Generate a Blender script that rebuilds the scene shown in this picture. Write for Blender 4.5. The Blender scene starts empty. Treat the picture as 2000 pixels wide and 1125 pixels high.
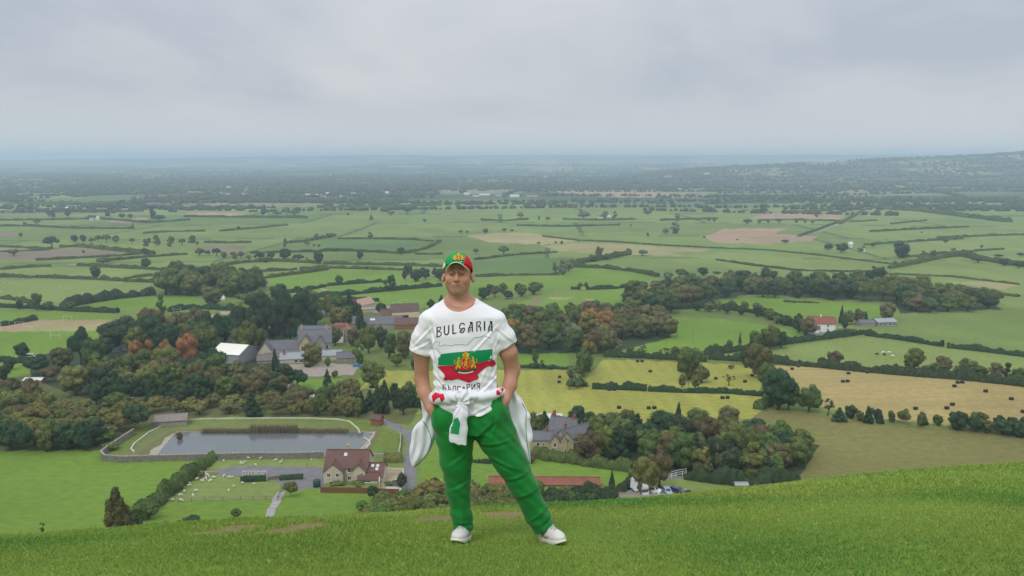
import bpy, bmesh, math, random
import numpy as np
from mathutils import Vector, Matrix, geometry
from mathutils.bvhtree import BVHTree

# ------------------------------------------------------------------ camera, sky, sun, exposure
SC = bpy.context.scene
COL = SC.collection
PITCH = math.radians(9.107)
FPX = 1600.0
CZ = 150.0
cam = bpy.data.cameras.new("camera")
cam.sensor_width = 36.0
cam.lens = FPX / 2000.0 * 36.0
cam.clip_start = 0.1
cam.clip_end = 120000.0
camo = bpy.data.objects.new("camera", cam)
camo.location = (0, 0, CZ)
camo.rotation_euler = (math.pi / 2 - PITCH, 0, 0)
COL.objects.link(camo)
SC.camera = camo

SUN_EL, SUN_AZ = math.radians(52), math.radians(205)     # azimuth clockwise from +y (ahead of the camera)
W = bpy.data.worlds.new("World")
SC.world = W
W.use_nodes = True
nt = W.node_tree
nt.nodes.clear()
def wn(t, **k):
    n = nt.nodes.new(t)
    for a, b in k.items():
        setattr(n, a, b)
    return n
def wl(a, b):
    nt.links.new(a, b)
def wmath(op, a, b=None, c=None):
    n = wn('ShaderNodeMath', operation=op)
    for i, v in enumerate((a, b, c)):
        if v is None:
            continue
        if isinstance(v, (int, float)):
            n.inputs[i].default_value = v
        else:
            wl(v, n.inputs[i])
    return n.outputs[0]
sky = wn('ShaderNodeTexSky', sky_type='NISHITA')
sky.sun_disc = False
sky.sun_elevation = SUN_EL
sky.sun_rotation = SUN_AZ
tc = wn('ShaderNodeTexCoord')
sp = wn('ShaderNodeSeparateXYZ')
wl(tc.outputs['Generated'], sp.inputs[0])
zz = wmath('MAXIMUM', sp.outputs[2], 0.0)
den = wmath('ADD', zz, 0.24)
cx = wmath('DIVIDE', sp.outputs[0], den)
cy = wmath('DIVIDE', sp.outputs[1], den)
cb = wn('ShaderNodeCombineXYZ')
wl(cx, cb.inputs[0]); wl(wmath('MULTIPLY', cy, 0.85), cb.inputs[1])
n1 = wn('ShaderNodeTexNoise'); n1.inputs['Scale'].default_value = 0.80; n1.inputs['Detail'].default_value = 5; n1.inputs['Roughness'].default_value = 0.48; n1.inputs['Distortion'].default_value = 0.5
wl(cb.outputs[0], n1.inputs['Vector'])
n2 = wn('ShaderNodeTexNoise'); n2.inputs['Scale'].default_value = 3.0; n2.inputs['Detail'].default_value = 4; n2.inputs['Roughness'].default_value = 0.55
wl(cb.outputs[0], n2.inputs['Vector'])
cl = wmath('ADD', wmath('MULTIPLY', n1.outputs[0], 0.84), wmath('MULTIPLY', n2.outputs[0], 0.16))
# cloud structure dissolves towards the horizon
fade = wmath('MINIMUM', wmath('MULTIPLY', zz, 14.0), 1.0)
clf = wmath('ADD', wmath('MULTIPLY', wmath('SUBTRACT', cl, 0.5), fade), 0.5)
rp = wn('ShaderNodeValToRGB')
rp.color_ramp.elements[0].position = 0.38; rp.color_ramp.elements[0].color = (0.430, 0.472, 0.545, 1)
rp.color_ramp.elements[1].position = 0.61; rp.color_ramp.elements[1].color = (0.620, 0.630, 0.650, 1)
e = rp.color_ramp.elements.new(0.50); e.color = (0.535, 0.560, 0.600, 1)
wl(clf, rp.inputs[0])
hz = wn('ShaderNodeMixRGB'); hz.inputs[2].default_value = (0.630, 0.660, 0.690, 1)
wl(wmath('POWER', wmath('SUBTRACT', 1.0, wmath('MINIMUM', wmath('MULTIPLY', zz, 7.0), 1.0)), 2.0), hz.inputs[0])
wl(rp.outputs[0], hz.inputs[1])
# an overcast sky is brighter towards the zenith (CIE overcast)
gain = wmath('ADD', 1.0, wmath('MULTIPLY', wmath('POWER', zz, 1.3), 1.45))
mg = wn('ShaderNodeVectorMath', operation='SCALE')
wl(hz.outputs[0], mg.inputs[0]); wl(gain, mg.inputs['Scale'])
bg1 = wn('ShaderNodeBackground'); bg1.inputs[1].default_value = 0.10
bg2 = wn('ShaderNodeBackground'); bg2.inputs[1].default_value = 1.0
wl(sky.outputs[0], bg1.inputs[0]); wl(mg.outputs[0], bg2.inputs[0])
mx = wn('ShaderNodeMixShader'); mx.inputs[0].default_value = 0.95
wl(bg1.outputs[0], mx.inputs[1]); wl(bg2.outputs[0], mx.inputs[2])
wo = wn('ShaderNodeOutputWorld')
wl(mx.outputs[0], wo.inputs[0])

sl = bpy.data.lights.new("sun", 'SUN')
sl.energy = 1.25
sl.angle = math.radians(14)
sl.color = (1.0, 0.96, 0.9)
so = bpy.data.objects.new("sun", sl)
sd = Vector((math.sin(SUN_AZ) * math.cos(SUN_EL), math.cos(SUN_AZ) * math.cos(SUN_EL), math.sin(SUN_EL)))
so.rotation_euler = (-sd).to_track_quat('-Z', 'Y').to_euler()
so.location = (0, -20, 200)
COL.objects.link(so)
SC.view_settings.view_transform = 'Standard'
SC.view_settings.look = 'None'
SC.view_settings.exposure = 0.0
SC.view_settings.gamma = 1.0
SC.render.engine = 'CYCLES'
SC.cycles.use_denoising = True
SC.cycles.max_bounces = 6
SC.cycles.volume_bounces = 2
SC.cycles.caustics_reflective = False
SC.cycles.caustics_refractive = False

# ------------------------------------------------------------------ helpers
RNG = np.random.default_rng(11)
rnd = random.Random(5)
CP, SP = math.cos(PITCH), math.sin(PITCH)

def ray_us(px, py):
    X = (np.asarray(px, float) - 1000.0) / FPX
    Yu = -(np.asarray(py, float) - 562.5) / FPX
    dy = CP + Yu * SP
    dz = -SP + Yu * CP
    return X / dy, -dz / dy                       # lateral slope, downward slope

def project(x, y, z):
    zr = z - CZ
    d = y * CP - zr * SP
    up = y * SP + zr * CP
    return 1000.0 + FPX * x / d, 562.5 - FPX * up / d

_LT = np.array([(0.2, -9), (5, -12), (10, -15), (20, -22), (40, -34), (60, -44), (80, -52), (110, -62.5), (150, -73.5),
    (195, -85.2), (225, -91), (246, -93.9), (262, -94.6), (280, -94.9), (297, -95.3), (330, -98), (375, -102.4), (465, -108.4),
    (600, -114), (800, -122), (1000, -127.5), (1500, -135), (2500, -140), (4000, -142), (60000, -142.5)])
_lx = np.linspace(math.log(0.2), math.log(60000), 4000)
_lv = np.interp(_lx, np.log(_LT[:, 0]), _LT[:, 1])
_k = np.exp(-np.linspace(-2.2, 2.2, 41) ** 2); _k /= _k.sum()
_lv = np.convolve(np.pad(_lv, 20, mode='edge'), _k, mode='valid')
def lowland(y):
    return np.interp(np.log(np.maximum(y, 0.2)), _lx, _lv)

def snoise(x, y, seed=0):
    r = np.random.default_rng(seed)
    out = 0
    for i in range(7):
        a = r.uniform(0, 2 * math.pi); f = r.uniform(0.6, 1.7); p = r.uniform(0, 6.28)
        out = out + np.sin((x * math.cos(a) + y * math.sin(a)) * f + p)
    return out / 4.0

CREST_U = np.array([-1.5, -0.64, -0.50, -0.36, -0.30, -0.20, -0.12, 0.0, 0.12, 0.25, 0.35, 0.49, 0.62, 1.5])
CREST_P = [1062, 1047, 1035, 1020, 1012, 1002, 996, 990, 980, 964, 944, 921, 908, 860]
CREST_S = np.array([ray_us(1000, p)[1] for p in CREST_P])
_cu = np.linspace(-1.5, 1.5, 400)
_cs = np.interp(_cu, CREST_U, CREST_S)
_cs = np.convolve(np.pad(_cs, 20, mode='edge'), _k, mode='valid')
_c0 = float(np.interp(0, _cu, _cs))
def hill(x, y):
    yy = np.maximum(y, 0.4)
    u = np.clip(x / np.maximum(yy, 3.0), -1.5, 1.5)
    sc = np.interp(u, _cu, _cs)
    dc = 9.0 + 3.5 * np.clip(u, -0.7, 0.7)
    z = -yy * (sc + 0.121 * np.log(yy / dc) ** 2)
    near = -1.62 - 0.15 * y - 0.0 * x
    t = np.clip((y - 2.0) / 2.4, 0, 1); t = t * t * (3 - 2 * t)
    z = near * (1 - t) + z * t
    rough = 0.018 * snoise(x * 2.1, y * 2.1, 3) + 0.008 * snoise(x * 6, y * 6, 4) + 0.03 * snoise(x * 0.8, y * 0.8, 5) * np.clip((y - 5.5) / 4, 0, 1)
    foot = np.exp(-(((x - 0.0) / 1.0) ** 2 + ((y - 4.6) / 0.5) ** 2))
    return z + rough * (1 - foot)

POND_C = None
def height(x, y):
    x = np.asarray(x, float); y = np.asarray(y, float)
    L = lowland(y)
    m = np.clip((y - 300) / 300, 0, 1)
    L = L + m * (1.2 * snoise(x / 160., y / 160., 7)) * np.clip(y / 900., 0, 1)
    L = L + 4.0 * np.exp(-((x - 185) / 70) ** 2 - ((y - 335) / 45) ** 2)
    # reservoir bowl
    L = L - pond_depth(x, y)
    # distant ridges
    uu = x / np.maximum(y, 1)
    A1 = 168 + 9 * snoise(uu * 12, uu * 0, 21) - 78 * np.clip((-0.15 - uu) / 0.45, 0, 1.4)
    L = L + A1 * np.exp(-((y - 13500) / 1500.) ** 2)
    A3 = 52 + 14 * snoise(uu * 20, uu * 0, 25)
    L = L + A3 * np.exp(-((y - 9000) / 900.) ** 2) * np.clip((uu + 0.35) / 0.2, 0.25, 1)
    t = np.clip((uu - 0.20) / 0.38, 0, 1.3)
    A2 = (52 + 108 * t ** 1.1 + 9 * snoise(uu * 26, uu * 0, 23)) * np.clip((uu - 0.12) / 0.1, 0, 1)
    L = L + A2 * np.exp(-((y - 6200) / 1300.) ** 2)
    H = hill(x, y)
    k = 1.2
    d = np.clip(0.5 + 0.5 * (H - L) / k, 0, 1)
    z = L * (1 - d) + H * d + k * d * (1 - d)
    z = np.where(y > 90, L, np.where(y < 12, H, z))
    return z

def pond_depth(x, y):
    if POND_C is None:
        return 0.0 * x
    cx_, cy_, a, b = POND_C
    q = np.maximum(np.abs((x - cx_) / a), np.abs((y - cy_) / b))
    return 2.2 * np.clip((1.16 - q) / 0.32, 0, 1)

_YS = np.exp(np.linspace(math.log(60), math.log(30000), 2600))
def G(px, py, lift=0.0):
    """point of the lowland seen at that place of the photograph"""
    u, s = ray_us(px, py)
    u = float(u); s = float(s)
    z = height(u * _YS, _YS)
    c = (-s * _YS) - z
    i = np.argmax(c < 0)
    if c[i] >= 0:
        i = len(_YS) - 1
    if i == 0:
        y = _YS[0]
    else:
        t = c[i - 1] / (c[i - 1] - c[i])
        y = _YS[i - 1] + t * (_YS[i] - _YS[i - 1])
    return Vector((u * y, y, CZ + float(height(np.array([u * y]), np.array([y]))[0]) + lift))
def mpp(p):
    return (p.y * CP - (p.z - CZ) * SP) / FPX
def ground_z(x, y):
    return CZ + float(height(np.array([x]), np.array([y]))[0])

# reservoir, laid out on the terrace
_a = G(287, 888); _b = G(690, 888); _c = G(640, 842)
POND_W = 0.5 * (_b.x - _a.x) * 0.975
POND_C = ((_a.x + _b.x) / 2 + 0.6, (_a.y + _c.y) / 2, POND_W, (_c.y - _a.y) / 2 * 1.0)

def tag(o, label=None, cat=None, group=None, kind=None):
    if label: o['label'] = label
    if cat: o['category'] = cat
    if group: o['group'] = group
    if kind: o['kind'] = kind
    return o
def empty(name, loc, rz=0.0, label=None, cat=None, group=None):
    o = bpy.data.objects.new(name, None)
    o.empty_display_size = 0.3
    o.location = loc; o.rotation_euler = (0, 0, rz)
    COL.objects.link(o)
    return tag(o, label, cat, group)
def link(name, me, mats, parent=None, smooth=False):
    for m in (mats if isinstance(mats, (list, tuple)) else [mats]):
        me.materials.append(m)
    if smooth:
        me.polygons.foreach_set('use_smooth', np.ones(len(me.polygons), bool))
    me.update()
    o = bpy.data.objects.new(name, me)
    COL.objects.link(o)
    if parent is not None:
        o.parent = parent
    return o
def np_mesh(name, V, F, mi=None):
    """V (n,3); F (m,k) one face size"""
    me = bpy.data.meshes.new(name)
    V = np.ascontiguousarray(V, np.float32); F = np.ascontiguousarray(F, np.int32)
    me.vertices.add(len(V)); me.vertices.foreach_set('co', V.ravel())
    k = F.shape[1]
    me.loops.add(F.size); me.loops.foreach_set('vertex_index', F.ravel())
    me.polygons.add(len(F))
    me.polygons.foreach_set('loop_start', np.arange(0, F.size, k, dtype=np.int32))
    if mi is not None:
        me.polygons.foreach_set('material_index', np.asarray(mi, np.int32))
    me.update(calc_edges=True)
    return me
class MB:
    """collects boxes, prisms and tubes; build() links them as ONE mesh object"""
    def __init__(s): s.v = []; s.f = []; s.m = []
    def add(s, vs, fs, m=0):
        b = len(s.v); s.v += [tuple(v) for v in vs]; s.f += [tuple(b + i for i in f) for f in fs]; s.m += [m] * len(fs)
        return s
    def box(s, c, d, m=0, rz=0.0):
        x, y, z = c; a, b, h = d[0] / 2, d[1] / 2, d[2] / 2
        cs, sn = math.cos(rz), math.sin(rz)
        vs = []
        for dz in (-h, h):
            for dx, dy in ((-a, -b), (a, -b), (a, b), (-a, b)):
                vs.append((x + dx * cs - dy * sn, y + dx * sn + dy * cs, z + dz))
        return s.add(vs, [(0, 3, 2, 1), (4, 5, 6, 7), (0, 1, 5, 4), (1, 2, 6, 5), (2, 3, 7, 6), (3, 0, 4, 7)], m)
    def tube(s, pts, rad, n=8, m=0, cap=True):
        pts = [Vector(p) for p in pts]
        if not isinstance(rad, (list, tuple)): rad = [rad] * len(pts)
        vs = []; fs = []
        up = Vector((0, 0, 1))
        for i, p in enumerate(pts):
            d = (pts[min(i + 1, len(pts) - 1)] - pts[max(i - 1, 0)])
            d = d.normalized() if d.length > 1e-9 else Vector((0, 0, 1))
            a = d.cross(up)
            if a.length < 0.05: a = d.cross(Vector((1, 0, 0)))
            a.normalize(); b = d.cross(a)
            for k in range(n):
                t = 2 * math.pi * k / n
                vs.append(p + (a * math.cos(t) + b * math.sin(t)) * rad[i])
        for i in range(len(pts) - 1):
            for k in range(n):
                k2 = (k + 1) % n
                fs.append((i * n + k, i * n + k2, (i + 1) * n + k2, (i + 1) * n + k))
        if cap:
            fs.append(tuple(range(n - 1, -1, -1))); fs.append(tuple((len(pts) - 1) * n + k for k in range(n)))
        return s.add(vs, fs, m)
    def mesh(s, name='m'):
        me = bpy.data.meshes.new(name); me.from_pydata(s.v, [], s.f)
        me.polygons.foreach_set('material_index', np.array(s.m, np.int32)); me.update()
        return me
    def build(s, name, mats, parent=None, smooth=False):
        return link(name, s.mesh(name), mats, parent, smooth)

# ------------------------------------------------------------------ materials
def mat(name, col, rough=0.85, spec=0.25, noise=None, bump=None, rand=0.0, attr=None, coord='Object', metal=0.0, sheen=0.0, sss=0.0):
    """noise = (scale, amount[, detail]); bump = (scale, strength, distance); rand = per-object value spread"""
    m = bpy.data.materials.new(name); m.use_nodes = True
    t = m.node_tree; b = t.nodes['Principled BSDF']
    b.inputs['Roughness'].default_value = rough
    b.inputs['Specular IOR Level'].default_value = spec
    b.inputs['Metallic'].default_value = metal
    if sheen: b.inputs['Sheen Weight'].default_value = sheen
    if sss:
        b.inputs['Subsurface Weight'].default_value = sss
        b.inputs['Subsurface Radius'].default_value = (0.02, 0.008, 0.004)
        b.inputs['Subsurface Scale'].default_value = 0.5
    tcn = t.nodes.new('ShaderNodeTexCoord')
    if attr:
        a = t.nodes.new('ShaderNodeAttribute'); a.attribute_name = attr; out = a.outputs['Color']
    else:
        r = t.nodes.new('ShaderNodeRGB'); r.outputs[0].default_value = (*col, 1); out = r.outputs[0]
    def scale_by(out, fac):
        v = t.nodes.new('ShaderNodeVectorMath'); v.operation = 'SCALE'
        t.links.new(out, v.inputs[0]); t.links.new(fac, v.inputs['Scale'])
        return v.outputs[0]
    def mr(src, lo, hi):
        n = t.nodes.new('ShaderNodeMapRange'); n.inputs['To Min'].default_value = lo; n.inputs['To Max'].default_value = hi
        n.inputs['From Min'].default_value = 0.25; n.inputs['From Max'].default_value = 0.75
        t.links.new(src, n.inputs['Value']); return n.outputs[0]
    for ns in (noise or []) if isinstance(noise, list) else ([noise] if noise else []):
        n = t.nodes.new('ShaderNodeTexNoise'); n.inputs['Scale'].default_value = ns[0]
        n.inputs['Detail'].default_value = ns[2] if len(ns) > 2 else 3
        t.links.new(tcn.outputs[coord], n.inputs['Vector'])
        out = scale_by(out, mr(n.outputs[0], 1 - ns[1], 1 + ns[1]))
    if rand:
        oi = t.nodes.new('ShaderNodeObjectInfo')
        n = t.nodes.new('ShaderNodeMapRange'); n.inputs['To Min'].default_value = 1 - rand; n.inputs['To Max'].default_value = 1 + rand
        t.links.new(oi.outputs['Random'], n.inputs['Value'])
        out = scale_by(out, n.outputs[0])
    t.links.new(out, b.inputs['Base Color'])
    if bump:
        n = t.nodes.new('ShaderNodeTexNoise'); n.inputs['Scale'].default_value = bump[0]; n.inputs['Detail'].default_value = 4
        t.links.new(tcn.outputs[coord], n.inputs['Vector'])
        bu = t.nodes.new('ShaderNodeBump'); bu.inputs['Strength'].default_value = bump[1]; bu.inputs['Distance'].default_value = bump[2]
        t.links.new(n.outputs[0], bu.inputs['Height']); t.links.new(bu.outputs[0], b.inputs['Normal'])
    return m

# ------------------------------------------------------------------ the ground: one sheet from the hilltop to the horizon
C_G1 = (0.145, 0.235, 0.034)     # lush pasture
C_G2 = (0.148, 0.205, 0.052)     # ordinary pasture
C_G2d = (0.108, 0.175, 0.052)
C_G3 = (0.185, 0.235, 0.065)     # pale, yellowish pasture
C_Y = (0.295, 0.295, 0.062)      # mown hay field
C_T = (0.350, 0.275, 0.110)      # stubble
C_T2 = (0.300, 0.265, 0.125)
C_B = (0.330, 0.225, 0.150)      # bare pinkish soil
C_B2 = (0.200, 0.160, 0.110)
C_M = (0.175, 0.165, 0.055)      # maize
C_R = (0.180, 0.175, 0.185)      # tarmac
C_P = (0.340, 0.330, 0.320)
C_GR = (0.340, 0.280, 0.240)     # gravel
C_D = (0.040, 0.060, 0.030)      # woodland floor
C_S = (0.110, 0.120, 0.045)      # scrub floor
FIELDS = [
 (C_G3,[(0,397),(215,397),(190,411),(0,412)]),(C_B,[(150,404),(210,404),(205,413),(150,413)]),(C_B,[(235,402),(290,406),(282,413),(240,413)]),
 (C_B,[(205,431),(290,424),(290,433),(240,435)]),(C_B,[(362,414),(480,417),(470,424),(364,422)]),(C_B2,[(70,413),(110,412),(108,419),(70,420)]),
 (C_B2,[(280,391),(420,392),(415,399),(270,398)]),(C_G3,[(60,380),(170,381),(160,388),(60,388)]),
 (C_G3,[(0,432),(95,430),(170,430),(100,441),(0,442)]),(C_B2,[(0,452),(40,453),(30,462),(0,463)]),
 (C_B,[(0,482),(60,487),(30,490),(0,491)]),(C_B2,[(0,493),(90,489),(150,485),(190,486),(240,494),(190,501),(70,508),(0,510)]),
 (C_G3,[(0,529),(60,524),(180,520),(300,527),(318,530),(300,547),(100,543),(0,540)]),
 (C_G3,[(0,544),(100,546),(200,549),(245,552),(190,572),(60,590),(0,590)]),
 (C_G1,[(150,604),(180,592),(280,580),(380,577),(400,600),(300,607)]),
 (C_G1,[(0,606),(120,609),(230,612),(215,626),(60,626),(0,645)]),
 (C_B,[(0,652),(55,629),(70,625),(215,624),(215,628),(70,630),(14,652)]),
 (C_T2,[(70,629),(214,627),(205,645),(14,650)]),
 (C_G1,[(0,652),(205,646),(190,700),(120,705),(0,712)]),
 (C_G1,[(0,712),(60,712),(60,735),(0,760)]),
 (C_GR,[(345,616),(420,617),(420,624),(345,625)]),(C_G1,[(330,626),(420,624),(420,660),(330,660)]),
 (C_GR,[(430,608),(620,610),(620,615),(430,613)]),(C_G1,[(430,590),(520,592),(520,606),(430,606)]),
 (C_G1,[(480,620),(520,620),(520,660),(480,660)]),
 (C_G3,[(520,440),(580,436),(700,435),(640,441),(560,443)]),
 (C_G2d,[(660,466),(720,467),(800,469),(840,474),(790,493),(650,488),(620,478)]),
 (C_B2,[(375,482),(480,478),(475,490),(400,493)]),
 (C_G3,[(430,519),(480,513),(560,512),(610,516),(520,524),(430,525)]),
 (C_G1,[(510,545),(600,533),(700,526),(790,528),(780,540),(750,550),(640,560),(560,570)]),
 (C_G1,[(575,572),(640,561),(750,553),(880,540),(880,556),(760,566),(650,577),(610,580)]),
 (C_G1,[(640,585),(760,570),(880,560),(1000,556),(1010,570),(900,590),(820,602),(690,600)]),
 (C_T2,[(905,459),(1000,454),(1040,456),(1130,471),(1060,478),(960,474)]),
 (C_G3,[(900,436),(1000,436),(980,452),(860,450)]),
 (C_T2,[(1060,480),(1150,473),(1260,480),(1390,488),(1330,500),(1180,496),(1090,490)]),
 (C_G3,[(1300,492),(1420,492),(1560,505),(1740,520),(1700,531),(1560,528),(1420,514)]),
 (C_G3,[(1130,455),(1290,452),(1290,460),(1170,468)]),
 (C_B,[(1372,463),(1412,448),(1460,446),(1540,446),(1510,458),(1600,461),(1580,471),(1500,476),(1400,474)]),
 (C_B,[(1462,425),(1500,417),(1650,418),(1640,431),(1500,430)]),
 (C_B,[(1070,374),(1100,370),(1380,380),(1370,387),(1200,385)]),
 (C_G3,[(1700,406),(1850,412),(1880,423),(1800,424),(1680,432)]),
 (C_G3,[(1690,490),(1740,478),(1850,470),(2000,462),(2000,478),(1860,492),(1760,500),(1720,503)]),
 (C_G3,[(1700,470),(1800,462),(2000,450),(2000,457),(1820,468)]),
 (C_G3,[(1690,542),(1800,520),(2000,532),(2000,600),(1960,600),(1860,562)]),
 (C_T2,[(1850,552),(1950,548),(1990,556),(1960,566)]),
 (C_G2d,[(920,510),(1000,500),(1100,505),(1130,520),(1092,536),(950,541),(920,541)]),
 (C_G1,[(925,550),(1092,543),(1130,523),(1200,528),(1282,543),(1240,556),(1150,564),(1100,566),(960,572)]),
 (C_G2,[(1140,520),(1240,498),(1390,525),(1380,540),(1290,546),(1240,524)]),
 (C_G1,[(1010,592),(1060,578),(1140,570),(1310,560),(1230,590),(1220,612),(1080,612),(1010,606)]),
 (C_T2,[(1068,582),(1090,580),(1122,581),(1110,584),(1080,586)]),(C_B2,[(1036,590),(1050,584),(1068,583),(1052,592),(1044,600),(1034,600)]),
 (C_G1,[(1320,612),(1400,590),(1460,581),(1600,588),(1730,597),(1760,618),(1700,630),(1560,636),(1480,612),(1400,604)]),
 (C_G1,[(1290,618),(1400,622),(1500,636),(1600,655),(1530,672),(1390,692),(1185,694),(1185,664),(1310,658)]),
 (C_G3,[(1385,696),(1510,682),(1650,660),(1700,660),(1840,680),(2000,700),(2000,750),(1800,732),(1510,710),(1400,702)]),
 (C_G2,[(1620,655),(1760,640),(1960,607),(2000,604),(2000,694),(1840,674),(1690,652)]),
 (C_G1,[(900,716),(1110,718),(1110,690),(1000,690)]),
 (C_Y,[(1136,748),(1178,702),(1330,707),(1345,760),(1130,752)]),(C_Y,[(1345,708),(1500,715),(1496,768),(1345,760)]),
 (C_Y,[(690,770),(740,724),(1110,722),(1122,752),(1300,763),(1492,772),(1500,812),(1290,842),(1000,842),(720,790)]),
 (C_G1,[(560,742),(720,738),(740,724),(690,765),(560,755)]),
 (C_T,[(1512,714),(1650,719),(1800,735),(2000,755),(2000,815),(1860,832),(1700,815),(1590,790),(1540,770)]),
 (C_M,[(1470,812),(1500,797),(1700,824),(1850,840),(2000,850),(2000,1020),(1500,1010),(1560,930),(1600,880),(1530,850)]),
 (C_GR,[(560,712),(640,708),(702,714),(690,732),(600,736),(556,728)]),
 (C_G1,[(830,870),(1000,868),(1120,890),(1245,912),(1230,955),(1150,965),(900,960),(820,930)]),
 (C_G3,[(1300,925),(1440,940),(1560,945),(1500,985),(1300,1010),(1240,980)]),
 (C_P,[(1196,968),(1212,946),(1240,938),(1256,946),(1240,956),(1300,958),(1340,956),(1345,975),(1240,985)]),
 (C_R,[(1296,926),(1340,921),(1352,930),(1300,938)]),
 (C_S,[(0,755),(60,735),(300,790),(720,760),(830,780),(800,830),(700,820),(450,812),(250,850),(200,885),(0,885)]),
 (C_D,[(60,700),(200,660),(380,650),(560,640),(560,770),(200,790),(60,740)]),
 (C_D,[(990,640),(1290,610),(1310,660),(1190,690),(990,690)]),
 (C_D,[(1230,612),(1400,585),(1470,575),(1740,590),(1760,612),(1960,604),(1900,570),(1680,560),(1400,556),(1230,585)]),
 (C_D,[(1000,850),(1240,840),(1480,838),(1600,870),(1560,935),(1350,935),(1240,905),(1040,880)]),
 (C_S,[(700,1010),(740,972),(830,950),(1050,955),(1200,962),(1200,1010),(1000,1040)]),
 (C_G1,[(0,882),(200,880),(365,900),(330,945),(270,1000),(150,1070),(0,1100)]),
 (C_G3,[(400,900),(620,894),(640,915),(470,910),(395,922)]),
 (C_G3,[(330,978),(380,925),(545,938),(552,960),(545,975)]),
 (C_G1,[(250,1050),(300,1010),(330,980),(545,977),(520,1010),(500,1050)]),
 (C_G1,[(500,1060),(560,966),(600,955),(790,968),(830,1000),(800,1070)]),
 (C_R,[(425,915),(470,910),(630,911),(634,952),(600,954),(560,962),(552,945),(510,930),(425,928)]),
 (C_P,[(515,1012),(541,960),(557,960),(530,1012)]),
 ((0.130,0.180,0.036),[(195,893),(262,838),(440,814),(690,816),(785,850),(785,893)]),
 ((0.150,0.170,0.060),[(225,893),(300,838),(450,822),(670,824),(728,874),(700,893)]),
]
ROADS = [(C_R,3.2,[(735,818),(760,828),(797,845),(808,870),(800,900),(798,950),(812,990)]),
         (C_P,2.6,[(520,742),(560,752),(590,765),(620,775)]),
         (C_P,5.5,[(1632,440),(1668,424),(1700,407)]),(C_P,3,[(1632,440),(1600,452),(1560,460)]),
         (C_P,3.0,[(1578,652),(1600,646),(1625,655)]),(C_R,5,[(1575,645),(1600,652),(1635,660)]),
         (C_P,3.5,[(120,517),(150,516)]),(C_P,2.5,[(225,553),(246,549)]),(C_T2,2,[(1632,640),(1700,632),(1740,634)]),
         (C_GR,3,[(380,616),(460,612),(520,620),(560,616)]),(C_GR,2.5,[(620,560),(700,598),(740,612)])]

def nodes_uy():
    uin = np.arange(-0.70, 0.7001, 0.00125)
    uo = np.array([0.715, 0.74, 0.78, 0.84, 0.92, 1.02, 1.15, 1.3, 1.5, 1.8, 2.3, 3.2, 5.0, 9.0])
    u = np.concatenate([-uo[::-1], uin, uo])
    pys = np.arange(1072, 352, -1.35)
    s_tab = -lowland(np.exp(_lx)) / np.exp(_lx)
    ok = np.exp(_lx) > 120
    ss = s_tab[ok][::-1]; yy = np.exp(_lx)[ok][::-1]
    srow = ray_us(np.full(len(pys), 1000.0), pys)[1]
    ymid = np.interp(srow, ss, yy)
    ynear = np.concatenate([np.array([-3.0, -1.5, -0.5, 0.2, 0.8]), np.exp(np.linspace(math.log(1.3), math.log(30), 190)), np.exp(np.linspace(math.log(31), math.log(ymid[0] * 0.99), 60))])
    yfar = np.exp(np.linspace(math.log(ymid[-1] * 1.01), math.log(36000), 110))
    return u, np.concatenate([ynear, ymid, yfar])
_u, _y = nodes_uy()
UU, YY = np.meshgrid(_u, _y)
XX = UU * np.maximum(YY, 0.0) + UU * 3.0 * np.clip((6 - YY) / 6, 0, 1)
XX = np.clip(XX, -54000, 54000)
ZZ = height(XX, YY) + CZ
PX, PY = project(XX, np.maximum(YY, 0.3), ZZ)

def inside(poly, X, Y):
    c = np.zeros(X.shape, bool)
    n = len(poly)
    for i in range(n):
        x1, y1 = poly[i]; x2, y2 = poly[(i + 1) % n]
        if y1 == y2: continue
        t = ((y1 > Y) != (y2 > Y)) & (X < (x2 - x1) * (Y - y1) / (y2 - y1) + x1)
        c ^= t
    return c
def hsh(a, b, k):
    v = np.sin(a * 127.1 + b * 311.7 + k * 74.7) * 43758.5453
    return v - np.floor(v)
CC = np.zeros(XX.shape + (4,), np.float32); CC[..., 3] = 1
PT = np.zeros(XX.shape + (4,), np.float32); PT[..., 3] = 1
wx = XX + 60 * snoise(XX / 420, YY / 420, 31); wy = YY + 60 * snoise(XX / 400, YY / 400, 32)
rw = np.floor(wy / 330.); cw = np.floor(wx / 420. + hsh(rw, 0, 1))
h1 = hsh(rw, cw, 2); h2 = hsh(rw, cw, 3)
base = np.array(C_G2)[None, None, :] * (0.80 + 0.40 * h2[..., None])
base = base * (1 - 0.6 * h1[..., None]) + np.array(C_G3) * 0.6 * h1[..., None]
fx = (wx / 420. + hsh(rw, 0, 1)) - cw; fy = wy / 330. - rw
edge = (np.minimum(fx, 1 - fx) * 420 < np.clip(YY / 350., 2, 9)) | (np.minimum(fy, 1 - fy) * 330 < np.clip(YY / 320., 2.5, 8))
rw2 = np.floor(wy / 520.); cw2 = np.floor(wx / 380. + hsh(rw2, 0, 5))
g1 = hsh(rw2, cw2, 6)
farc = np.zeros_like(base)
farc[:] = (0.050, 0.075, 0.040)
dry = YY > 2300
leftb = UU < -0.25
farc[(g1 > 0.52)] = (0.105, 0.150, 0.055)
farc[(g1 > 0.80)] = (0.200, 0.200, 0.100)
farc[(g1 > 0.955)] = (0.320, 0.250, 0.170)
tt = np.clip((YY - 2250 - 500 * np.clip(UU, -0.2, 0.6) + 420 * snoise(XX / 330., YY / 260., 35)) / 300., 0, 1)[..., None]
base = np.where(edge[..., None] & (YY[..., None] > 700), np.array((0.062, 0.092, 0.038)), base)
base = base * (1 - tt) + farc * tt
CC[..., :3] = base
low = YY > 60
CC[~low, :3] = (0.150, 0.230, 0.034)
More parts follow.
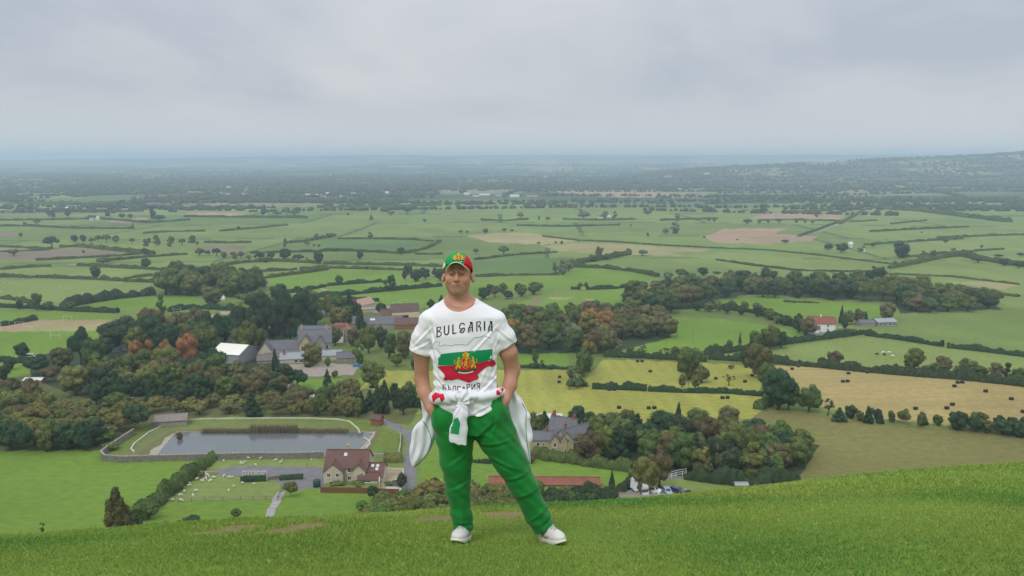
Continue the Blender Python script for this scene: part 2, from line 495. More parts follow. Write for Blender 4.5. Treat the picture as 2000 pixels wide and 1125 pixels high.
def node_paint(poly, c, pat=None):
    P = [(float(a), float(b)) for a, b in poly]
    P = [((-420 if a <= 0 else 2420 if a >= 2000 else a), b) for a, b in P]
    xs = [p[0] for p in P]; ys = [p[1] for p in P]
    m = low & (PX > min(xs) - 1) & (PX < max(xs) + 1) & (PY > min(ys) - 1) & (PY < max(ys) + 1)
    idx = np.nonzero(m)
    if len(idx[0]) == 0: return
    X = PX[idx] + 1.2 * np.sin(PY[idx] * 0.31 + PX[idx] * 0.05); Y = PY[idx] + 0.7 * np.sin(PX[idx] * 0.17)
    k = inside(P, X, Y)
    ii = (idx[0][k], idx[1][k])
    CC[ii[0], ii[1], :3] = c
    if pat is not None:
        PT[ii[0], ii[1], :3] = pat
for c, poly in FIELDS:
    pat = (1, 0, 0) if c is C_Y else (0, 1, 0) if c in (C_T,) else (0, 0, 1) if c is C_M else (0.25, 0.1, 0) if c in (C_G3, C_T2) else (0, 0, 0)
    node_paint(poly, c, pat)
for c, w, pl in ROADS:
    pts = [G(*p) for p in pl]
    for a, b in zip(pts[:-1], pts[1:]):
        d = Vector((b.x - a.x, b.y - a.y)); L = max(d.length, 0.01)
        rx, ry = XX - a.x, YY - a.y
        t = np.clip((rx * d.x + ry * d.y) / L ** 2, 0, 1)
        dist = np.hypot(rx - t * d.x, ry - t * d.y)
        m = low & (dist < w * 0.5 + 0.25)
        CC[m, :3] = c; PT[m, :3] = 0
# reservoir: water-side shore of pale sand and mud
_q = np.maximum(np.abs((XX - POND_C[0]) / POND_C[2]), np.abs((YY - POND_C[1]) / POND_C[3]))
near_p = (YY > 200) & (YY < 340)
_qn = _q + 0.03 * snoise(XX / 2.5, YY / 2.5, 41)
m = near_p & (_qn < 1.17); CC[m, :3] = (0.150, 0.150, 0.070)
m = near_p & (_qn < 1.085) & ((XX < POND_C[0] - POND_C[2] * 0.80) | (XX > POND_C[0] + POND_C[2] * 0.9)); CC[m, :3] = (0.36, 0.32, 0.25)
# wide, soft variation of growth in the pastures
var = 1 + 0.07 * snoise(XX / 45, YY / 60, 51) + 0.05 * snoise(XX / 11, YY / 14, 52)
CC[..., :3] *= np.where(low, np.clip(var, 0.7, 1.3), 1)[..., None].astype(np.float32)
# bare, worn earth on the brow of the hill, laid out on the ground
def near_pt(px, py):
    u, s = ray_us(px, py); ys = np.linspace(3.0, 25, 1500)
    z = height(float(u) * ys, ys); i = int(np.argmax((-float(s) * ys - z) < 0))
    if (-float(s) * ys[i] - z[i]) >= 0: i = int(np.argmin((-float(s) * ys - z)))
    return float(u) * ys[i], float(ys[i])
BARE = [(580, 1031, 54, 7), (448, 1036, 38, 4), (845, 1012, 38, 6), (985, 1004, 44, 5), (1000, 1006, 14, 3)]
BAREW = []
for (a, b, rx_, ry_) in BARE:
    x0, y0 = near_pt(a, b); x1, _ = near_pt(a + rx_, b); _, y1 = near_pt(a, b + ry_)
    BAREW.append((x0, y0, abs(x1 - x0), max(abs(y1 - y0), 0.42)))
bare = np.zeros(XX.shape)
def bare_at(x, y):
    r = 0
    for (a, b, c, d) in BAREW:
        q = np.hypot((x - a) / c, (y - b) / d) + 0.35 * snoise(x * 9, y * 9, 61) + 0.2 * snoise(x * 25, y * 25, 62)
        r = np.maximum(r, np.clip((1.15 - q) * 3.0, 0, 1))
    return r
nm = (YY > 3) & (YY < 25)
bare[nm] = bare_at(XX[nm], YY[nm])
CC[..., :3] = CC[..., :3] * (1 - .8 * bare[..., None]) + np.array((0.24, 0.17, 0.09)) * .8 * bare[..., None]

nr, nc = XX.shape
V = np.stack([XX, YY, ZZ], -1).reshape(-1, 3)
i0 = (np.arange(nr - 1)[:, None] * nc + np.arange(nc - 1)[None, :]).ravel()
F = np.stack([i0, i0 + 1, i0 + nc + 1, i0 + nc], 1)
gm = np_mesh('ground', V, F)
for nm_, arr in (('Col', CC), ('Pat', PT)):
    a = gm.color_attributes.new(nm_, 'FLOAT_COLOR', 'POINT')
    a.data.foreach_set('color', np.ascontiguousarray(arr.reshape(-1), np.float32))

m = bpy.data.materials.new('meadow'); m.use_nodes = True
t = m.node_tree; B = t.nodes['Principled BSDF']; B.inputs['Roughness'].default_value = 0.95; B.inputs['Specular IOR Level'].default_value = 0.1
def N(ty, **k):
    n = t.nodes.new(ty)
    for a_, b_ in k.items(): setattr(n, a_, b_)
    return n
ac = N('ShaderNodeAttribute'); ac.attribute_name = 'Col'
ap = N('ShaderNodeAttribute'); ap.attribute_name = 'Pat'
gp = N('ShaderNodeNewGeometry')
def tnoise(scale3, sc, det=3, rot=0.0):
    mp = N('ShaderNodeMapping'); mp.inputs['Scale'].default_value = scale3; mp.inputs['Rotation'].default_value = (0, 0, rot)
    t.links.new(gp.outputs['Position'], mp.inputs[0])
    n = N('ShaderNodeTexNoise'); n.inputs['Scale'].default_value = sc; n.inputs['Detail'].default_value = det
    t.links.new(mp.outputs[0], n.inputs['Vector'])
    return n.outputs[0]
def mrange(src, lo, hi, f0=0.3, f1=0.7):
    n = N('ShaderNodeMapRange'); n.inputs['From Min'].default_value = f0; n.inputs['From Max'].default_value = f1
    n.inputs['To Min'].default_value = lo; n.inputs['To Max'].default_value = hi
    t.links.new(src, n.inputs['Value']); return n.outputs[0]
def mul(a_, b_):
    n = N('ShaderNodeMath', operation='MULTIPLY')
    for i, v in enumerate((a_, b_)):
        if isinstance(v, (int, float)): n.inputs[i].default_value = v
        else: t.links.new(v, n.inputs[i])
    return n.outputs[0]
def mixf(f, a_, b_):
    n = N('ShaderNodeMix', data_type='FLOAT')
    t.links.new(f, n.inputs[0])
    for i, v in ((2, a_), (3, b_)):
        if isinstance(v, (int, float)): n.inputs[i].default_value = v
        else: t.links.new(v, n.inputs[i])
    return n.outputs[0]
sepp = N('ShaderNodeSeparateColor'); t.links.new(ap.outputs['Color'], sepp.inputs[0])
fine = mul(mrange(tnoise((1, 1, 0), 0.35, 6), 0.86, 1.14), mrange(tnoise((1, 1, 0), 9.0, 3), 0.88, 1.12))
broad = mrange(tnoise((1, 1, 0), 0.012, 4), 0.88, 1.12)
st1 = mrange(tnoise((0.16, 0.008, 0), 1.0, 2, 0.15), 0.91, 1.09)
st2 = mrange(tnoise((0.010, 0.22, 0), 1.0, 3, 0.35), 0.90, 1.10)
wv = N('ShaderNodeTexWave'); wv.inputs['Scale'].default_value = 0.33; wv.inputs['Distortion'].default_value = 0.6; wv.inputs['Detail'].default_value = 3
mpw = N('ShaderNodeMapping'); mpw.inputs['Rotation'].default_value = (0, 0, 0.15); t.links.new(gp.outputs['Position'], mpw.inputs[0]); t.links.new(mpw.outputs[0], wv.inputs[0])
st3 = mrange(wv.outputs['Fac'], 0.93, 1.06, 0.1, 0.9)
f_ = mul(mul(fine, broad), mul(mixf(sepp.outputs[0], 1.0, st1), mul(mixf(sepp.outputs[1], 1.0, st2), mixf(sepp.outputs[2], 1.0, st3))))
sc_ = N('ShaderNodeVectorMath', operation='SCALE'); t.links.new(ac.outputs['Color'], sc_.inputs[0]); t.links.new(f_, sc_.inputs['Scale'])
# a drift of hue between yellow and blue green
hs = N('ShaderNodeHueSaturation'); t.links.new(sc_.outputs[0], hs.inputs['Color'])
t.links.new(mrange(tnoise((1, 1, 0), 0.9, 4), 0.488, 0.512), hs.inputs['Hue'])
t.links.new(hs.outputs[0], B.inputs['Base Color'])
bu = N('ShaderNodeBump'); bu.inputs['Strength'].default_value = 0.35; bu.inputs['Distance'].default_value = 0.04
t.links.new(tnoise((1, 1, 1), 14.0, 4), bu.inputs['Height']); t.links.new(bu.outputs[0], B.inputs['Normal'])
ground = link('ground', gm, m, smooth=True)
tag(ground, kind='structure')

# pond water
wm = mat('pond_water', (0.115, 0.130, 0.135), rough=0.10, spec=0.6, bump=(0.8, 0.12, 0.05), noise=(0.05, 0.12))
wz = CZ + float(lowland(np.array(POND_C[1]))) - 0.85
mb = MB()
pts = []
for i in range(64):
    a = 2 * math.pi * i / 64
    c_, s_ = math.cos(a), math.sin(a)
    r = (abs(c_) ** 7 + abs(s_) ** 7) ** (-1 / 7.)
    pts.append((POND_C[0] + POND_C[2] * 1.13 * r * c_, POND_C[1] + POND_C[3] * 1.13 * r * s_, wz))
mb.add(pts, [tuple(range(64))])
water = mb.build('water', wm); tag(water, kind='structure')

# ------------------------------------------------------------------ trees, bushes, hedges
def ico(sub):
    bm = bmesh.new(); bmesh.ops.create_icosphere(bm, subdivisions=sub, radius=1.0)
    v = np.array([x.co[:] for x in bm.verts]); f = np.array([[q.index for q in p.verts] for p in bm.faces]); bm.free()
    return v, f
ICO1, ICO2, ICO3 = ico(1), ico(2), ico(3)

def leaf_mat(name, col, var=0.30, rand=0.16, hue=0.03):
    m = bpy.data.materials.new(name); m.use_nodes = True
    t = m.node_tree; b = t.nodes['Principled BSDF']
    b.inputs['Roughness'].default_value = 0.75; b.inputs['Specular IOR Level'].default_value = 0.15
    oi = t.nodes.new('ShaderNodeObjectInfo')
    tc_ = t.nodes.new('ShaderNodeTexCoord')
    n = t.nodes.new('ShaderNodeTexNoise'); n.inputs['Scale'].default_value = 5.0; n.inputs['Detail'].default_value = 4
    t.links.new(tc_.outputs['Object'], n.inputs['Vector'])
    ad = t.nodes.new('ShaderNodeVectorMath'); ad.operation = 'SCALE'
    ad.inputs[0].default_value = (13, 7, 5); t.links.new(oi.outputs['Random'], ad.inputs['Scale'])
    ad2 = t.nodes.new('ShaderNodeVectorMath'); ad2.operation = 'ADD'
    t.links.new(tc_.outputs['Object'], ad2.inputs[0]); t.links.new(ad.outputs[0], ad2.inputs[1]); t.links.new(ad2.outputs[0], n.inputs['Vector'])
    mr1 = t.nodes.new('ShaderNodeMapRange'); mr1.inputs['From Min'].default_value = 0.3; mr1.inputs['From Max'].default_value = 0.7
    mr1.inputs['To Min'].default_value = 1 - var; mr1.inputs['To Max'].default_value = 1 + var; t.links.new(n.outputs[0], mr1.inputs[0])
    mr2 = t.nodes.new('ShaderNodeMapRange'); mr2.inputs['To Min'].default_value = 1 - rand; mr2.inputs['To Max'].default_value = 1 + rand
    t.links.new(oi.outputs['Random'], mr2.inputs[0])
    at = t.nodes.new('ShaderNodeAttribute'); at.attribute_name = 'leaf'
    mu = t.nodes.new('ShaderNodeMath'); mu.operation = 'MULTIPLY'; t.links.new(mr1.outputs[0], mu.inputs[0]); t.links.new(mr2.outputs[0], mu.inputs[1])
    mu2 = t.nodes.new('ShaderNodeMath'); mu2.operation = 'MULTIPLY'; t.links.new(mu.outputs[0], mu2.inputs[0]); t.links.new(at.outputs['Fac'], mu2.inputs[1])
    sc = t.nodes.new('ShaderNodeVectorMath'); sc.operation = 'SCALE'; sc.inputs[0].default_value = col; t.links.new(mu2.outputs[0], sc.inputs['Scale'])
    h = t.nodes.new('ShaderNodeHueSaturation'); t.links.new(sc.outputs[0], h.inputs['Color'])
    sn = t.nodes.new('ShaderNodeMath'); sn.operation = 'SINE'
    m3 = t.nodes.new('ShaderNodeMath'); m3.operation = 'MULTIPLY'; m3.inputs[1].default_value = 91.0; t.links.new(oi.outputs['Random'], m3.inputs[0]); t.links.new(m3.outputs[0], sn.inputs[0])
    mr3 = t.nodes.new('ShaderNodeMapRange'); mr3.inputs['From Min'].default_value = -1; mr3.inputs['To Min'].default_value = 0.5 - hue; mr3.inputs['To Max'].default_value = 0.5 + hue
    t.links.new(sn.outputs[0], mr3.inputs[0]); t.links.new(mr3.outputs[0], h.inputs['Hue'])
    t.links.new(h.outputs[0], b.inputs['Base Color'])
    tr = t.nodes.new('ShaderNodeBsdfTranslucent'); t.links.new(h.outputs[0], tr.inputs[0])
    mxs = t.nodes.new('ShaderNodeMixShader'); mxs.inputs[0].default_value = 0.2
    out = t.nodes['Material Output']
    t.links.new(b.outputs[0], mxs.inputs[1]); t.links.new(tr.outputs[0], mxs.inputs[2]); t.links.new(mxs.outputs[0], out.inputs[0])
    return m
LM = {
 'oak': leaf_mat('leaves_green', (0.112, 0.150, 0.042)),
 'mid': leaf_mat('leaves_fresh', (0.125, 0.175, 0.040)),
 'dark': leaf_mat('leaves_dark', (0.050, 0.086, 0.038), var=0.22),
 'olive': leaf_mat('leaves_olive', (0.185, 0.190, 0.054)),
 'brown': leaf_mat('leaves_brown', (0.145, 0.134, 0.056)),
 'russet': leaf_mat('leaves_russet', (0.120, 0.100, 0.042)),
 'rust': leaf_mat('leaves_rust', (0.320, 0.170, 0.060), hue=0.012),
 'pale': leaf_mat('leaves_pale', (0.165, 0.200, 0.095)),
 'yellow': leaf_mat('leaves_yellow', (0.420, 0.440, 0.030), hue=0.01),
}
BARK = mat('bark', (0.090, 0.070, 0.050), rough=0.95, noise=(6, 0.3))

def crown_np(seed, kind, n=1500, leaf=0.034, core=True):
    r = np.random.default_rng(seed)
    bl = []
    if kind == 'round':
        bl.append((0, 0, .52, .32, .32, .34))
        for i in range(20):
            a = r.uniform(0, 6.28); h = r.uniform(-1, 1); q = math.sqrt(1 - min(h * h, .95)) * r.uniform(.7, 1)
            s = r.uniform(.11, .19)
            bl.append((.33 * q * math.cos(a), .33 * q * math.sin(a), .53 + .33 * h, s, s, s * .95))
    elif kind == 'wide':
        for i in range(20):
            a = r.uniform(0, 6.28); q = math.sqrt(r.uniform(0, 1)) * .40; s = r.uniform(.11, .17)
            bl.append((q * math.cos(a), q * math.sin(a), (.34 + .45 * (1 - (q / .44) ** 2) * r.uniform(.3, 1)), s, s, s * 1.1))
        bl.append((0, 0, .55, .30, .30, .2))
    elif kind == 'tall':
        for i in range(15):
            h = r.uniform(.08, .88); a = r.uniform(0, 6.28); q = .26 * math.sin(math.pi * min(1, h * .85 + .12)) * r.uniform(.5, 1.1); s = r.uniform(.10, .16)
            bl.append((q * math.cos(a) * 1.3, q * math.sin(a) * 1.3, h, s * 1.3, s * 1.3, s))
    elif kind == 'cone':
        for i in range(20):
            h = (i + .5) / 20; q = (1 - h) * .34; a = i * 2.4; s = .06 + .12 * (1 - h)
            bl.append((q * math.cos(a), q * math.sin(a), .06 + h * .88, s * 1.15, s * 1.15, s))
        bl.append((0, 0, .35, .22, .22, .3))
    elif kind == 'column':
        for i in range(22):
            h = (i + .5) / 22; q = .36 * (1 - h ** 1.8) * r.uniform(.5, 1); a = i * 2.4; s = r.uniform(.05, .09) + .06 * (1 - h)
            bl.append((q * math.cos(a), q * math.sin(a), .05 + h * .86, s, s, s * 1.3))
        bl.append((0, 0, .4, .25, .25, .36))
    elif kind == 'bush':
        for i in range(13):
            a = r.uniform(0, 6.28); q = math.sqrt(r.uniform(0, 1)) * .38; s = r.uniform(.12, .22)
            bl.append((q * math.cos(a), q * math.sin(a), .22 + .5 * (1 - (q / .45) ** 2) * r.uniform(.3, 1), s, s, s * 1.1))
        bl.append((0, 0, .35, .34, .34, .32))
    elif kind == 'sparse':
        for i in range(11):
            a = r.uniform(0, 6.28); q = r.uniform(.1, .38); s = r.uniform(.07, .12)
            bl.append((q * math.cos(a), q * math.sin(a), r.uniform(.42, .9), s, s, s * .8))
    bl = np.array(bl)
    lo = (bl[:, 2] - bl[:, 5]).min(); hi = (bl[:, 2] + bl[:, 5]).max()
    w = max((np.hypot(bl[:, 0], bl[:, 1]) + bl[:, 3]).max(), .01)
    bl[:, (0, 1, 3, 4)] *= .5 / w
    bl[:, 2] += (1 - hi); 
    Vs, Fs, cs = [], [], []
    off = 0
    if core and kind != 'sparse':
        iv, if_ = ICO2
        for b in bl:
            nz = 1 + .16 * np.sin(iv @ r.uniform(-5, 5, (3, 3))).sum(1) / 1.5
            v = iv * (nz * .84)[:, None] * b[3:6] + b[:3]
            v[:, 2] = np.maximum(v[:, 2], .015)
            f4 = np.concatenate([if_, if_[:, 2:3]], 1)
            Vs.append(v); Fs.append(if_ + off); off += len(v)
        cs.append(np.full(off, 1.0))
    ncore = off
    tri = np.concatenate(Fs) if Fs else np.zeros((0, 3), int)
    area = bl[:, 3] * bl[:, 5]; pr = area / area.sum()
    k = r.choice(len(bl), n, p=pr)
    d = r.normal(size=(n, 3)); d[:, 2] = d[:, 2] * .9 + .25; d /= np.linalg.norm(d, axis=1)[:, None]
    rad = r.uniform(.80, 1.12, n) if kind != 'sparse' else r.uniform(.3, 1.1, n)
    c = bl[k, :3] + d * bl[k, 3:6] * rad[:, None]
    keep = c[:, 2] > .02
    c, d = c[keep], d[keep]; n = len(c)
    nn = d + r.normal(size=(n, 3)) * .55 + np.array((0, 0, .25)); nn /= np.linalg.norm(nn, axis=1)[:, None]
    ax = np.cross(nn, r.normal(size=(n, 3))); ax /= np.linalg.norm(ax, axis=1)[:, None]
    bx = np.cross(nn, ax)
    s = leaf * r.uniform(.55, 1.35, n)[:, None]
    q = np.stack([c - ax * s - bx * s * .6, c + ax * s * .9 - bx * s * .5, c + ax * s * .2 + bx * s * .9], 1)
    Vs.append(q.reshape(-1, 3)); Fs2 = (np.arange(n * 3).reshape(-1, 3) + ncore)
    cs.append(np.repeat(r.uniform(.72, 1.32, n), 3))
    return np.concatenate(Vs), np.concatenate([tri, Fs2]), np.concatenate(cs), bl
def with_leaf(me, c):
    a = me.attributes.new('leaf', 'FLOAT', 'POINT'); a.data.foreach_set('value', np.asarray(c, np.float32)); return me
def trunk_mb(bl, seed, th=.045, top=.55):
    r = random.Random(seed); m = MB()
    lean = (r.uniform(-.03, .03), r.uniform(-.03, .03))
    m.tube([(0, 0, -.03), (0, 0, .08), (lean[0], lean[1], .3), (lean[0] * 1.6, lean[1] * 1.6, top)], [th * 1.25, th, th * .75, th * .35], 7)
    for b in bl[::2][:7]:
        z0 = r.uniform(.22, .42)
        m.tube([(lean[0], lean[1], z0), (b[0] * .5, b[1] * .5, z0 + (b[2] - z0) * .55), (b[0], b[1], b[2])], [th * .5, th * .3, th * .12], 5)
    return m
KINDS = {}
def kind_proto(leafk, shape, var, n=1500, leaf=.034, joined=False):
    key = (leafk, shape, var, joined)
    if key in KINDS: return KINDS[key]
    seed = (sum(map(ord, shape)) * 7 + var * 31) % 9973
    if joined: n = int(n * .5); leaf *= 1.3
    if shape == 'sparse': n = int(n * .6)
    v, f, c, bl = crown_np(seed, shape, n, leaf)
    tm = trunk_mb(bl, seed)
    if joined:
        tv = np.array(tm.v); tf = []
        for q in tm.f:
            for i in range(1, len(q) - 1): tf.append((q[0], q[i], q[i + 1]))
        tf = np.array(tf)
        V = np.concatenate([v, tv]); Fc = np.concatenate([f, tf + len(v)])
        me = np_mesh('tree', V, Fc, np.concatenate([np.zeros(len(f)), np.ones(len(tf))]))
        with_leaf(me, np.concatenate([c, np.ones(len(tv))]))
        me.materials.append(LM[leafk]); me.materials.append(BARK)
        KINDS[key] = (me, None)
    else:
        me = with_leaf(np_mesh('crown', v, f), c); me.materials.append(LM[leafk])
        tme = tm.mesh('trunk'); tme.materials.append(BARK)
        KINDS[key] = (me, tme)
    return KINDS[key]
NTREE = [0]
def place(name, cat, label, group, loc, w, h, leafk, shape, small, rz=None, tilt=0):
    var = rnd.randrange(3)
    rz = rnd.uniform(0, 6.28) if rz is None else rz
    big = h / max(mpp(Vector(loc)), .01) > 60
    if small:
        me, _ = kind_proto(leafk, shape, var, joined=True)
        o = bpy.data.objects.new(name, me); COL.objects.link(o)
        o.location = loc; o.rotation_euler = (0, tilt, rz); o.scale = (w, w * rnd.uniform(.85, 1.1), h)
        tag(o, label, cat, group)
    else:
        me, tme = kind_proto(leafk, shape, var + (10 if big else 0), n=4200 if big else 1900, leaf=.022 if big else .031)
        o = empty(name, loc, rz, label, cat, group); o.rotation_euler = (0, tilt, rz); o.scale = (w, w * rnd.uniform(.85, 1.1), h)
        c = bpy.data.objects.new('crown' if cat != 'bush' else 'foliage', me); COL.objects.link(c); c.parent = o
        if shape not in ('bush',):
            c2 = bpy.data.objects.new('trunk', tme); COL.objects.link(c2); c2.parent = o
    NTREE[0] += 1
    return o
ORD = ['first', 'second', 'third', 'fourth', 'fifth', 'sixth', 'seventh', 'eighth', 'ninth', 'tenth', 'eleventh', 'twelfth', 'thirteenth', 'fourteenth', 'fifteenth', 'sixteenth', 'seventeenth', 'eighteenth', 'nineteenth', 'twentieth']
def ordw(i): return ORD[i] if i < 20 else ('twenty-' + ORD[i - 20] if i < 29 else 'thirty-' + ORD[i - 30] if 30 <= i < 39 else 'thirtieth' if i == 29 else 'fortieth' if i == 39 else 'forty-' + ORD[i - 40] if i < 49 else str(i))
ADJ = {'oak': 'green', 'mid': 'fresh green', 'dark': 'dark green', 'olive': 'olive green', 'brown': 'brownish', 'rust': 'orange autumn', 'russet': 'brownish olive', 'pale': 'pale grey-green', 'yellow': 'bright yellow'}
SHN = {'round': 'round', 'wide': 'spreading', 'tall': 'tall', 'cone': 'conical', 'column': 'columnar', 'bush': 'low', 'sparse': 'thin'}
def do_place(items, where, group, cat='tree'):
    """items: (px, py, hpx, wpx, leaf, shape); labels count look-alikes from the left"""
    items = sorted(items, key=lambda q: q[0])
    cnt = {}; tot = {}
    for it in items: tot[(it[4], it[5])] = tot.get((it[4], it[5]), 0) + 1
    for it in items:
        px, py, hp, wp, lf, sh = it[:6]
        p = G(px, py); k = mpp(p)
        key = (lf, sh); i = cnt.get(key, 0); cnt[key] = i + 1
        noun = 'bush' if cat == 'bush' else 'conifer' if (sh in ('cone', 'column') and lf == 'dark') else 'tree'
        lab = ADJ[lf] + ' ' + SHN[sh] + ' ' + noun + ' ' + where
        if tot[key] == 2: lab += ', ' + ('left' if i == 0 else 'right') + ' of two'
        elif tot[key] > 2: lab += ', ' + ordw(i) + ' from left'
        nm = 'bush' if cat == 'bush' else {'oak': 'broadleaf_tree', 'mid': 'broadleaf_tree', 'olive': 'broadleaf_tree'}.get(lf, 'autumn_tree' if lf in ('rust', 'brown') else 'evergreen_tree' if lf == 'dark' else 'willow_tree' if lf == 'pale' else 'broadleaf_tree')
        if noun == 'conifer': nm = 'conifer_tree'
        ext = it[6] if len(it) > 6 else 0
        place(nm, cat, lab, group, (p.x, p.y, p.z - .15), wp * k, hp * k * 1.04, lf, sh, small=(hp < 26), tilt=ext)
def cluster(poly, n, hr, wr, types, where, group, seed, cat='tree', sep=.45):
    r = random.Random(seed); xs = [p[0] for p in poly]; ys = [p[1] for p in poly]
    out = []; tries = 0
    names = [q[0] for q in types]; ws = [q[1] for q in types]
    while len(out) < n and tries < 6000:
        tries += 1
        x = r.uniform(min(xs), max(xs)); y = r.uniform(min(ys), max(ys))
        if not bool(inside(poly, np.array([x]), np.array([y]))[0]): continue
        h = r.uniform(*hr); w = h * r.uniform(*wr)
        if any(math.hypot((x - o[0]) / (w + o[3]) * 2, (y - o[1]) / (.30 * (w + o[3])) * 2) < sep * 2 * (1 - tries / 7000) for o in out): continue
        lf, sh = r.choices(names, ws)[0]
        out.append((x, y, h, w, lf, sh))
    do_place(out, where, group, cat)

HMAT = {'g': LM['oak'], 'd': LM['dark'], 'o': LM['olive'], 'm': LM['mid']}
def hedge(pts, hm, wm_, label, group='hedges between the fields', mk='g', name='hedge', cat='hedge', bump=.36, world=False):
    P = [G(*p) for p in pts] if not world else [Vector(p) for p in pts]
    r = np.random.default_rng(int(abs(P[0].x * 7 + P[0].y)) + 3)
    dist = P[0].y
    step = max(.8, mpp(P[0]) * 3.2)
    S = []
    for a, b in zip(P[:-1], P[1:]):
        L = (b - a).length; k = max(1, int(L / step))
        for i in range(k): S.append(a.lerp(b, i / k))
    S.append(P[-1])
    if len(S) < 3: S = [P[0], P[0].lerp(P[-1], .5), P[-1]]
    S = np.array([s[:] for s in S]); n = len(S)
    S[:, 2] = CZ + height(S[:, 0], S[:, 1]) if not world else S[:, 2]
    T = np.gradient(S, axis=0); T[:, 2] = 0; T /= np.linalg.norm(T, axis=1)[:, None] + 1e-9
    Nn = np.stack([-T[:, 1], T[:, 0], np.zeros(n)], 1)
    hs_ = hm * np.clip(1 + bump * np.convolve(r.normal(size=n + 4), np.ones(5) / 2.6, 'valid'), .45, 2.0)
    ws_ = wm_ * np.clip(1 + bump * .6 * r.normal(size=n), .6, 1.6)
    prof = [(-.5, -.06), (-.56, .45), (-.34, .90), (0, 1.0), (.34, .90), (.56, .45), (.5, -.06)]
    V = np.concatenate([(S + Nn * (ws_ * a)[:, None] + np.array((0, 0, 1.)) * (hs_ * b)[:, None]) for a, b in prof]).reshape(7, n, 3).transpose(1, 0, 2)
    V = V + r.normal(size=V.shape) * np.array([.12, .12, .10]) * min(wm_, 2.5) * .5
    idx = np.arange(n * 7).reshape(n, 7)
    q = np.stack([idx[:-1, :-1], idx[1:, :-1], idx[1:, 1:], idx[:-1, 1:]], -1).reshape(-1, 4)
    tri = np.concatenate([q[:, :3], q[:, (0, 2, 3)]])
    caps = []
    for row in (0, n - 1):
        for j in range(1, 6): caps.append((idx[row, 0], idx[row, j], idx[row, j + 1]))
    tri = np.concatenate([tri, np.array(caps)])
    Lt = np.linalg.norm(np.diff(S, axis=0), axis=1).sum()
    nl = int(min(14000, Lt * (hm + wm_) * 15 * min(1, 260. / dist)))
    ls = .20 * max(1, dist / 260.)
    seg = r.uniform(0, n - 1.001, nl); i = seg.astype(int); f = seg - i
    j = r.integers(0, 6, nl); g = r.uniform(0, 1, nl)
    Pp = (V[i, j] * (1 - f)[:, None] + V[i + 1, j] * f[:, None]) * (1 - g)[:, None] + (V[i, j + 1] * (1 - f)[:, None] + V[i + 1, j + 1] * f[:, None]) * g[:, None]
    d = r.normal(size=(nl, 3)); d[:, 2] = np.abs(d[:, 2]) + .3; d /= np.linalg.norm(d, axis=1)[:, None]
    ax = np.cross(d, r.normal(size=(nl, 3))); ax /= np.linalg.norm(ax, axis=1)[:, None]; bx = np.cross(d, ax)
    s = ls * r.uniform(.6, 1.5, nl)[:, None]; Pp = Pp + d * s * .8
    lv = np.stack([Pp - ax * s, Pp + ax * s * .9 - bx * s * .4, Pp + bx * s], 1).reshape(-1, 3)
    VV = np.concatenate([V.reshape(-1, 3), lv]); FF = np.concatenate([tri, np.arange(nl * 3).reshape(-1, 3) + n * 7])
    me = np_mesh(name, VV, FF); with_leaf(me, np.concatenate([r.uniform(.85, 1.15, n * 7), np.repeat(r.uniform(.7, 1.35, nl), 3)]))
    org = Vector(S[n // 2]); 
    me.transform(Matrix.Translation(-org))
    o = link(name, me, HMAT[mk]); o.location = org
    return tag(o, label, cat, group)

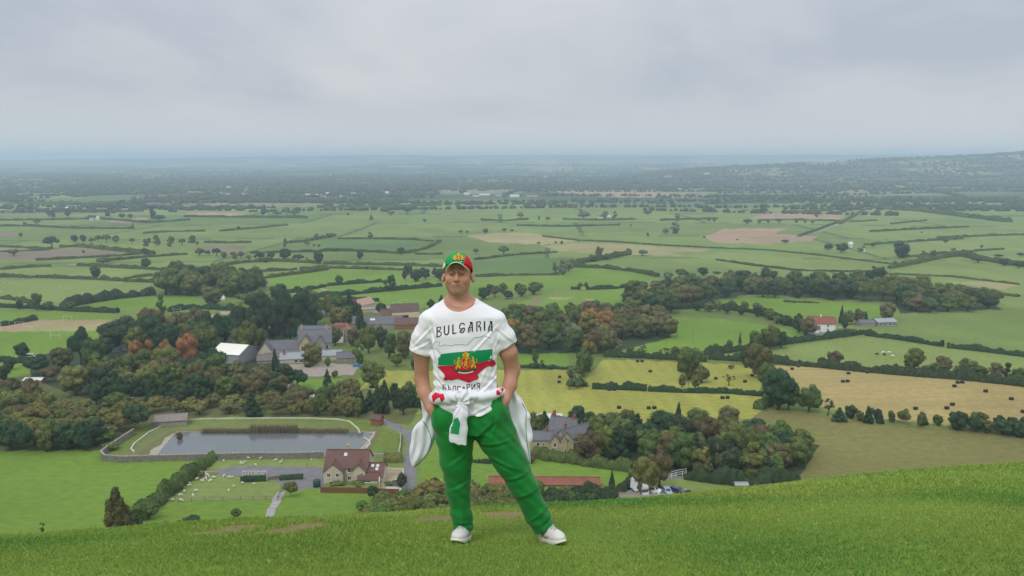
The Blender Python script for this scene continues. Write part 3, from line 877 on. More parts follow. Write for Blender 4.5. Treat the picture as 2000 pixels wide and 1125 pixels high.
# ---- hedges: (points in the photograph, height m, width m, material, place words)
HEDGES = [
 ([(0,431),(95,430),(165,428),(210,429),(290,436),(370,430)],2.6,5,'g','below the pink ploughed strips at far left'),
 ([(0,442),(60,442),(140,446),(260,447)],2.0,4,'g','running right from the two far-left round trees'),
 ([(0,482),(60,485),(100,487)],2.2,4,'g','ending at the big lone oak at far left'),
 ([(118,483),(160,482),(200,487),(270,494),(300,497)],3.4,6,'g','curving over the brown field at left'),
 ([(0,492),(60,490),(95,489)],1.6,3,'g','across the bare strip at the left edge'),
 ([(70,509),(130,506),(200,502),(270,497)],2.0,4,'g','along the lower edge of the brown field'),
 ([(190,512),(270,504),(350,498),(365,497)],2.4,4,'g','rising right below the brown field'),
 ([(0,527),(60,522),(100,520)],2.2,4,'g','left of the pale farm track at left'),
 ([(155,519),(210,522),(290,526),(340,529)],2.6,5,'g','right of the pale farm track at left'),
 ([(0,541),(100,543),(190,546),(250,550),(310,552)],2.6,4,'g','passing under the lone round tree at left'),
 ([(245,545),(270,541),(312,538)],2.0,3.5,'g','short one meeting the wooded copse from the left'),
 ([(0,583),(30,586),(60,592)],3.0,4,'g','stub at the left edge under the speckled field'),
 ([(125,600),(170,592),(220,584),(300,576)],6.0,7,'d','tall bushy one left of the wooded copse'),
 ([(0,600),(60,602),(150,608),(230,611)],2.6,3.5,'d','above the playing fields at left'),
 ([(330,609),(350,606),(375,602),(450,606),(520,607)],2.6,3.5,'d','below the wooded copse'),
 ([(0,637),(30,632),(68,625)],3.0,4,'d','stub beside the sports pitch corner'),
 ([(0,706),(50,708),(90,705)],2.5,3,'d','behind the white van at left'),
 ([(400,474),(450,475),(490,474)],2.6,5,'g','thin one in the mid plain above the copse'),
 ([(555,475),(590,473),(640,464),(655,461)],3.0,4,'g','slanting up to the right in the mid plain'),
 ([(660,467),(720,467),(800,468),(848,472)],1.8,3,'g','thin line crossing left of the cap'),
 ([(490,495),(620,492),(650,490),(690,491),(780,495),(800,494)],2.4,3.5,'g','long one behind the row of round trees'),
 ([(800,494),(835,485),(860,472)],2.6,3.5,'g','climbing to the right beside the cap'),
 ([(810,497),(865,497)],1.6,2.5,'g','short level one left of the cap'),
 ([(430,520),(470,514),(530,510),(600,513),(625,515)],2.8,4,'g','under the row of round trees, left half'),
 ([(632,516),(760,518),(862,521)],2.6,3.5,'g','under the row of round trees, right half'),
 ([(490,532),(580,527)],2.0,3,'g','short one above the long curved field'),
 ([(585,526),(650,524),(790,528)],2.2,3,'g','upper edge of the deep green field'),
 ([(508,545),(560,538),(600,533),(640,527)],2.6,3.5,'g','left edge of the deep green field'),
 ([(560,573),(600,567),(635,560)],2.6,3.5,'d','lower left of the deep green field'),
 ([(640,558),(700,554),(745,551)],2.6,3.5,'d','lower right of the deep green field'),
 ([(620,581),(680,576),(760,568),(862,559)],3.0,4,'d','behind the village from the round tree leftward'),
 ([(926,508),(1000,499),(1088,493)],1.8,2.8,'g','right of the cap under the lone oak'),
 ([(930,541),(1000,538),(1092,537)],1.8,2.8,'g','right of the cheek, lower edge of the dull field'),
 ([(1110,518),(1150,511),(1190,505),(1228,497)],5,6,'g','thick one slanting up to a reddish end'),
 ([(1118,522),(1180,524),(1240,531),(1285,541)],3.2,4,'g','curving down right from the willow clump'),
 ([(1115,565),(1133,565)],2.4,3,'d','stub left of the field gate'),
 ([(1145,566),(1200,564),(1262,556)],2.4,3,'d','right of the field gate'),
 ([(1275,555),(1340,548)],2.4,3,'d','short dark one left of the curved wood'),
 ([(1060,462),(1130,470),(1200,473),(1300,480),(1400,485)],0.9,3,'g','dark ditch line right of the tan field'),
 ([(1400,485),(1500,489),(1600,499),(1740,516)],0.9,3,'g','dark ditch line below the pink fields'),
 ([(1480,431),(1540,430),(1640,432)],1.8,4,'g','between the two pink fields at right'),
 ([(1640,438),(1665,424),(1695,407)],3.0,6,'g','left of the pale straight road'),
 ([(1706,407),(1800,413),(1880,423),(1970,434)],7,14,'g','long wooded one at right above the open plain'),
 ([(1560,462),(1640,433)],2,4,'g','slanting beside the pink fields'),
 ([(1740,524),(1790,514),(1830,505),(1870,500)],4,6,'g','bushy one right of the big round tree'),
 ([(1870,499),(1930,510),(2010,523)],5,7,'g','bushy one running to the right edge'),
 ([(1760,503),(1860,494),(1960,487)],1.8,3,'g','thin one above the bushy line at right'),
 ([(1700,534),(1860,541),(1990,556)],1.0,2.5,'g','faint ditch line above the curved wood'),
 ([(1740,438),(1810,431)],1.6,3,'g','short far one right of the pale road'),
 ([(1660,434),(1712,431)],1.6,3,'g','short far one beside the pale road'),
 ([(1320,604),(1380,601),(1430,606),(1480,612),(1560,641)],4,4,'d','in front of the white farmhouse, leftward'),
 ([(1378,694),(1450,684),(1520,674),(1590,664),(1650,657),(1690,651)],3.0,3.5,'d','rising to the farmhouse bend'),
 ([(1690,655),(1760,664),(1842,677)],2.4,2.6,'d','right of the farmhouse bend, before the gap'),
 ([(1850,679),(1930,688),(2010,698)],2.4,2.6,'d','right of the gap at the right edge'),
 ([(1385,701),(1510,709),(1620,719),(1720,729),(1800,736),(1900,744),(2010,756)],3.6,4,'d','long dark one above the stubble field'),
 ([(1180,696),(1250,699),(1310,702),(1380,706)],2.8,3.5,'d','above the square hay field'),
 ([(1110,754),(1147,754)],2.6,3,'d','left of the gap below the square hay field'),
 ([(1157,759),(1200,760),(1262,763)],2.6,3,'d','right of the gap below the square hay field'),
 ([(1266,764),(1350,767),(1420,768),(1490,774)],1.8,2,'d','low one below the tree clump in the hay'),
 ([(1000,718),(1060,719),(1122,722)],1.6,2,'d','low one behind the right forearm'),
 ([(1480,800),(1500,790),(1515,778)],3,4,'g','corner between hay and maize'),
 ([(1036,892),(1100,901),(1160,910),(1236,921)],2.7,4,'g','below the stone cottages'),
 ([(1345,934),(1400,943),(1480,950),(1560,948)],3.2,3.8,'d','dark one above the rough paddock at right'),
 ([(1208,962),(1222,955),(1240,944)],2.5,2,'d','dark one along the yard drive'),
 ([(415,897),(395,914),(378,925)],2.6,2.6,'g','upper stretch of the diagonal below the pond'),
 ([(376,928),(345,953),(310,980),(290,998),(268,1018)],2.8,3.0,'g','lower stretch of the diagonal below the pond'),
 ([(860,901),(930,903),(960,905)],1.2,1.5,'d','behind the knees across the paddock'),
 ([(1262,957),(1300,958)],1.3,1.0,'d','low clipped one behind the parked cars'),
 ([(750,902),(785,902)],2.2,3,'o','beside the lane right of the farmhouse'),
 ([(1700,453),(1790,448),(1890,444)],2.2,5,'g','thin far one above the tan stripes at right'),
 ([(1830,466),(1930,461),(2012,459)],2.2,4,'g','thin one reaching the right edge below the far woods'),
 ([(1690,479),(1800,471),(1880,467)],2.0,4,'g','thin one left of the tan stripes at right'),
 ([(1540,416),(1600,413),(1690,403)],3.0,8,'g','far one above the upper pink field'),
 ([(1380,399),(1460,396),(1540,397)],3.5,9,'g','far one right of the distant tan strip'),
 ([(1290,431),(1340,429),(1400,428)],2.5,6,'g','far one beside the pale willows'),
 ([(1100,429),(1160,431),(1240,429)],2.5,6,'g','far one under the pale riverside farm'),
 ([(1010,441),(1100,443),(1210,440)],1.8,4,'g','faint one above the tan field'),
 ([(940,431),(985,432),(1030,429)],2.5,6,'g','short far one above the cap at right'),
 ([(620,406),(760,404),(862,401)],3.5,9,'g','far one across the plain above the cap'),
 ([(360,424),(480,425),(600,426)],3.0,6,'g','far one below the pink strip left of centre'),
 ([(430,452),(500,446),(560,440)],1.8,5,'g','faint one rising above the mid plain'),
 ([(280,456),(330,453),(400,452)],2.0,4,'g','thin one above the left thickets'),
 ([(150,413),(210,414),(280,413)],4.0,9,'g','far one under the upper pink strips'),
 ([(20,398),(120,400),(230,397)],4.5,12,'g','farthest one at upper left'),
 ([(1400,508),(1480,520),(1560,529),(1700,532)],1.2,3,'g','faint one above the curved wood at centre right'),
 ([(1880,562),(1940,575),(1990,580)],1.4,3,'g','faint one right of the curved wood'),
 ([(640,586),(680,590),(740,588)],2.6,4,'d','short one behind the pink-roofed house'),
 ([(1530,590),(1600,592)],1.0,2,'g','short one in the field before the curved wood'),
]
for i, (pl, h_, w_, mk, wh) in enumerate(HEDGES):
    hedge(pl, h_, w_, ('dark ' if mk == 'd' else 'green ') + 'hedge, ' + wh, mk=mk)

TG = {'r': 'round'}
S1 = [(72,441,15,18,'oak','wide'),(49,441,8,10,'oak','round'),(260,447,11,8,'oak','tall'),(41,463,9,9,'oak','round'),(283,497,13,19,'dark','wide'),(27,500,14,24,'brown','bush'),
 (102,486,24,34,'dark','wide'),(187,543,23,26,'dark','round'),(285,525,20,22,'dark','round'),(203,520,18,20,'oak','wide'),(163,495,6,8,'brown','bush'),(96,424,14,10,'oak','tall'),
 (104,424,20,9,'dark','cone'),(133,425,16,14,'dark','tall'),(210,422,14,10,'dark','cone'),(300,432,28,16,'dark','tall'),(312,432,12,22,'dark','bush'),(180,430,10,22,'dark','bush'),(238,427,10,16,'dark','bush'),(255,427,9,14,'dark','bush')]
do_place(S1, 'on the far left plain', 'lone trees on the far left plain')
cluster([(143,476),(228,477),(228,472),(143,472)],7,(12,17),(1.0,1.6),[(('dark','round'),2),(('oak','wide'),2)],'in the long clump on the left plain','clump on the left plain',1)
cluster([(255,482),(392,482),(392,474),(255,474)],10,(10,20),(.7,1.4),[(('oak','tall'),2),(('oak','wide'),2)],'in the loose row left of mid plain','loose row on the left plain',2)
cluster([(390,500),(520,514),(520,508),(400,497)],10,(10,16),(1,1.6),[(('oak','round'),2),(('brown','bush'),1),(('dark','wide'),1)],'in the thicket left of the round-tree row','thicket left of the round-tree row',3)
S2 = [(515,421,13,16,'dark','round'),(560,420,16,20,'oak','wide'),(575,421,10,30,'oak','bush'),(542,421,9,20,'oak','bush'),(466,449,7,10,'dark','bush'),(723,466,13,14,'oak','tall'),(618,468,12,11,'oak','round'),(640,464,9,9,'oak','round'),
 (557,483,18,10,'oak','tall'),(557,508,22,26,'dark','round'),(530,510,19,20,'dark','wide'),(583,511,14,24,'dark','wide'),(622,515,24,26,'dark','round'),(599,512,10,6,'oak','tall'),(703,507,16,17,'dark','round'),(783,497,14,22,'dark','wide'),
 (717,526,7,8,'dark','bush'),(663,556,19,19,'oak','round'),(761,569,32,30,'oak','tall'),(725,429,11,9,'oak','cone'),(764,421,9,18,'oak','bush'),(795,420,15,18,'dark','wide'),(651,413,11,9,'oak','round'),(703,411,7,40,'oak','bush'),
 (830,434,6,10,'dark','bush'),(600,480,8,12,'oak','bush'),(613,482,6,8,'oak','bush'),(623,483,6,7,'dark','bush'),(655,491,5,14,'dark','bush'),(680,421,5,8,'dark','bush')]
do_place(S2, 'in the middle of the plain', 'lone trees in the middle of the plain')
cluster([(775,549),(868,551),(868,540),(790,536)],8,(16,26),(.9,1.3),[(('dark','round'),3),(('brown','round'),1),(('oak','tall'),2)],'in the grove just left of the face','grove left of the face',4)
S3 = [(929,496,11,14,'oak','wide'),(984,498,18,27,'oak','wide'),(1016,428,14,15,'oak','wide'),(1053,431,10,6,'oak','tall'),(1070,431,8,12,'oak','bush'),(1098,536,28,24,'pale','tall'),(1110,530,20,22,'pale','round'),(1085,534,22,16,'pale','tall'),
 (1171,503,22,18,'oak','round'),(1158,511,14,22,'oak','round'),(1186,508,13,18,'oak','wide'),(1255,499,11,22,'oak','wide'),(1133,566,14,13,'oak','wide'),(1145,566,16,12,'oak','wide'),(1265,420,9,20,'dark','bush'),(1322,432,15,16,'pale','tall'),
 (1318,456,22,24,'pale','tall'),(1300,456,11,14,'pale','round'),(1247,395,5,8,'dark','bush'),(900,456,7,12,'brown','bush'),(912,456,6,9,'brown','bush'),(948,455,9,14,'brown','round'),(985,453,8,12,'brown','bush'),(1000,453,6,10,'brown','bush'),
 (1097,477,7,7,'brown','round'),(1052,477,5,9,'brown','bush'),(1085,476,5,6,'brown','bush'),(1130,474,6,5,'brown','bush'),(1265,462,8,7,'dark','round'),(1232,443,5,4,'dark','bush'),(1140,428,14,30,'pale','bush'),(1180,428,16,20,'pale','tall'),(1200,428,16,14,'pale','tall'),
 (1135,418,10,8,'oak','tall')]
do_place(S3, 'on the plain right of the cap', 'lone trees right of the cap')
S4 = [(1492,418,14,20,'dark','wide'),(1521,436,9,16,'dark','wide'),(1385,433,9,9,'oak','round'),(1395,433,8,8,'oak','round'),(1460,438,10,26,'oak','bush'),(1375,466,5,6,'dark','bush'),(1483,436,7,8,'oak','round'),(1500,436,8,8,'oak','round'),
 (1555,436,8,8,'oak','round'),(1572,437,8,7,'oak','tall'),(1587,437,8,7,'oak','tall'),(1595,425,6,12,'brown','bush'),(1618,488,13,20,'dark','round'),(1643,493,19,30,'dark','round'),(1680,493,10,14,'oak','round'),(1760,504,31,38,'dark','round'),
 (1705,483,9,11,'dark','bush'),(1845,475,8,14,'dark','bush'),(1822,503,15,15,'dark','round'),(1800,508,10,26,'brown','bush'),(1706,526,7,9,'dark','bush'),(1738,527,7,7,'dark','bush'),(1724,526,5,10,'dark','bush'),(1373,539,17,24,'dark','round'),
 (1331,545,20,30,'oak','wide'),(1305,546,16,26,'pale','round'),(1350,545,12,26,'oak','bush'),(1400,535,5,22,'dark','bush'),(1803,494,5,6,'dark','bush'),(1860,490,5,7,'dark','bush'),(1865,489,5,6,'dark','bush'),(1917,484,6,7,'brown','round'),
 (1950,503,7,16,'dark','bush'),(1993,501,8,14,'dark','bush'),(1880,497,10,12,'oak','tall'),(1960,519,14,22,'dark','round'),(1990,524,14,24,'dark','bush'),(1910,513,12,26,'dark','bush'),(1534,475,7,20,'dark','bush'),(1440,470,4,5,'dark','bush'),(1800,456,4,4,'dark','bush')]
do_place(S4, 'on the right-hand plain', 'lone trees on the right-hand plain')
# wooded copse
cluster([(320,577),(505,580),(500,562),(330,560)],30,(38,52),(1.0,1.35),[(('dark','round'),4),(('oak','round'),4),(('oak','wide'),2)],'in the wooded copse beyond the village','trees of the wooded copse',10)
S5 = [(415,596,36,52,'oak','round'),(316,612,36,24,'oak','tall'),(72,606,34,28,'oak','tall'),(38,604,18,16,'dark','round'),(95,606,18,22,'oak','round'),(140,607,18,20,'oak','round'),(450,604,14,18,'oak','bush'),(545,590,36,40,'dark','round'),
 (505,590,22,44,'oak','bush'),(480,592,20,40,'oak','bush'),(600,600,34,36,'brown','round'),(655,600,28,30,'oak','round'),(683,630,62,26,'dark','column'),(704,645,52,24,'dark','column'),(697,635,44,22,'dark','tall'),(745,612,22,26,'dark','round'),(862,600,24,24,'dark','cone'),(842,604,20,20,'dark','round')]
do_place(S5, 'around the village beyond the school', 'trees around the village')
cluster([(215,694),(372,694),(380,662),(210,668)],11,(52,68),(.85,1.15),[(('oak','round'),3),(('dark','round'),3),(('brown','round'),2)],'in the big group behind the orange trees','big group behind the orange trees',11)
cluster([(398,700),(480,700),(485,672),(405,672)],5,(66,84),(.8,1.0),[(('dark','wide'),2),(('oak','round'),2)],'in the dark group above the white-roofed hall','dark group above the white-roofed hall',12)
cluster([(495,688),(600,660),(600,630),(500,650)],9,(70,88),(.6,.8),[(('dark','tall'),3),(('dark','round'),2),(('oak','tall'),1)],'in the tall dark belt behind the school','tall dark belt behind the school',13)
cluster([(600,640),(690,645),(690,618),(605,615)],7,(38,52),(.9,1.2),[(('oak','round'),2),(('olive','round'),2),(('brown','round'),1)],'in the mixed trees behind the slate roofs','mixed trees behind the slate roofs',14)
S6 = [(266,712,50,38,'rust','round'),(290,722,58,36,'rust','tall'),(322,704,42,28,'rust','round'),(366,712,62,50,'rust','round'),(122,722,44,50,'brown','round'),(42,700,32,32,'dark','round'),(20,722,24,24,'dark','round'),(76,732,36,60,'dark','bush'),
 (8,742,30,26,'dark','round'),(160,712,72,56,'dark','wide'),(186,722,60,50,'oak','round'),(148,772,58,60,'olive','round'),(60,768,30,40,'brown','round'),(25,768,30,40,'dark','round'),(100,745,30,40,'brown','bush'),(205,700,40,40,'dark','round'),(305,692,34,30,'dark','round')]
do_place(S6, 'in the left woods', 'trees of the left woods')
cluster([(195,772),(425,772),(425,735),(200,738)],21,(46,62),(.9,1.2),[(('oak','round'),3),(('olive','round'),2),(('brown','round'),2),(('mid','tall'),2),(('dark','round'),1)],'in the wood left of the school','wood left of the school',15)
cluster([(180,792),(400,795),(400,778),(190,776)],11,(42,54),(.8,1.1),[(('dark','cone'),2),(('dark','tall'),2),(('dark','round'),2)],'in the dark belt above the scrub','dark belt above the scrub',16)
cluster([(425,784),(560,790),(560,756),(425,752)],11,(38,52),(.85,1.1),[(('oak','round'),3),(('dark','tall'),2),(('brown','round'),2)],'in the trees below the school','trees below the school',17)
S7 = [(264,840,52,70,'dark','bush'),(493,813,48,44,'dark','cone'),(728,757,50,52,'oak','round'),(612,714,46,44,'olive','round'),(603,716,34,34,'oak','tall'),(582,758,38,46,'dark','wide'),(640,762,42,26,'dark','cone'),(654,737,14,16,'mid','round'),
 (676,780,42,44,'brown','round'),(512,700,60,30,'olive','tall'),(538,724,44,20,'dark','column'),(640,716,18,14,'mid','round'),(655,675,36,34,'oak','round'),(690,676,38,34,'brown','round'),(720,690,56,40,'oak','round'),(745,680,44,34,'dark','round'),(700,712,48,32,'mid','tall'),
 (760,700,50,40,'oak','tall'),(790,700,56,40,'brown','round'),(815,700,50,36,'dark','tall'),(775,716,30,30,'mid','round'),(810,722,22,20,'dark','round')]
do_place(S7, 'near the school and pond', 'trees near the school and pond')
cluster([(565,812),(690,815),(700,790),(575,780)],9,(36,52),(.8,1.2),[(('oak','round'),2),(('brown','round'),2),(('olive','round'),2)],'in the thicket behind the pond bank','thicket behind the pond bank',18)
cluster([(690,818),(835,810),(835,785),(740,780)],13,(38,60),(.6,1.0),[(('dark','cone'),3),(('dark','tall'),2),(('oak','round'),2),(('brown','round'),1)],'in the conifers left of the forearm','conifers left of the forearm',19)
# scrub in front of the woods
cluster([(0,872),(190,874),(255,842),(230,800),(100,790),(0,770)],44,(22,42),(1.2,1.9),[(('olive','bush'),4),(('brown','bush'),2),(('oak','bush'),2)],'in the scrub at left','bushes of the left scrub',20,'bush')
cluster([(230,812),(480,810),(560,812),(680,812),(690,795),(480,785),(230,790)],34,(20,34),(1.3,2.0),[(('olive','bush'),4),(('brown','bush'),3)],'in the scrub above the pond','bushes above the pond',21,'bush')
cluster([(0,884),(185,880),(190,866),(0,868)],9,(52,66),(.8,1.15),[(('dark','round'),2),(('oak','round'),2),(('olive','round'),1),(('dark','bush'),1)],'along the edge of the near left field','wood edge at the near left field',22)
# right of the person
cluster([(1000,692),(1190,692),(1190,662),(1130,640),(1000,640)],22,(42,58),(.95,1.25),[(('brown','round'),2),(('oak','round'),3),(('olive','tall'),1),(('pale','round'),1),(('rust','round'),1)],'in the mixed wood right of the shoulder','mixed wood right of the shoulder',30)
cluster([(1150,668),(1306,660),(1290,632),(1130,632)],30,(34,46),(1.0,1.3),[(('brown','round'),5),(('oak','round'),1)],'in the brown wood above the hay field','brown wood above the hay field',31)
cluster([(1000,640),(1130,636),(1220,624),(1150,610),(1000,612)],12,(20,34),(1.0,1.4),[(('oak','round'),3),(('dark','round'),1),(('brown','wide'),1)],'in the trees below the sand arena','trees below the sand arena',32)
cluster([(940,588),(1020,582),(1080,568),(1020,566),(945,572)],9,(16,26),(1.0,1.4),[(('dark','round'),2),(('oak','round'),2),(('brown','bush'),2)],'right of the neck','trees right of the neck',33)
WP = [(('dark','round'),3),(('oak','round'),4),(('brown','round'),1),(('oak','wide'),2)]
cluster([(1228,612),(1330,612),(1340,592),(1290,578),(1235,588)],16,(30,42),(1.0,1.45),WP,'at the left end of the curved wood','curved wood, left end',34)
cluster([(1330,604),(1470,580),(1600,584),(1600,566),(1450,558),(1300,576)],30,(28,40),(1.05,1.45),WP,'in the middle of the curved wood','curved wood, middle',35)
cluster([(1600,586),(1740,592),(1790,610),(1800,578),(1700,562),(1600,562)],26,(32,44),(1.05,1.4),WP,'in the thick part of the curved wood','curved wood, thick part',36)
cluster([(1780,614),(1958,606),(1940,592),(1850,578),(1790,582)],20,(26,36),(1.05,1.45),WP,'at the right tail of the curved wood','curved wood, right tail',37)
S8 = [(1576,656,38,40,'brown','round'),(1560,650,30,30,'dark','round'),(1643,632,36,14,'dark','cone'),(1655,634,28,30,'oak','round'),(1678,633,30,30,'brown','round'),(1691,628,20,12,'dark','cone'),(1733,624,34,36,'brown','round'),(1650,642,18,14,'dark','round'),
 (1660,655,14,30,'oak','bush'),(1500,682,46,44,'oak','round'),(1475,683,38,30,'oak','round'),(1525,680,34,30,'dark','round'),(1424,686,24,18,'oak','round'),(1398,686,16,16,'oak','bush'),(1445,671,22,8,'dark','cone'),(1515,668,30,26,'oak','round'),
 (1482,738,68,62,'brown','round'),(1458,715,40,34,'dark','round'),(1500,768,60,40,'oak','round'),(1345,742,66,62,'oak','round'),(1370,748,34,38,'brown','round'),(1332,758,30,16,'olive','round'),(1358,760,30,22,'olive','round'),(1423,753,22,28,'olive','sparse'),(1427,720,8,18,'brown','bush'),
 (1520,800,78,70,'dark','round'),(1540,800,58,50,'oak','round'),(1580,805,54,52,'oak','round'),(1617,812,34,30,'oak','sparse'),(1605,713,16,22,'dark','round'),(1630,714,30,38,'brown','round'),
 (1785,724,44,46,'oak','round'),(1775,726,30,26,'oak','tall'),(1840,730,34,38,'brown','round'),(1825,732,24,26,'oak','round'),(1890,735,36,42,'oak','round'),(1915,738,24,34,'oak','round'),(1945,741,34,34,'brown','round'),(1967,742,34,22,'dark','tall'),(1990,747,30,34,'oak','round'),(1872,734,22,24,'brown','round'),(1808,730,18,24,'oak','bush'),
 (1207,692,30,20,'pale','tall'),(1231,694,20,18,'brown','round'),(1255,696,22,24,'brown','sparse'),(1300,700,22,26,'brown','sparse'),(1320,702,26,24,'oak','round'),(1044,720,40,18,'oak','tall'),(1058,720,18,12,'oak','tall'),(1075,722,10,12,'oak','bush'),
 (1140,735,56,42,'oak','round'),(1118,742,30,28,'pale','round'),(1150,725,60,40,'olive','tall'),(1128,758,30,28,'pale','round'),(1112,760,20,20,'oak','bush'),(1135,748,36,26,'oak','tall')]
do_place(S8, 'between farmhouse and hay fields', 'trees between farmhouse and hay fields')
cluster([(1335,612),(1430,614),(1540,640),(1560,634),(1450,604),(1345,604)],13,(16,26),(.9,1.3),[(('oak','round'),3),(('dark','round'),2),(('brown','bush'),1)],'in the hedgerow left of the white farmhouse','hedgerow left of the white farmhouse',38)
cluster([(1635,822),(1845,838),(1845,830),(1640,812)],13,(18,36),(.6,1.2),[(('dark','cone'),2),(('dark','round'),2),(('oak','round'),2),(('oak','bush'),2)],'in the row between stubble and maize','row between stubble and maize',39)
cluster([(1865,842),(2010,858),(2010,842),(1865,832)],12,(26,38),(.9,1.3),[(('dark','round'),3),(('dark','bush'),2),(('oak','round'),1)],'in the dark row at the right edge','dark row at the right edge',40)
MX = [(('dark','round'),3),(('oak','round'),4),(('brown','round'),2),(('mid','round'),1),(('dark','cone'),1),(('olive','tall'),1)]
cluster([(1150,905),(1240,900),(1320,918),(1320,862),(1200,856),(1150,870)],15,(50,70),(1.0,1.25),MX,'in the wood right of the cottages','wood right of the cottages',41)
cluster([(1320,920),(1400,930),(1480,938),(1480,868),(1420,852),(1320,862)],19,(54,78),(.95,1.2),MX,'in the middle of the near wood','near wood, middle',42)
cluster([(1480,938),(1545,922),(1590,896),(1580,878),(1500,868)],13,(44,62),(1.0,1.3),MX,'at the right end of the near wood','near wood, right end',43)
cluster([(1028,845),(1260,858),(1330,858),(1330,838),(1260,834),(1130,832),(1030,832)],17,(30,44),(.8,1.2),MX,'behind the stone cottages','trees behind the stone cottages',44)
S9 = [(1324,850,66,24,'dark','column'),(1287,850,50,26,'dark','cone'),(1262,962,72,62,'olive','round'),(1288,952,78,52,'brown','round'),(1240,955,46,34,'olive','round'),(1402,938,70,26,'pale','sparse'),(1382,940,50,22,'pale','sparse'),(1180,892,60,60,'mid','round'),(1325,976,16,14,'dark','round'),
 (1248,968,30,16,'oak','tall'),(1345,968,12,16,'dark','bush'),(1195,950,34,14,'dark','cone'),(1165,888,14,16,'olive','bush'),(1036,905,26,26,'brown','round')]
do_place(S9, 'around the cottages and car yard', 'trees around the car yard')
# just below the brow of the hill
cluster([(1065,1000),(1195,992),(1195,975),(1065,975)],14,(26,38),(1.2,1.8),[(('dark','bush'),3),(('oak','bush'),3)],'in the dark thicket right of the shin','dark thicket below the brow',50,'bush')
cluster([(690,1015),(830,1012),(1000,1010),(1060,1000),(1060,968),(900,962),(800,975),(720,990)],60,(20,36),(1.3,2.0),[(('mid','bush'),3),(('olive','bush'),4),(('oak','bush'),2)],'in the thicket behind the legs','thicket behind the legs',51,'bush')
S10 = [(839,947,16,24,'yellow','bush'),(858,943,8,14,'yellow','bush'),(850,952,20,30,'dark','bush'),(728,975,28,32,'dark','bush'),(568,969,30,32,'oak','bush'),(463,1012,20,28,'oak','bush'),(265,1034,32,36,'dark','bush'),(372,1024,17,44,'dark','bush'),(350,1025,10,20,'dark','bush'),
 (323,1028,12,12,'dark','bush'),(293,1013,34,44,'oak','bush'),(216,878,14,40,'olive','bush'),(784,962,40,26,'dark','bush'),(700,958,10,18,'dark','bush'),(415,897,12,16,'dark','bush'),(350,853,10,14,'brown','bush'),(352,862,16,14,'brown','bush'),(395,934,14,18,'brown','bush'),
 (925,985,26,40,'brown','bush'),(700,917,12,50,'oak','bush'),(760,950,10,30,'oak','bush'),(700,945,8,34,'olive','bush'),(660,948,8,34,'oak','bush'),(1120,896,8,10,'oak','bush'),(880,870,16,24,'dark','bush')]
do_place(S10, 'standing alone on the lower slope', 'bushes on the lower slope', 'bush')
do_place([(232,1050,104,82,'russet','column')], 'at the foot of the hill at left', 'tall conifer at left')
do_place([(85,1052,34,12,'brown','sparse')], 'sapling left of the columnar tree on the brow', 'sapling at left')
print('TREES', NTREE[0])

# clump of reeds on the far bank of the reservoir
r_ = np.random.default_rng(8); Vr = []
for k in range(5200):
    g = r_.uniform(-1, 1); x = POND_C[0] + POND_C[2] * g * .80; y = POND_C[1] + POND_C[3] * (1.0 + r_.uniform(-.08, .20))
    thick = 1.0 if -.35 < g < .30 else .45
    h = thick * r_.uniform(1.4, 3.2); a = r_.uniform(0, 3.14); w_ = .10
    z = max(ground_z(x, y), wz - .3) if k % 20 == 0 else z if k else wz
    Vr += [(x - w_ * math.cos(a), y - w_ * math.sin(a), wz - .3), (x + w_ * math.cos(a), y + w_ * math.sin(a), wz - .3), (x + r_.normal() * .2, y + r_.normal() * .2, wz + h)]
Vr = np.array(Vr); me = np_mesh('reeds', Vr, np.arange(len(Vr)).reshape(-1, 3)); with_leaf(me, np.repeat(r_.uniform(.7, 1.3, len(Vr) // 3), 3))
tag(link('reeds', me, leaf_mat('reed_leaves', (0.260, 0.195, 0.130))), 'brown reeds along the far bank of the pond', 'reeds', kind='stuff')

# ---- far-off woods and hedgerow timber: one mass
r_ = np.random.default_rng(77); cen = []; rad = []
def row(y0, x0, ang, L, s0, s1, dens):
    k = int(L / dens)
    t_ = np.linspace(0, L, max(k, 2))
    for tt_ in t_:
        if r_.random() < .12: continue
        cen.append((x0 + math.cos(ang) * tt_ + r_.normal() * 4, y0 + math.sin(ang) * tt_ + r_.normal() * 4)); rad.append(r_.uniform(s0, s1))
for k in range(760):
    y0 = math.exp(r_.uniform(math.log(2050), math.log(13500))); u = r_.uniform(-.74, .74)
    if y0 < 3300 and (u > -.15 or y0 < 2400):
        if r_.random() < .72: continue
    row(y0, u * y0, r_.normal() * .25 + (0 if r_.random() < .7 else 1.4), r_.uniform(150, 900), 3.5, 8.5, 10 + y0 / 900.)
for k in range(260):          # woods
    y0 = math.exp(r_.uniform(math.log(3300), math.log(13000))); u = r_.uniform(-.74, .74); n = r_.integers(20, 70)
    for i in range(n):
        cen.append((u * y0 + r_.normal() * 170, y0 + r_.normal() * 70)); rad.append(r_.uniform(6, 11))
cen = np.array(cen); rad = np.array(rad)
zc = CZ + height(cen[:, 0], cen[:, 1])
iv, if_ = ICO1; n = len(cen)
J = 1 + .25 * r_.normal(size=(n, len(iv), 1))
V = iv[None] * J * rad[:, None, None] * np.array((1.15, 1.15, .85)) + np.stack([cen[:, 0], cen[:, 1], zc + rad * .55], 1)[:, None]
F = if_[None] + (np.arange(n) * len(iv))[:, None, None]
me = np_mesh('distant_woodland', V.reshape(-1, 3), F.reshape(-1, 3)); with_leaf(me, np.repeat(r_.uniform(.8, 1.15, n), len(iv)))
tag(link('distant_woodland', me, leaf_mat('far_leaves', (0.050, 0.070, 0.035))), 'far-off woods and hedgerow trees fading into blue haze', 'woodland', kind='stuff')

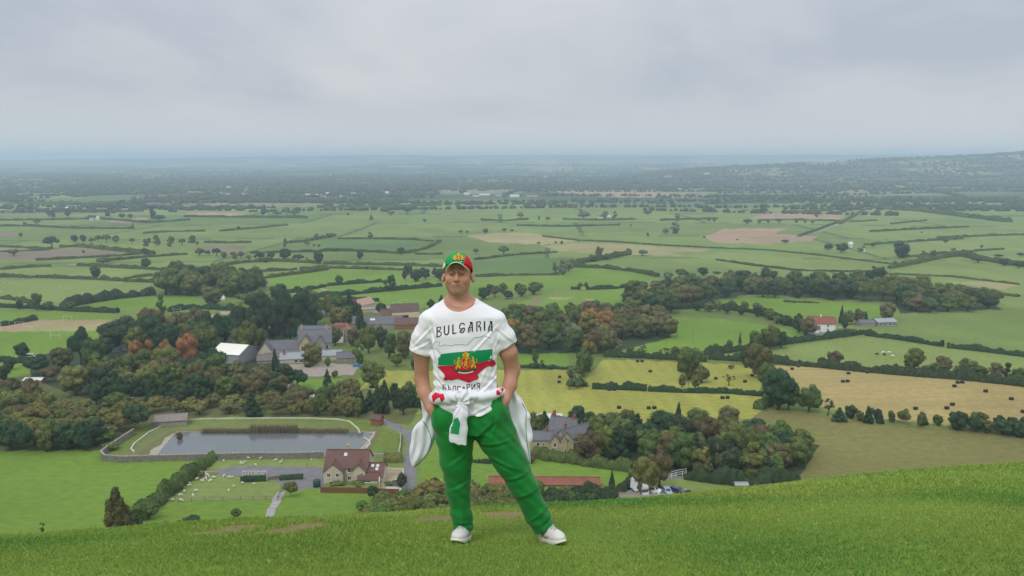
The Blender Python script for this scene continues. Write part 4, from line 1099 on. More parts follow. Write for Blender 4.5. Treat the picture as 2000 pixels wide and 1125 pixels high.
# ------------------------------------------------------------------ buildings
M_CREAM = mat('render_cream', (0.54, 0.48, 0.38), noise=(.6, .08))
M_WHITE = mat('render_white', (0.78, 0.77, 0.74), noise=(.5, .05))
M_STONE = mat('blue_lias_stone', (0.46, 0.385, 0.23), noise=[(.8, .15), (4, .15)])
M_GSTONE = mat('grey_stone', (0.30, 0.28, 0.25), noise=[(.6, .15), (3, .2)])
M_SLATE = mat('slate', (0.135, 0.135, 0.150), rough=.6, noise=[(.4, .12), (5, .12)])
M_TILE = mat('clay_tile', (0.150, 0.082, 0.070), noise=[(.5, .15), (5, .15)])
M_TILE2 = mat('clay_tile_orange', (0.245, 0.095, 0.065), noise=[(.5, .18), (5, .15)])
M_DARKT = mat('brown_tile', (0.120, 0.085, 0.075), noise=[(.5, .15)])
M_SHEET = mat('pale_sheet_roof', (0.62, 0.62, 0.58), rough=.5, noise=(.3, .06))
M_GSHEET = mat('grey_sheet_roof', (0.30, 0.32, 0.33), rough=.5, noise=(.3, .08))
M_FRAME = mat('window_frame_white', (0.75, 0.75, 0.72))
M_GLASS = mat('window_glass', (0.020, 0.024, 0.028), rough=.12, spec=.6)
M_BRICK = mat('red_brick', (0.27, 0.11, 0.07), noise=[(1, .15), (6, .15)])
M_WOOD = mat('stained_fence_wood', (0.20, 0.085, 0.045), noise=[(2, .2)])
M_POST = mat('weathered_wood', (0.22, 0.19, 0.15), noise=[(3, .2)])
M_DRY = mat('dry_stone', (0.33, 0.30, 0.25), noise=[(1.2, .3), (5, .25)], bump=(3, .6, .1))
M_DGREEN = mat('green_plastic', (0.03, 0.07, 0.06), rough=.5)

def building(name, label, px, py, yaw, blocks, cat='house', group=None, origin=None):
    """blocks: dict(c=(x,y), yaw, L, W, eh, rh, wall, roof, wins=[(face,u,z,w,h)], chim=[(u,v,h)], flat)  metres, local to the building"""
    p = origin or G(px, py)
    o = empty(name, p, yaw, label, cat, group)
    for b in blocks:
        L, Wd, eh, rh = b['L'], b['W'], b['eh'], b['rh']
        R = Matrix.Translation((b['c'][0], b['c'][1], b.get('z', 0))) @ Matrix.Rotation(b.get('yaw', 0), 4, 'Z')
        hl, hw = L / 2, Wd / 2; z0 = -1.5
        mb = MB()
        if rh > 0.3 and not b.get('hip'):
            mb.add([(-hl, -hw, z0), (hl, -hw, z0), (hl, hw, z0), (-hl, hw, z0), (-hl, -hw, eh), (hl, -hw, eh), (hl, hw, eh), (-hl, hw, eh), (-hl, 0, eh + rh), (hl, 0, eh + rh)],
                   [(0, 1, 5, 4), (2, 3, 7, 6), (1, 2, 6, 9, 5), (3, 0, 4, 8, 7), (3, 2, 1, 0)])
        else:
            mb.box((0, 0, (z0 + eh) / 2), (L, Wd, eh - z0))
        me = mb.mesh('wall'); me.transform(R); wall = link('wall', me, b['wall'], o)
        rb = MB(); ov = b.get('ov', .3); th = .16
        if rh > 0.3 and not b.get('hip'):
            k = rh / hw
            for s in (-1, 1):
                y1 = s * (hw + ov); z1 = eh - ov * k
                vs = [(-hl - ov, 0, eh + rh + .01), (hl + ov, 0, eh + rh + .01), (hl + ov, y1, z1 + .01), (-hl - ov, y1, z1 + .01)]
                rb.add(vs + [(x, y, z + th) for x, y, z in vs], [(0, 1, 2, 3), (7, 6, 5, 4), (0, 4, 5, 1), (1, 5, 6, 2), (2, 6, 7, 3), (3, 7, 4, 0)])
            rb.box((0, 0, eh + rh + th + .05), (L + 2 * ov, .25, .16))
        elif rh > 0.3:
            e = hw
            rb.add([(-hl - ov, -hw - ov, eh), (hl + ov, -hw - ov, eh), (hl + ov, hw + ov, eh), (-hl - ov, hw + ov, eh), (-max(hl - e, .1), 0, eh + rh), (max(hl - e, .1), 0, eh + rh)],
                   [(0, 1, 5, 4), (2, 3, 4, 5), (1, 2, 5), (3, 0, 4), (3, 2, 1, 0)])
        else:
            rb.box((0, 0, eh + .12), (L + .5, Wd + .5, .22))
        me = rb.mesh('roof'); me.transform(R); roof = link('roof', me, b['roof'], o)
        for (u, v, h) in b.get('chim', []):
            cb_ = MB(); zc_ = eh + rh * (1 - abs(v) / hw)
            cb_.box((u, v, zc_ + h / 2 - .4), (.8, .7, h + .8)); cb_.box((u, v, zc_ + h + .05), (1.0, .9, .16))
            for q in (-.2, .2): cb_.tube([(u + q, v, zc_ + h + .1), (u + q, v, zc_ + h + .5)], .12, 6)
            me = cb_.mesh('chimney'); me.transform(R); link('chimney', me, b.get('chm', M_BRICK), roof)
        for (face, u, z, w, h) in b.get('wins', []):
            F_ = {'f': ((u, -hw), 0), 'b': ((u, hw), math.pi), 'l': ((-hl, u), -math.pi / 2), 'r': ((hl, u), math.pi / 2)}[face]
            (x, y), a = F_
            Rw = R @ Matrix.Translation((x, y, z)) @ Matrix.Rotation(a, 4, 'Z')
            fb = MB(); t_ = .09
            for dx in (-w / 2, 0, w / 2): fb.box((dx, -.03, 0), (t_ if dx else .06, .10, h + t_))
            for dz in (-h / 2, h / 2): fb.box((0, -.033, dz), (w + t_, .104, t_))
            fb.box((0, -.06, -h / 2 - .09), (w + .3, .2, .08))
            me = fb.mesh('window'); me.transform(Rw); wo_ = link('window', me, M_FRAME, o)
            gb = MB(); gb.box((0, -.008, 0), (w, .03, h)); me = gb.mesh('pane'); me.transform(Rw); link('pane', me, M_GLASS, wo_)
        for (u, v, w, h) in b.get('sky', []):       # rooflights on the front slope
            k = rh / hw; sl_ = math.atan(k)
            Rw = R @ Matrix.Translation((u, -v, eh + rh * (1 - v / hw) + th + .06)) @ Matrix.Rotation(sl_, 4, 'X')
            gb = MB(); gb.box((0, 0, 0), (w, h, .08)); me = gb.mesh('rooflight'); me.transform(Rw); link('rooflight', me, M_SHEET, o)
    return o
D = math.radians
# the cream farmhouse at the foot of the hill
pa = G(632, 944); pb = G(716, 944); k0 = mpp(pa); Wd0 = (pb.x - pa.x)
org = Vector(((pa.x + pb.x) / 2, pa.y + 4.6, ground_z(pa.x, pa.y + 4.6)))
hh = 4.7
h_main = building('farmhouse', 'cream farmhouse with twin front gables and dark red roof below the pond', 0, 0, 0, [
 dict(c=(0, 1.6), L=Wd0, W=9.0, eh=hh, rh=3.5, wall=M_CREAM, roof=M_TILE, chim=[(-.2, .3, 1.6)], chm=M_STONE, sky=[(-.6, 1.3, .9, 1.0)], wins=[('f', .9, 3.9, .9, 1.1), ('f', .9, 1.7, .9, 1.1), ('f', -1.2, 4.1, .6, .7), ('l', -1, 3.4, 1, 1.2), ('r', -1, 3.6, 1, 1.1)]),
 dict(c=(-Wd0 * .27, -2.7), yaw=D(90), L=4.2, W=5.3, eh=hh - .4, rh=2.2, wall=M_CREAM, roof=M_TILE, wins=[('l', -1.2, 3.3, .9, 1.1), ('l', 1.2, 3.3, .9, 1.1), ('l', 0, 1.0, 2.2, .9)]),
 dict(c=(Wd0 * .32, -2.7), yaw=D(90), L=4.2, W=3.8, eh=hh - .3, rh=1.9, wall=M_CREAM, roof=M_TILE, wins=[('l', -.9, 3.5, .7, .9), ('l', -.9, 1.4, .7, .9)]),
 dict(c=(Wd0 * .5 + 2.2, -.6), L=4.4, W=8.2, eh=2.8, rh=2.4, wall=M_CREAM, roof=M_TILE, sky=[(-.9, 1.0, .8, .9), (.5, 1.0, .8, .9), (.4, 2.0, .8, .9)]),
 dict(c=(Wd0 * .5 + .6, -4.1), L=5.4, W=2.8, eh=2.5, rh=1.3, wall=M_CREAM, roof=M_TILE, wins=[('f', -.6, 1.8, 2.8, .5)]),
], origin=org)
# courtyard wall and little brown shed
q0, q1, q2, q3 = G(744, 958), G(788, 957), G(786, 926), G(742, 925)
def wall_run(name, label, cat, pts, h, th, m, cap=None, group=None, base=-.4, z_follow=True, world=False):
    P = [G(*p) for p in pts] if not world else [Vector(p) for p in pts]
    S = []
    for a, b in zip(P[:-1], P[1:]):
        k = max(1, int((b - a).length / 2.5))
        for i in range(k): S.append(a.lerp(b, i / k))
    S.append(P[-1]); mb = MB(); n = len(S)
    prev = None
    vs = []
    for i, s in enumerate(S):
        d = S[min(i + 1, n - 1)] - S[max(i - 1, 0)]; d.z = 0; d.normalize(); nn = Vector((-d.y, d.x, 0)) * th / 2
        z = ground_z(s.x, s.y); j = rnd.uniform(-.06, .06) * h
        vs += [(s.x - nn.x, s.y - nn.y, z + base), (s.x - nn.x, s.y - nn.y, z + h + j), (s.x + nn.x, s.y + nn.y, z + h + j), (s.x + nn.x, s.y + nn.y, z + base)]
    fs = []
    for i in range(n - 1):
        a = i * 4; b = a + 4
        fs += [(a, b, b + 1, a + 1), (a + 1, b + 1, b + 2, a + 2), (a + 2, b + 2, b + 3, a + 3)]
    fs += [(0, 1, 2, 3), (n * 4 - 1, n * 4 - 2, n * 4 - 3, n * 4 - 4)]
    org = Vector((S[n // 2].x, S[n // 2].y, ground_z(S[n // 2].x, S[n // 2].y)))
    mb.add([Vector(v) - org for v in vs], fs)
    o = mb.build(name, m); o.location = org
    if cap:
        o2 = empty(name, org, 0, label, cat, group); o.name = 'wall_body'; o.parent = o2; o.location = (0, 0, 0)
        cb_ = MB()
        for i in range(0, n - 1):
            a, b = S[i], S[i + 1]
            for q in range(3):
                c = a.lerp(b, (q + .5) / 3) - org; z = ground_z(c.x + org.x, c.y + org.y) - org.z + h + .06
                cb_.box((c.x + rnd.uniform(-.05, .05), c.y + rnd.uniform(-.05, .05), z), (.55 * rnd.uniform(.7, 1.3), th * 1.2, .22 * rnd.uniform(.6, 1.8)), rz=math.atan2(b.y - a.y, b.x - a.x) + rnd.uniform(-.2, .2))
        cb_.build('coping', cap, o2)
        return o2
    return tag(o, label, cat, group)
wall_run('courtyard_wall', 'cream rendered wall round the farmhouse courtyard', 'wall', [(741, 955), (742, 926), (787, 927), (789, 957)], 2.0, .35, M_CREAM)
mb = MB(); mb.add([(p.x - q0.x, p.y - q0.y, ground_z(p.x, p.y) - q0.z + .05) for p in (q0, q1, q2, q3)], [(0, 1, 2, 3)])
o = mb.build('courtyard', mat('sandy_paving', (0.40, 0.34, 0.25), noise=(.8, .08))); o.location = q0; tag(o, kind='structure')
building('garden_shed', 'small brown gabled shed inside the farmhouse courtyard', 776, 956, D(5), [dict(c=(0, 0), L=1.8, W=1.6, eh=1.5, rh=.8, wall=M_WOOD, roof=M_DARKT)], 'shed')
building('glasshouse', 'low white glass lean-to at the courtyard corner', 770, 962, 0, [dict(c=(0, 0), L=3.6, W=1.0, eh=.9, rh=.4, wall=M_FRAME, roof=M_SHEET)], 'greenhouse')
fl = wall_run('garden_fence', 'reddish brown board fence in front of the cream farmhouse', 'fence', [(626, 962), (700, 963), (780, 966)], 1.5, .08, M_WOOD, base=-.3)
# green tank
p = G(619, 951); mb = MB(); mb.tube([(0, 0, -.2), (0, 0, 1.9), (0, 0, 2.15), (0, 0, 2.3)], [1.0, 1.0, .7, .2], 20)
o = mb.build('oil_tank', M_DGREEN, smooth=True); o.location = p; tag(o, 'dark green upright tank left of the farmhouse', 'tank')
p = G(648, 961.5); mb = MB()
for i in range(9): mb.tube([(i * .22 - 1, rnd.uniform(-.2, .2), .1), (i * .22 - .7, .5, .22)], .14, 6)
o = mb.build('log_pile', mat('pale_timber', (.62, .55, .38))); o.location = p; tag(o, 'pale timber heap on the grass before the brown fence', 'log pile')
# yard with white frames beside the clipped box hedge
for i, (a, b, hhh, lab) in enumerate([(470, 520, 1.6, 'clipped dark box hedge at left of the farmhouse drive'), (546, 592, 1.3, 'clipped dark box hedge nearer the farmhouse on the drive')]):
    hedge([(a, 942 - i * 4), ((a + b) / 2, 940 - i * 4), (b, 939 - i * 4)], hhh, 1.4, lab, 'clipped hedges along the farmhouse drive', 'd', bump=.03)
P = G(497, 930); o = empty('garden_pergola', P, 0, 'white low pergola and screens behind the clipped hedge', 'pergola'); mb = MB()
for i in range(9): mb.box((-3.4 + i * .85, 0, .75), (.1, .1, 1.5))
mb.box((0, 0, 1.5), (7.0, .1, .12)); mb.build('post', M_FRAME, o)
mb = MB(); mb.box((.4, .1, .8), (.9, .06, 1.2)); mb.box((2.2, .1, .8), (.9, .06, 1.2)); mb.box((-1.4, .15, 1.2), (2.0, .06, .35)); mb.build('screen', M_CREAM, o)
wall_run('yard_wall', 'low pale stone wall with flowers left of the clipped hedge', 'wall', [(378, 924), (400, 926), (424, 927)], .9, .4, M_DRY)
wall_run('drive_fence', 'low pale rail between the two clipped hedges', 'fence', [(523, 938), (545, 935)], 1.0, .1, M_POST)
building('garden_store', 'low grey store with a flat roof at the pond corner', 768, 896, D(0), [dict(c=(0, 0), L=5.5, W=2.4, eh=1.2, rh=.1, wall=M_GSTONE, roof=M_SLATE)], 'shed')
building('barn', 'long low grey-roofed barn by the left corner of the pond', 335, 828, D(14), [dict(c=(0, 0), L=11, W=5.5, eh=2.0, rh=1.6, wall=M_GSTONE, roof=mat('barn_tile', (.24, .20, .19), noise=(1, .1)))], 'barn')
building('gate_house', 'small brick outbuilding where the road passes the pond', 737, 829, D(-20), [dict(c=(0, 0), L=3.6, W=3.0, eh=2.4, rh=1.2, wall=M_BRICK, roof=M_TILE)], 'shed')
# walls round the reservoir
wall_run('reservoir_wall', 'grey stone wall with pale coping curving round the pond', 'wall', [(262, 848), (240, 862), (213, 880), (198, 892), (204, 900), (240, 903), (330, 900), (480, 896), (560, 896), (632, 894)], 1.9, .6, mat('retaining_stone', (.20, .19, .17), noise=[(1, .25), (5, .2)]), cap=M_DRY)
wall_run('reservoir_wall', 'short pale wall along the right side of the pond bank', 'wall', [(714, 893), (778, 892), (783, 868), (783, 850)], 1.1, .5, M_DRY)
wall_run('stone_kerb', 'thin pale stone edging round the top of the pond bank', 'kerb', [(262, 884), (256, 878), (262, 868), (290, 846), (318, 832), (345, 824), (400, 819), (520, 818), (610, 818), (660, 820), (682, 824), (700, 840), (720, 862), (723, 868), (716, 876)], .45, .45, mat('pale_edging', (.52, .50, .42), noise=[(1, .2)]))
# far bank wooden fence posts of the sheep paddock
def post_fence(name, label, pts, h=1.1, gap=3.0, rails=2, m=M_POST, th=.12, group=None):
    P = [G(*p) for p in pts]; org = P[0].copy(); o = empty(name, org, 0, label, 'fence', group)
    S = []
    for a, b in zip(P[:-1], P[1:]):
        k = max(1, int((b - a).length / gap))
        for i in range(k): S.append(a.lerp(b, i / k))
    S.append(P[-1])
    for s in S: s.z = ground_z(s.x, s.y)
    for s in S[:95]:
        mb = MB(); c = s - org; mb.box((c.x, c.y, c.z + h / 2 - .15), (th, th, h + .3)); mb.build('post', m, o)
    for r in range(rails):
        mb = MB(); z = h * (.45 + .45 * r)
        mb.tube([(s.x - org.x, s.y - org.y, s.z - org.z + z) for s in S], th * .4, 4); mb.build('rail', m, o)
    return o
post_fence('paddock_fence', 'thin post and rail fence across the bottom of the sheep paddock', [(322, 981), (400, 979), (470, 977), (543, 976)])
post_fence('paddock_fence', 'short fence beside the pale path right of the sheep', [(543, 976), (549, 960), (556, 946)])
post_fence('white_fence', 'white rail fence on the road bend by the car yard', [(1311, 934), (1320, 931), (1333, 929), (1340, 927)], 1.4, 1.6, 3, M_FRAME, .16)
# stone cottages
building('stone_cottage', 'yellow stone cottage row with slate roofs and brick chimneys right of the jacket', 1078, 880, D(2), [
 dict(c=(-3.2, 0), L=9.5, W=5.5, eh=4.6, rh=2.0, wall=M_STONE, roof=M_SLATE, chim=[(-4.2, 0, 1.0), (1.6, 0, 1.4)], wins=[('f', -1.5, 3.2, 1.0, 1.2), ('f', .2, 3.2, .7, .9), ('f', -1.6, 1.2, 1.0, 1.2), ('f', 2.4, 1.2, 1.0, 1.2)]),
 dict(c=(.6, -1.6), yaw=D(90), L=4.6, W=3.4, eh=4.4, rh=2.2, wall=M_STONE, roof=M_SLATE, wins=[('l', 0, 3.3, .9, 1.3), ('l', 0, 1.1, .9, 1.2)]),
 dict(c=(4.4, -1.2), yaw=D(90), L=5.2, W=4.4, eh=4.6, rh=2.8, wall=M_STONE, roof=M_SLATE, chim=[(1.5, 0, 1.5)], wins=[('l', 0.2, 1.2, 1.0, 1.2)]),
 dict(c=(8.2, 2.4), yaw=D(38), L=14, W=5.6, eh=5.0, rh=2.4, wall=M_STONE, roof=M_SLATE, wins=[('f', u, 3.9, .8, 1.0) for u in (-3, -1, 1, 3)] + [('f', -2, 1.4, .8, 1.1)]),
 dict(c=(4.6, 6.5), yaw=D(-30), L=9, W=6.5, eh=5.2, rh=3.8, wall=M_STONE, roof=M_SLATE, chim=[(-3.6, 0, 1.6), (3.6, 0, 1.4)]),
 dict(c=(10.2, -1.5), L=4.4, W=3.0, eh=2.2, rh=.9, wall=M_STONE, roof=M_SLATE, wins=[('f', -.8, 1.1, .7, 1.2)]),
], 'cottage')
building('white_outbuilding', 'low white-roofed building in trees behind the stone cottages', 1072, 825, D(0), [dict(c=(0, 0), L=9, W=5, eh=2.2, rh=1.0, wall=M_GSTONE, roof=M_SHEET)], 'barn')
building('red_roofed_shed', 'long low shed with red tiled roof behind the knees', 1063, 947, D(-1), [dict(c=(0, 0), L=30, W=4.0, eh=1.0, rh=1.2, wall=mat('pink_wall', (.45, .30, .22)), roof=M_TILE2)], 'shed')
building('yard_shed', 'small brick shed at the front of the car yard', 1228, 978, D(0), [dict(c=(0, 0), L=5, W=2.2, eh=1.4, rh=.5, wall=M_BRICK, roof=M_POST)], 'shed')
building('field_shelter', 'pale field shelter under the dark hedge at the brow', 1447, 952, D(0), [dict(c=(0, 0), L=3.2, W=1.8, eh=1.0, rh=.35, wall=M_GSTONE, roof=M_GSHEET)], 'shed')
# white farmhouse
k_ = mpp(G(1600, 645))
building('white_farmhouse', 'white farmhouse with red tiled roofs in the fields at right', 1602, 646, D(-14), [
 dict(c=(0, 0), L=16, W=8, eh=5.4, rh=3.8, wall=M_WHITE, roof=M_TILE2, chim=[(0, 0, 1.2)], chm=M_WHITE, wins=[('f', u, z, 1.1, 1.2) for u in (-5.5, -3, 4) for z in (1.6, 4.2)] + [('r', 0, 1.8, 1.2, 1.2), ('r', 0, 4.4, 1.0, 1.2)]),
 dict(c=(-8.5, -2), yaw=D(90), L=8, W=6, eh=4.2, rh=2.4, wall=M_WHITE, roof=M_TILE, wins=[('l', -1, 1.8, 1, 1.2)]),
 dict(c=(-4, -5.2), L=6, W=3.4, eh=2.4, rh=1.6, wall=M_WHITE, roof=M_TILE, wins=[('f', -1, 1.4, 1, 1)]),
 dict(c=(3, 9), L=14, W=7, eh=4.0, rh=2.8, wall=M_WHITE, roof=M_TILE),
], 'farmhouse')
building('barn', 'open grey barn right of the white farmhouse and its trees', 1690, 636, D(4), [dict(c=(0, 0), L=10, W=7, eh=2.4, rh=1.6, wall=M_GSTONE, roof=M_SLATE)], 'barn')
building('barn', 'wide pale grey barn at the end of the farm track', 1725, 635, D(10), [dict(c=(0, 0), L=14, W=9, eh=3.0, rh=1.6, wall=M_GSTONE, roof=M_GSHEET, wins=[('f', u, 1.5, 1.6, 1.8) for u in (-5, -2, 2, 5)])], 'barn')
# school and village
building('school_manor', 'grey stone gabled school with slate roofs beside the gravel car park', 575, 700, D(10), [
 dict(c=(11, 4), L=17, W=11, eh=8.5, rh=6, wall=M_GSTONE, roof=M_SLATE, chim=[(-7, 0, 2.5), (6, 0, 2)], chm=M_STONE, wins=[('f', u, z, 1.6, 2.0) for u in (-5, 3, 6) for z in (2.4, 6)]),
 dict(c=(6.5, -3), yaw=D(90), L=7, W=6.5, eh=8.5, rh=5, wall=M_STONE, roof=M_SLATE, wins=[('l', -1.5, 6.6, 1.6, 2.6), ('l', 1.2, 6.6, 1.8, 2.6), ('l', -1.5, 2.4, 1.4, 2.2), ('l', 1.2, 2.4, 1.6, 2.2)]),
 dict(c=(14, -2), yaw=D(90), L=5, W=5.5, eh=8, rh=4.5, wall=M_GSTONE, roof=M_SLATE, wins=[('l', 0, 5.5, 1.6, 2.0)]),
 dict(c=(-6, 3), L=19, W=8, eh=5.5, rh=4, wall=M_GSTONE, roof=M_SLATE, wins=[('f', u, 4.5, 2, .9) for u in (-5, -2, 1, 4)]),
 dict(c=(-14, -1), yaw=D(90), L=11, W=8, eh=5.0, rh=5.5, wall=M_CREAM, roof=M_SLATE, wins=[('l', 0, 4, 1.4, 2.2)]),
 dict(c=(-5, -5), L=18, W=8, eh=3.4, rh=2.6, wall=M_GSTONE, roof=M_SLATE),
 dict(c=(1, -10), L=14, W=7, eh=3.0, rh=2.6, wall=M_CREAM, roof=M_GSHEET, chim=[(-5, -1, 2)], wins=[('f', u, 1.8, 1.6, 1.4) for u in (1, 3.5, 6)]),
 dict(c=(-11, -9), L=13, W=7, eh=2.6, rh=2.4, wall=M_GSTONE, roof=mat('brownish_slate', (.17, .145, .14), noise=(.6, .1))),
 dict(c=(20, -7), L=10, W=6, eh=3.2, rh=2.2, wall=M_CREAM, roof=M_GSHEET, wins=[('f', -2, 1.8, 1.6, 1.4)]),
], 'school')
building('lodge', 'low stone lodge with slate roof at the car park end', 683, 706, D(12), [dict(c=(0, 0), L=13, W=6, eh=2.8, rh=2.4, wall=M_GSTONE, roof=M_SLATE, chim=[(4, 0, 1)])], 'house')
building('slate_block', 'long dark slate-roofed block standing behind the school', 617, 668, D(2), [dict(c=(0, 0), L=19, W=11, eh=6.5, rh=3.4, wall=M_SLATE, roof=M_SLATE, wins=[('f', u, 4.6, 2.4, 1.0) for u in (-6, -2, 2, 6)]), dict(c=(13, 2), L=7, W=9, eh=6, rh=3.2, wall=M_WHITE, roof=M_TILE)], 'school block')
building('red_roof_house', 'red tiled house among trees right of the slate block', 668, 660, D(-8), [dict(c=(0, 0), L=16, W=9, eh=5, rh=4.5, wall=M_GSTONE, roof=M_TILE2, hip=True), dict(c=(6, -8), L=18, W=9, eh=4, rh=4.5, wall=M_GSTONE, roof=mat('tan_tile', (.25, .17, .13), noise=(.6, .1)), hip=True)], 'house')
building('long_slate_building', 'long grey-roofed building left of the shoulder', 738, 640, D(2), [dict(c=(0, 0), L=32, W=11, eh=3.6, rh=4.2, wall=M_GSTONE, roof=M_SLATE, sky=[(-3, 2.5, 3.2, 1.6)]), dict(c=(24, -3), L=24, W=9, eh=3.6, rh=3.4, wall=M_BRICK, roof=M_TILE)], 'school block')
building('cream_house', 'cream house with brown tiled roof just left of the shoulder', 791, 622, D(14), [dict(c=(0, 0), L=19, W=11, eh=6, rh=4.5, wall=mat('warm_cream', (.66, .55, .36), noise=(.5, .06)), roof=M_DARKT, wins=[('r', 0, 5, 1.6, 1.6), ('f', -2, 2.6, 8, 2.0)]), dict(c=(-13, 0), L=8, W=8, eh=4, rh=3, wall=M_CREAM, roof=M_TILE)], 'house')
building('pink_roof_house', 'pinkish roofed house behind the dark conifers', 704, 604, D(60), [dict(c=(0, 0), L=22, W=11, eh=4, rh=4, wall=M_CREAM, roof=mat('pink_tile', (.42, .27, .21), noise=(.5, .1)))], 'house')
for (px, py, yaw, L, Wd_, lab) in [(740, 608, 20, 26, 5, 'low wall-like shed right of the pink-roofed house'), (622, 617, -10, 12, 8, 'small white-roofed hut in trees behind the slate block')]:
    building('outbuilding', lab, px, py, D(yaw), [dict(c=(0, 0), L=L, W=Wd_, eh=2.4, rh=1.2, wall=M_CREAM, roof=M_SHEET if L < 20 else mat('brick_cap', (.33, .25, .2)))], 'shed')
building('white_roofed_hall', 'hall with a bright white shallow roof left of the school', 460, 704, D(-16), [dict(c=(0, 0), L=16, W=17, eh=5.5, rh=3.2, wall=mat('lilac_grey_wall', (.34, .33, .38)), roof=mat('bright_white_roof', (.82, .80, .72)), ov=.5)], 'hall')
building('glazed_pavilion', 'white flat-roofed pavilion in trees at left', 226, 682, D(8), [dict(c=(0, 0), L=17, W=9, eh=5.4, rh=.1, wall=M_WHITE, roof=M_SHEET), dict(c=(-1, -7), L=12, W=6, eh=2.6, rh=.1, wall=M_GSTONE, roof=M_SHEET)], 'pavilion')
building('brick_shed', 'low pinkish brick shed with pale roof in the left woods', 68, 748, D(2), [dict(c=(0, 0), L=8, W=4, eh=1.8, rh=.6, wall=mat('pink_brick', (.36, .17, .14)), roof=M_SHEET)], 'shed')
building('stable', 'small grey sheet-roofed stable above the gravel strip', 600, 612, D(0), [dict(c=(0, 0), L=16, W=6, eh=2.6, rh=1.2, wall=M_GSTONE, roof=M_SHEET)], 'stable')
# far-off houses
FARB = [(601,383,9),(611,382,8),(622,384,12),(632,386,10),(640,380,6),(691,381,8),(668,385,7),(747,376,7),(756,378,7),(776,377,9),(912,381,10),(930,384,12),(946,383,20),(975,383,14),(1005,385,18),(1040,384,20),(216,379,14),(448,368,10),(518,420,5),
        (180,431,7),(191,430,6),(1445,366,14),(1458,366,10),(1515,365,12),(1562,367,10),(1066,347,8),(1305,345,14),(1345,356,10),(1172,428,8),(1187,428,9),(1661,484,7),(1684,492,8),(1836,335,14),(1860,336,12),(1915,358,8),(120,409,6),(132,410,6),(1325,372,8),(1610,372,9),(1380,340,10)]
FARB = sorted(FARB)
for i, (px, py, wpx) in enumerate(FARB):
    p = G(px, py); k = mpp(p); m1 = [M_WHITE, M_CREAM, M_SHEET][i % 3]; L = wpx * k; Wd_ = min(L, 11); eh = 5.5
    mb = MB(); hl, hw = L / 2, Wd_ / 2
    mb.add([(-hl, -hw, -2), (hl, -hw, -2), (hl, hw, -2), (-hl, hw, -2), (-hl, -hw, eh), (hl, -hw, eh), (hl, hw, eh), (-hl, hw, eh), (-hl, 0, eh + 3), (hl, 0, eh + 3)], [(0, 1, 5, 4), (2, 3, 7, 6), (1, 2, 6, 9, 5), (3, 0, 4, 8, 7)])
    mb.add([(-hl - .5, -hw - .5, eh), (hl + .5, -hw - .5, eh), (hl + .5, 0, eh + 3.2), (-hl - .5, 0, eh + 3.2), (hl + .5, hw + .5, eh), (-hl - .5, hw + .5, eh)], [(0, 1, 2, 3), (2, 4, 5, 3)], 1)
    mb.add([(-2, -hw - .03, 1), (-.8, -hw - .03, 1), (-.8, -hw - .03, 2.4), (-2, -hw - .03, 2.4)], [(0, 1, 2, 3)], 2)
    o = mb.build('distant_house', [m1, M_SHEET if i % 2 else M_TILE, M_GLASS]); o.location = p; o.rotation_euler.z = rnd.uniform(-.5, .5)
    tag(o, 'tiny pale building in the hazy vale, ' + ordw(i) + ' from the left', 'building', 'far-off buildings in the vale')

# ------------------------------------------------------------------ vehicles, bales, sheep, goals, poles
M_PW = mat('car_white', (.75, .76, .76), rough=.25, spec=.6); M_PB = mat('car_pale_blue', (.30, .38, .50), rough=.25, spec=.6); M_PD = mat('car_dark_blue', (.03, .05, .10), rough=.25, spec=.6)
M_PBR = mat('car_bright_blue', (.06, .25, .55), rough=.3, spec=.6)
M_TYRE = mat('rubber', (.02, .02, .02)); M_RIM = mat('hub', (.4, .4, .42), rough=.4)
def car(name, label, cat, px, py, yaw, m, prof, L, Wd_, glass, group=None):
    p = G(px, py); o = empty(name, p, yaw, label, cat, group)
    mb = MB(); n = len(prof); vs = []; 
    for s, f in ((-1, .0), (1, .0)):
        for (x, z) in prof:
            inset = .12 * max(0, z - .95)
            vs.append((x * L, s * (Wd_ / 2 - inset), z))
    mb.add(vs, [tuple(range(n - 1, -1, -1)), tuple(range(n, 2 * n))] + [(i, (i + 1) % n, n + (i + 1) % n, n + i) for i in range(n)])
    me = mb.mesh('body'); b = link('body', me, m, o)
    bv = b.modifiers.new('b', 'BEVEL'); bv.width = .05; bv.segments = 2
    for gq in glass:
        mb = MB(); vs = []
        if gq[0] == 's':
            for s in (-1, 1):
                q = [(x * L, s * (Wd_ / 2 - .12 * max(0, z - .95) + .015), z) for x, z in gq[1]]
                mb.add(q, [tuple(range(len(q))) if s < 0 else tuple(range(len(q) - 1, -1, -1))])
        else:
            (x1, z1), (x2, z2) = gq[1]
            w_ = Wd_ / 2 - .22; nx = gq[2]
            mb.add([(x1 * L + nx, -w_, z1), (x1 * L + nx, w_, z1), (x2 * L + nx, w_ - .05, z2), (x2 * L + nx, -w_ + .05, z2)], [(0, 1, 2, 3)])
        mb.build('windows', M_GLASS, o)
    for sx in (-.31, .31):
        for s in (-1, 1):
            mb = MB(); mb.tube([(sx * L, s * (Wd_ / 2 - .2), .32), (sx * L, s * (Wd_ / 2 + .01), .32)], .33, 16); wh = mb.build('wheel', M_TYRE, o)
            mb = MB(); mb.tube([(sx * L, s * (Wd_ / 2), .32), (sx * L, s * (Wd_ / 2 + .03), .32)], .19, 12); mb.build('hub', M_RIM, wh)
    return o
CARP = [(-.5, .3), (.5, .3), (.5, .72), (.43, .86), (.24, .95), (.10, 1.42), (-.30, 1.45), (-.47, 1.0), (-.5, .9)]
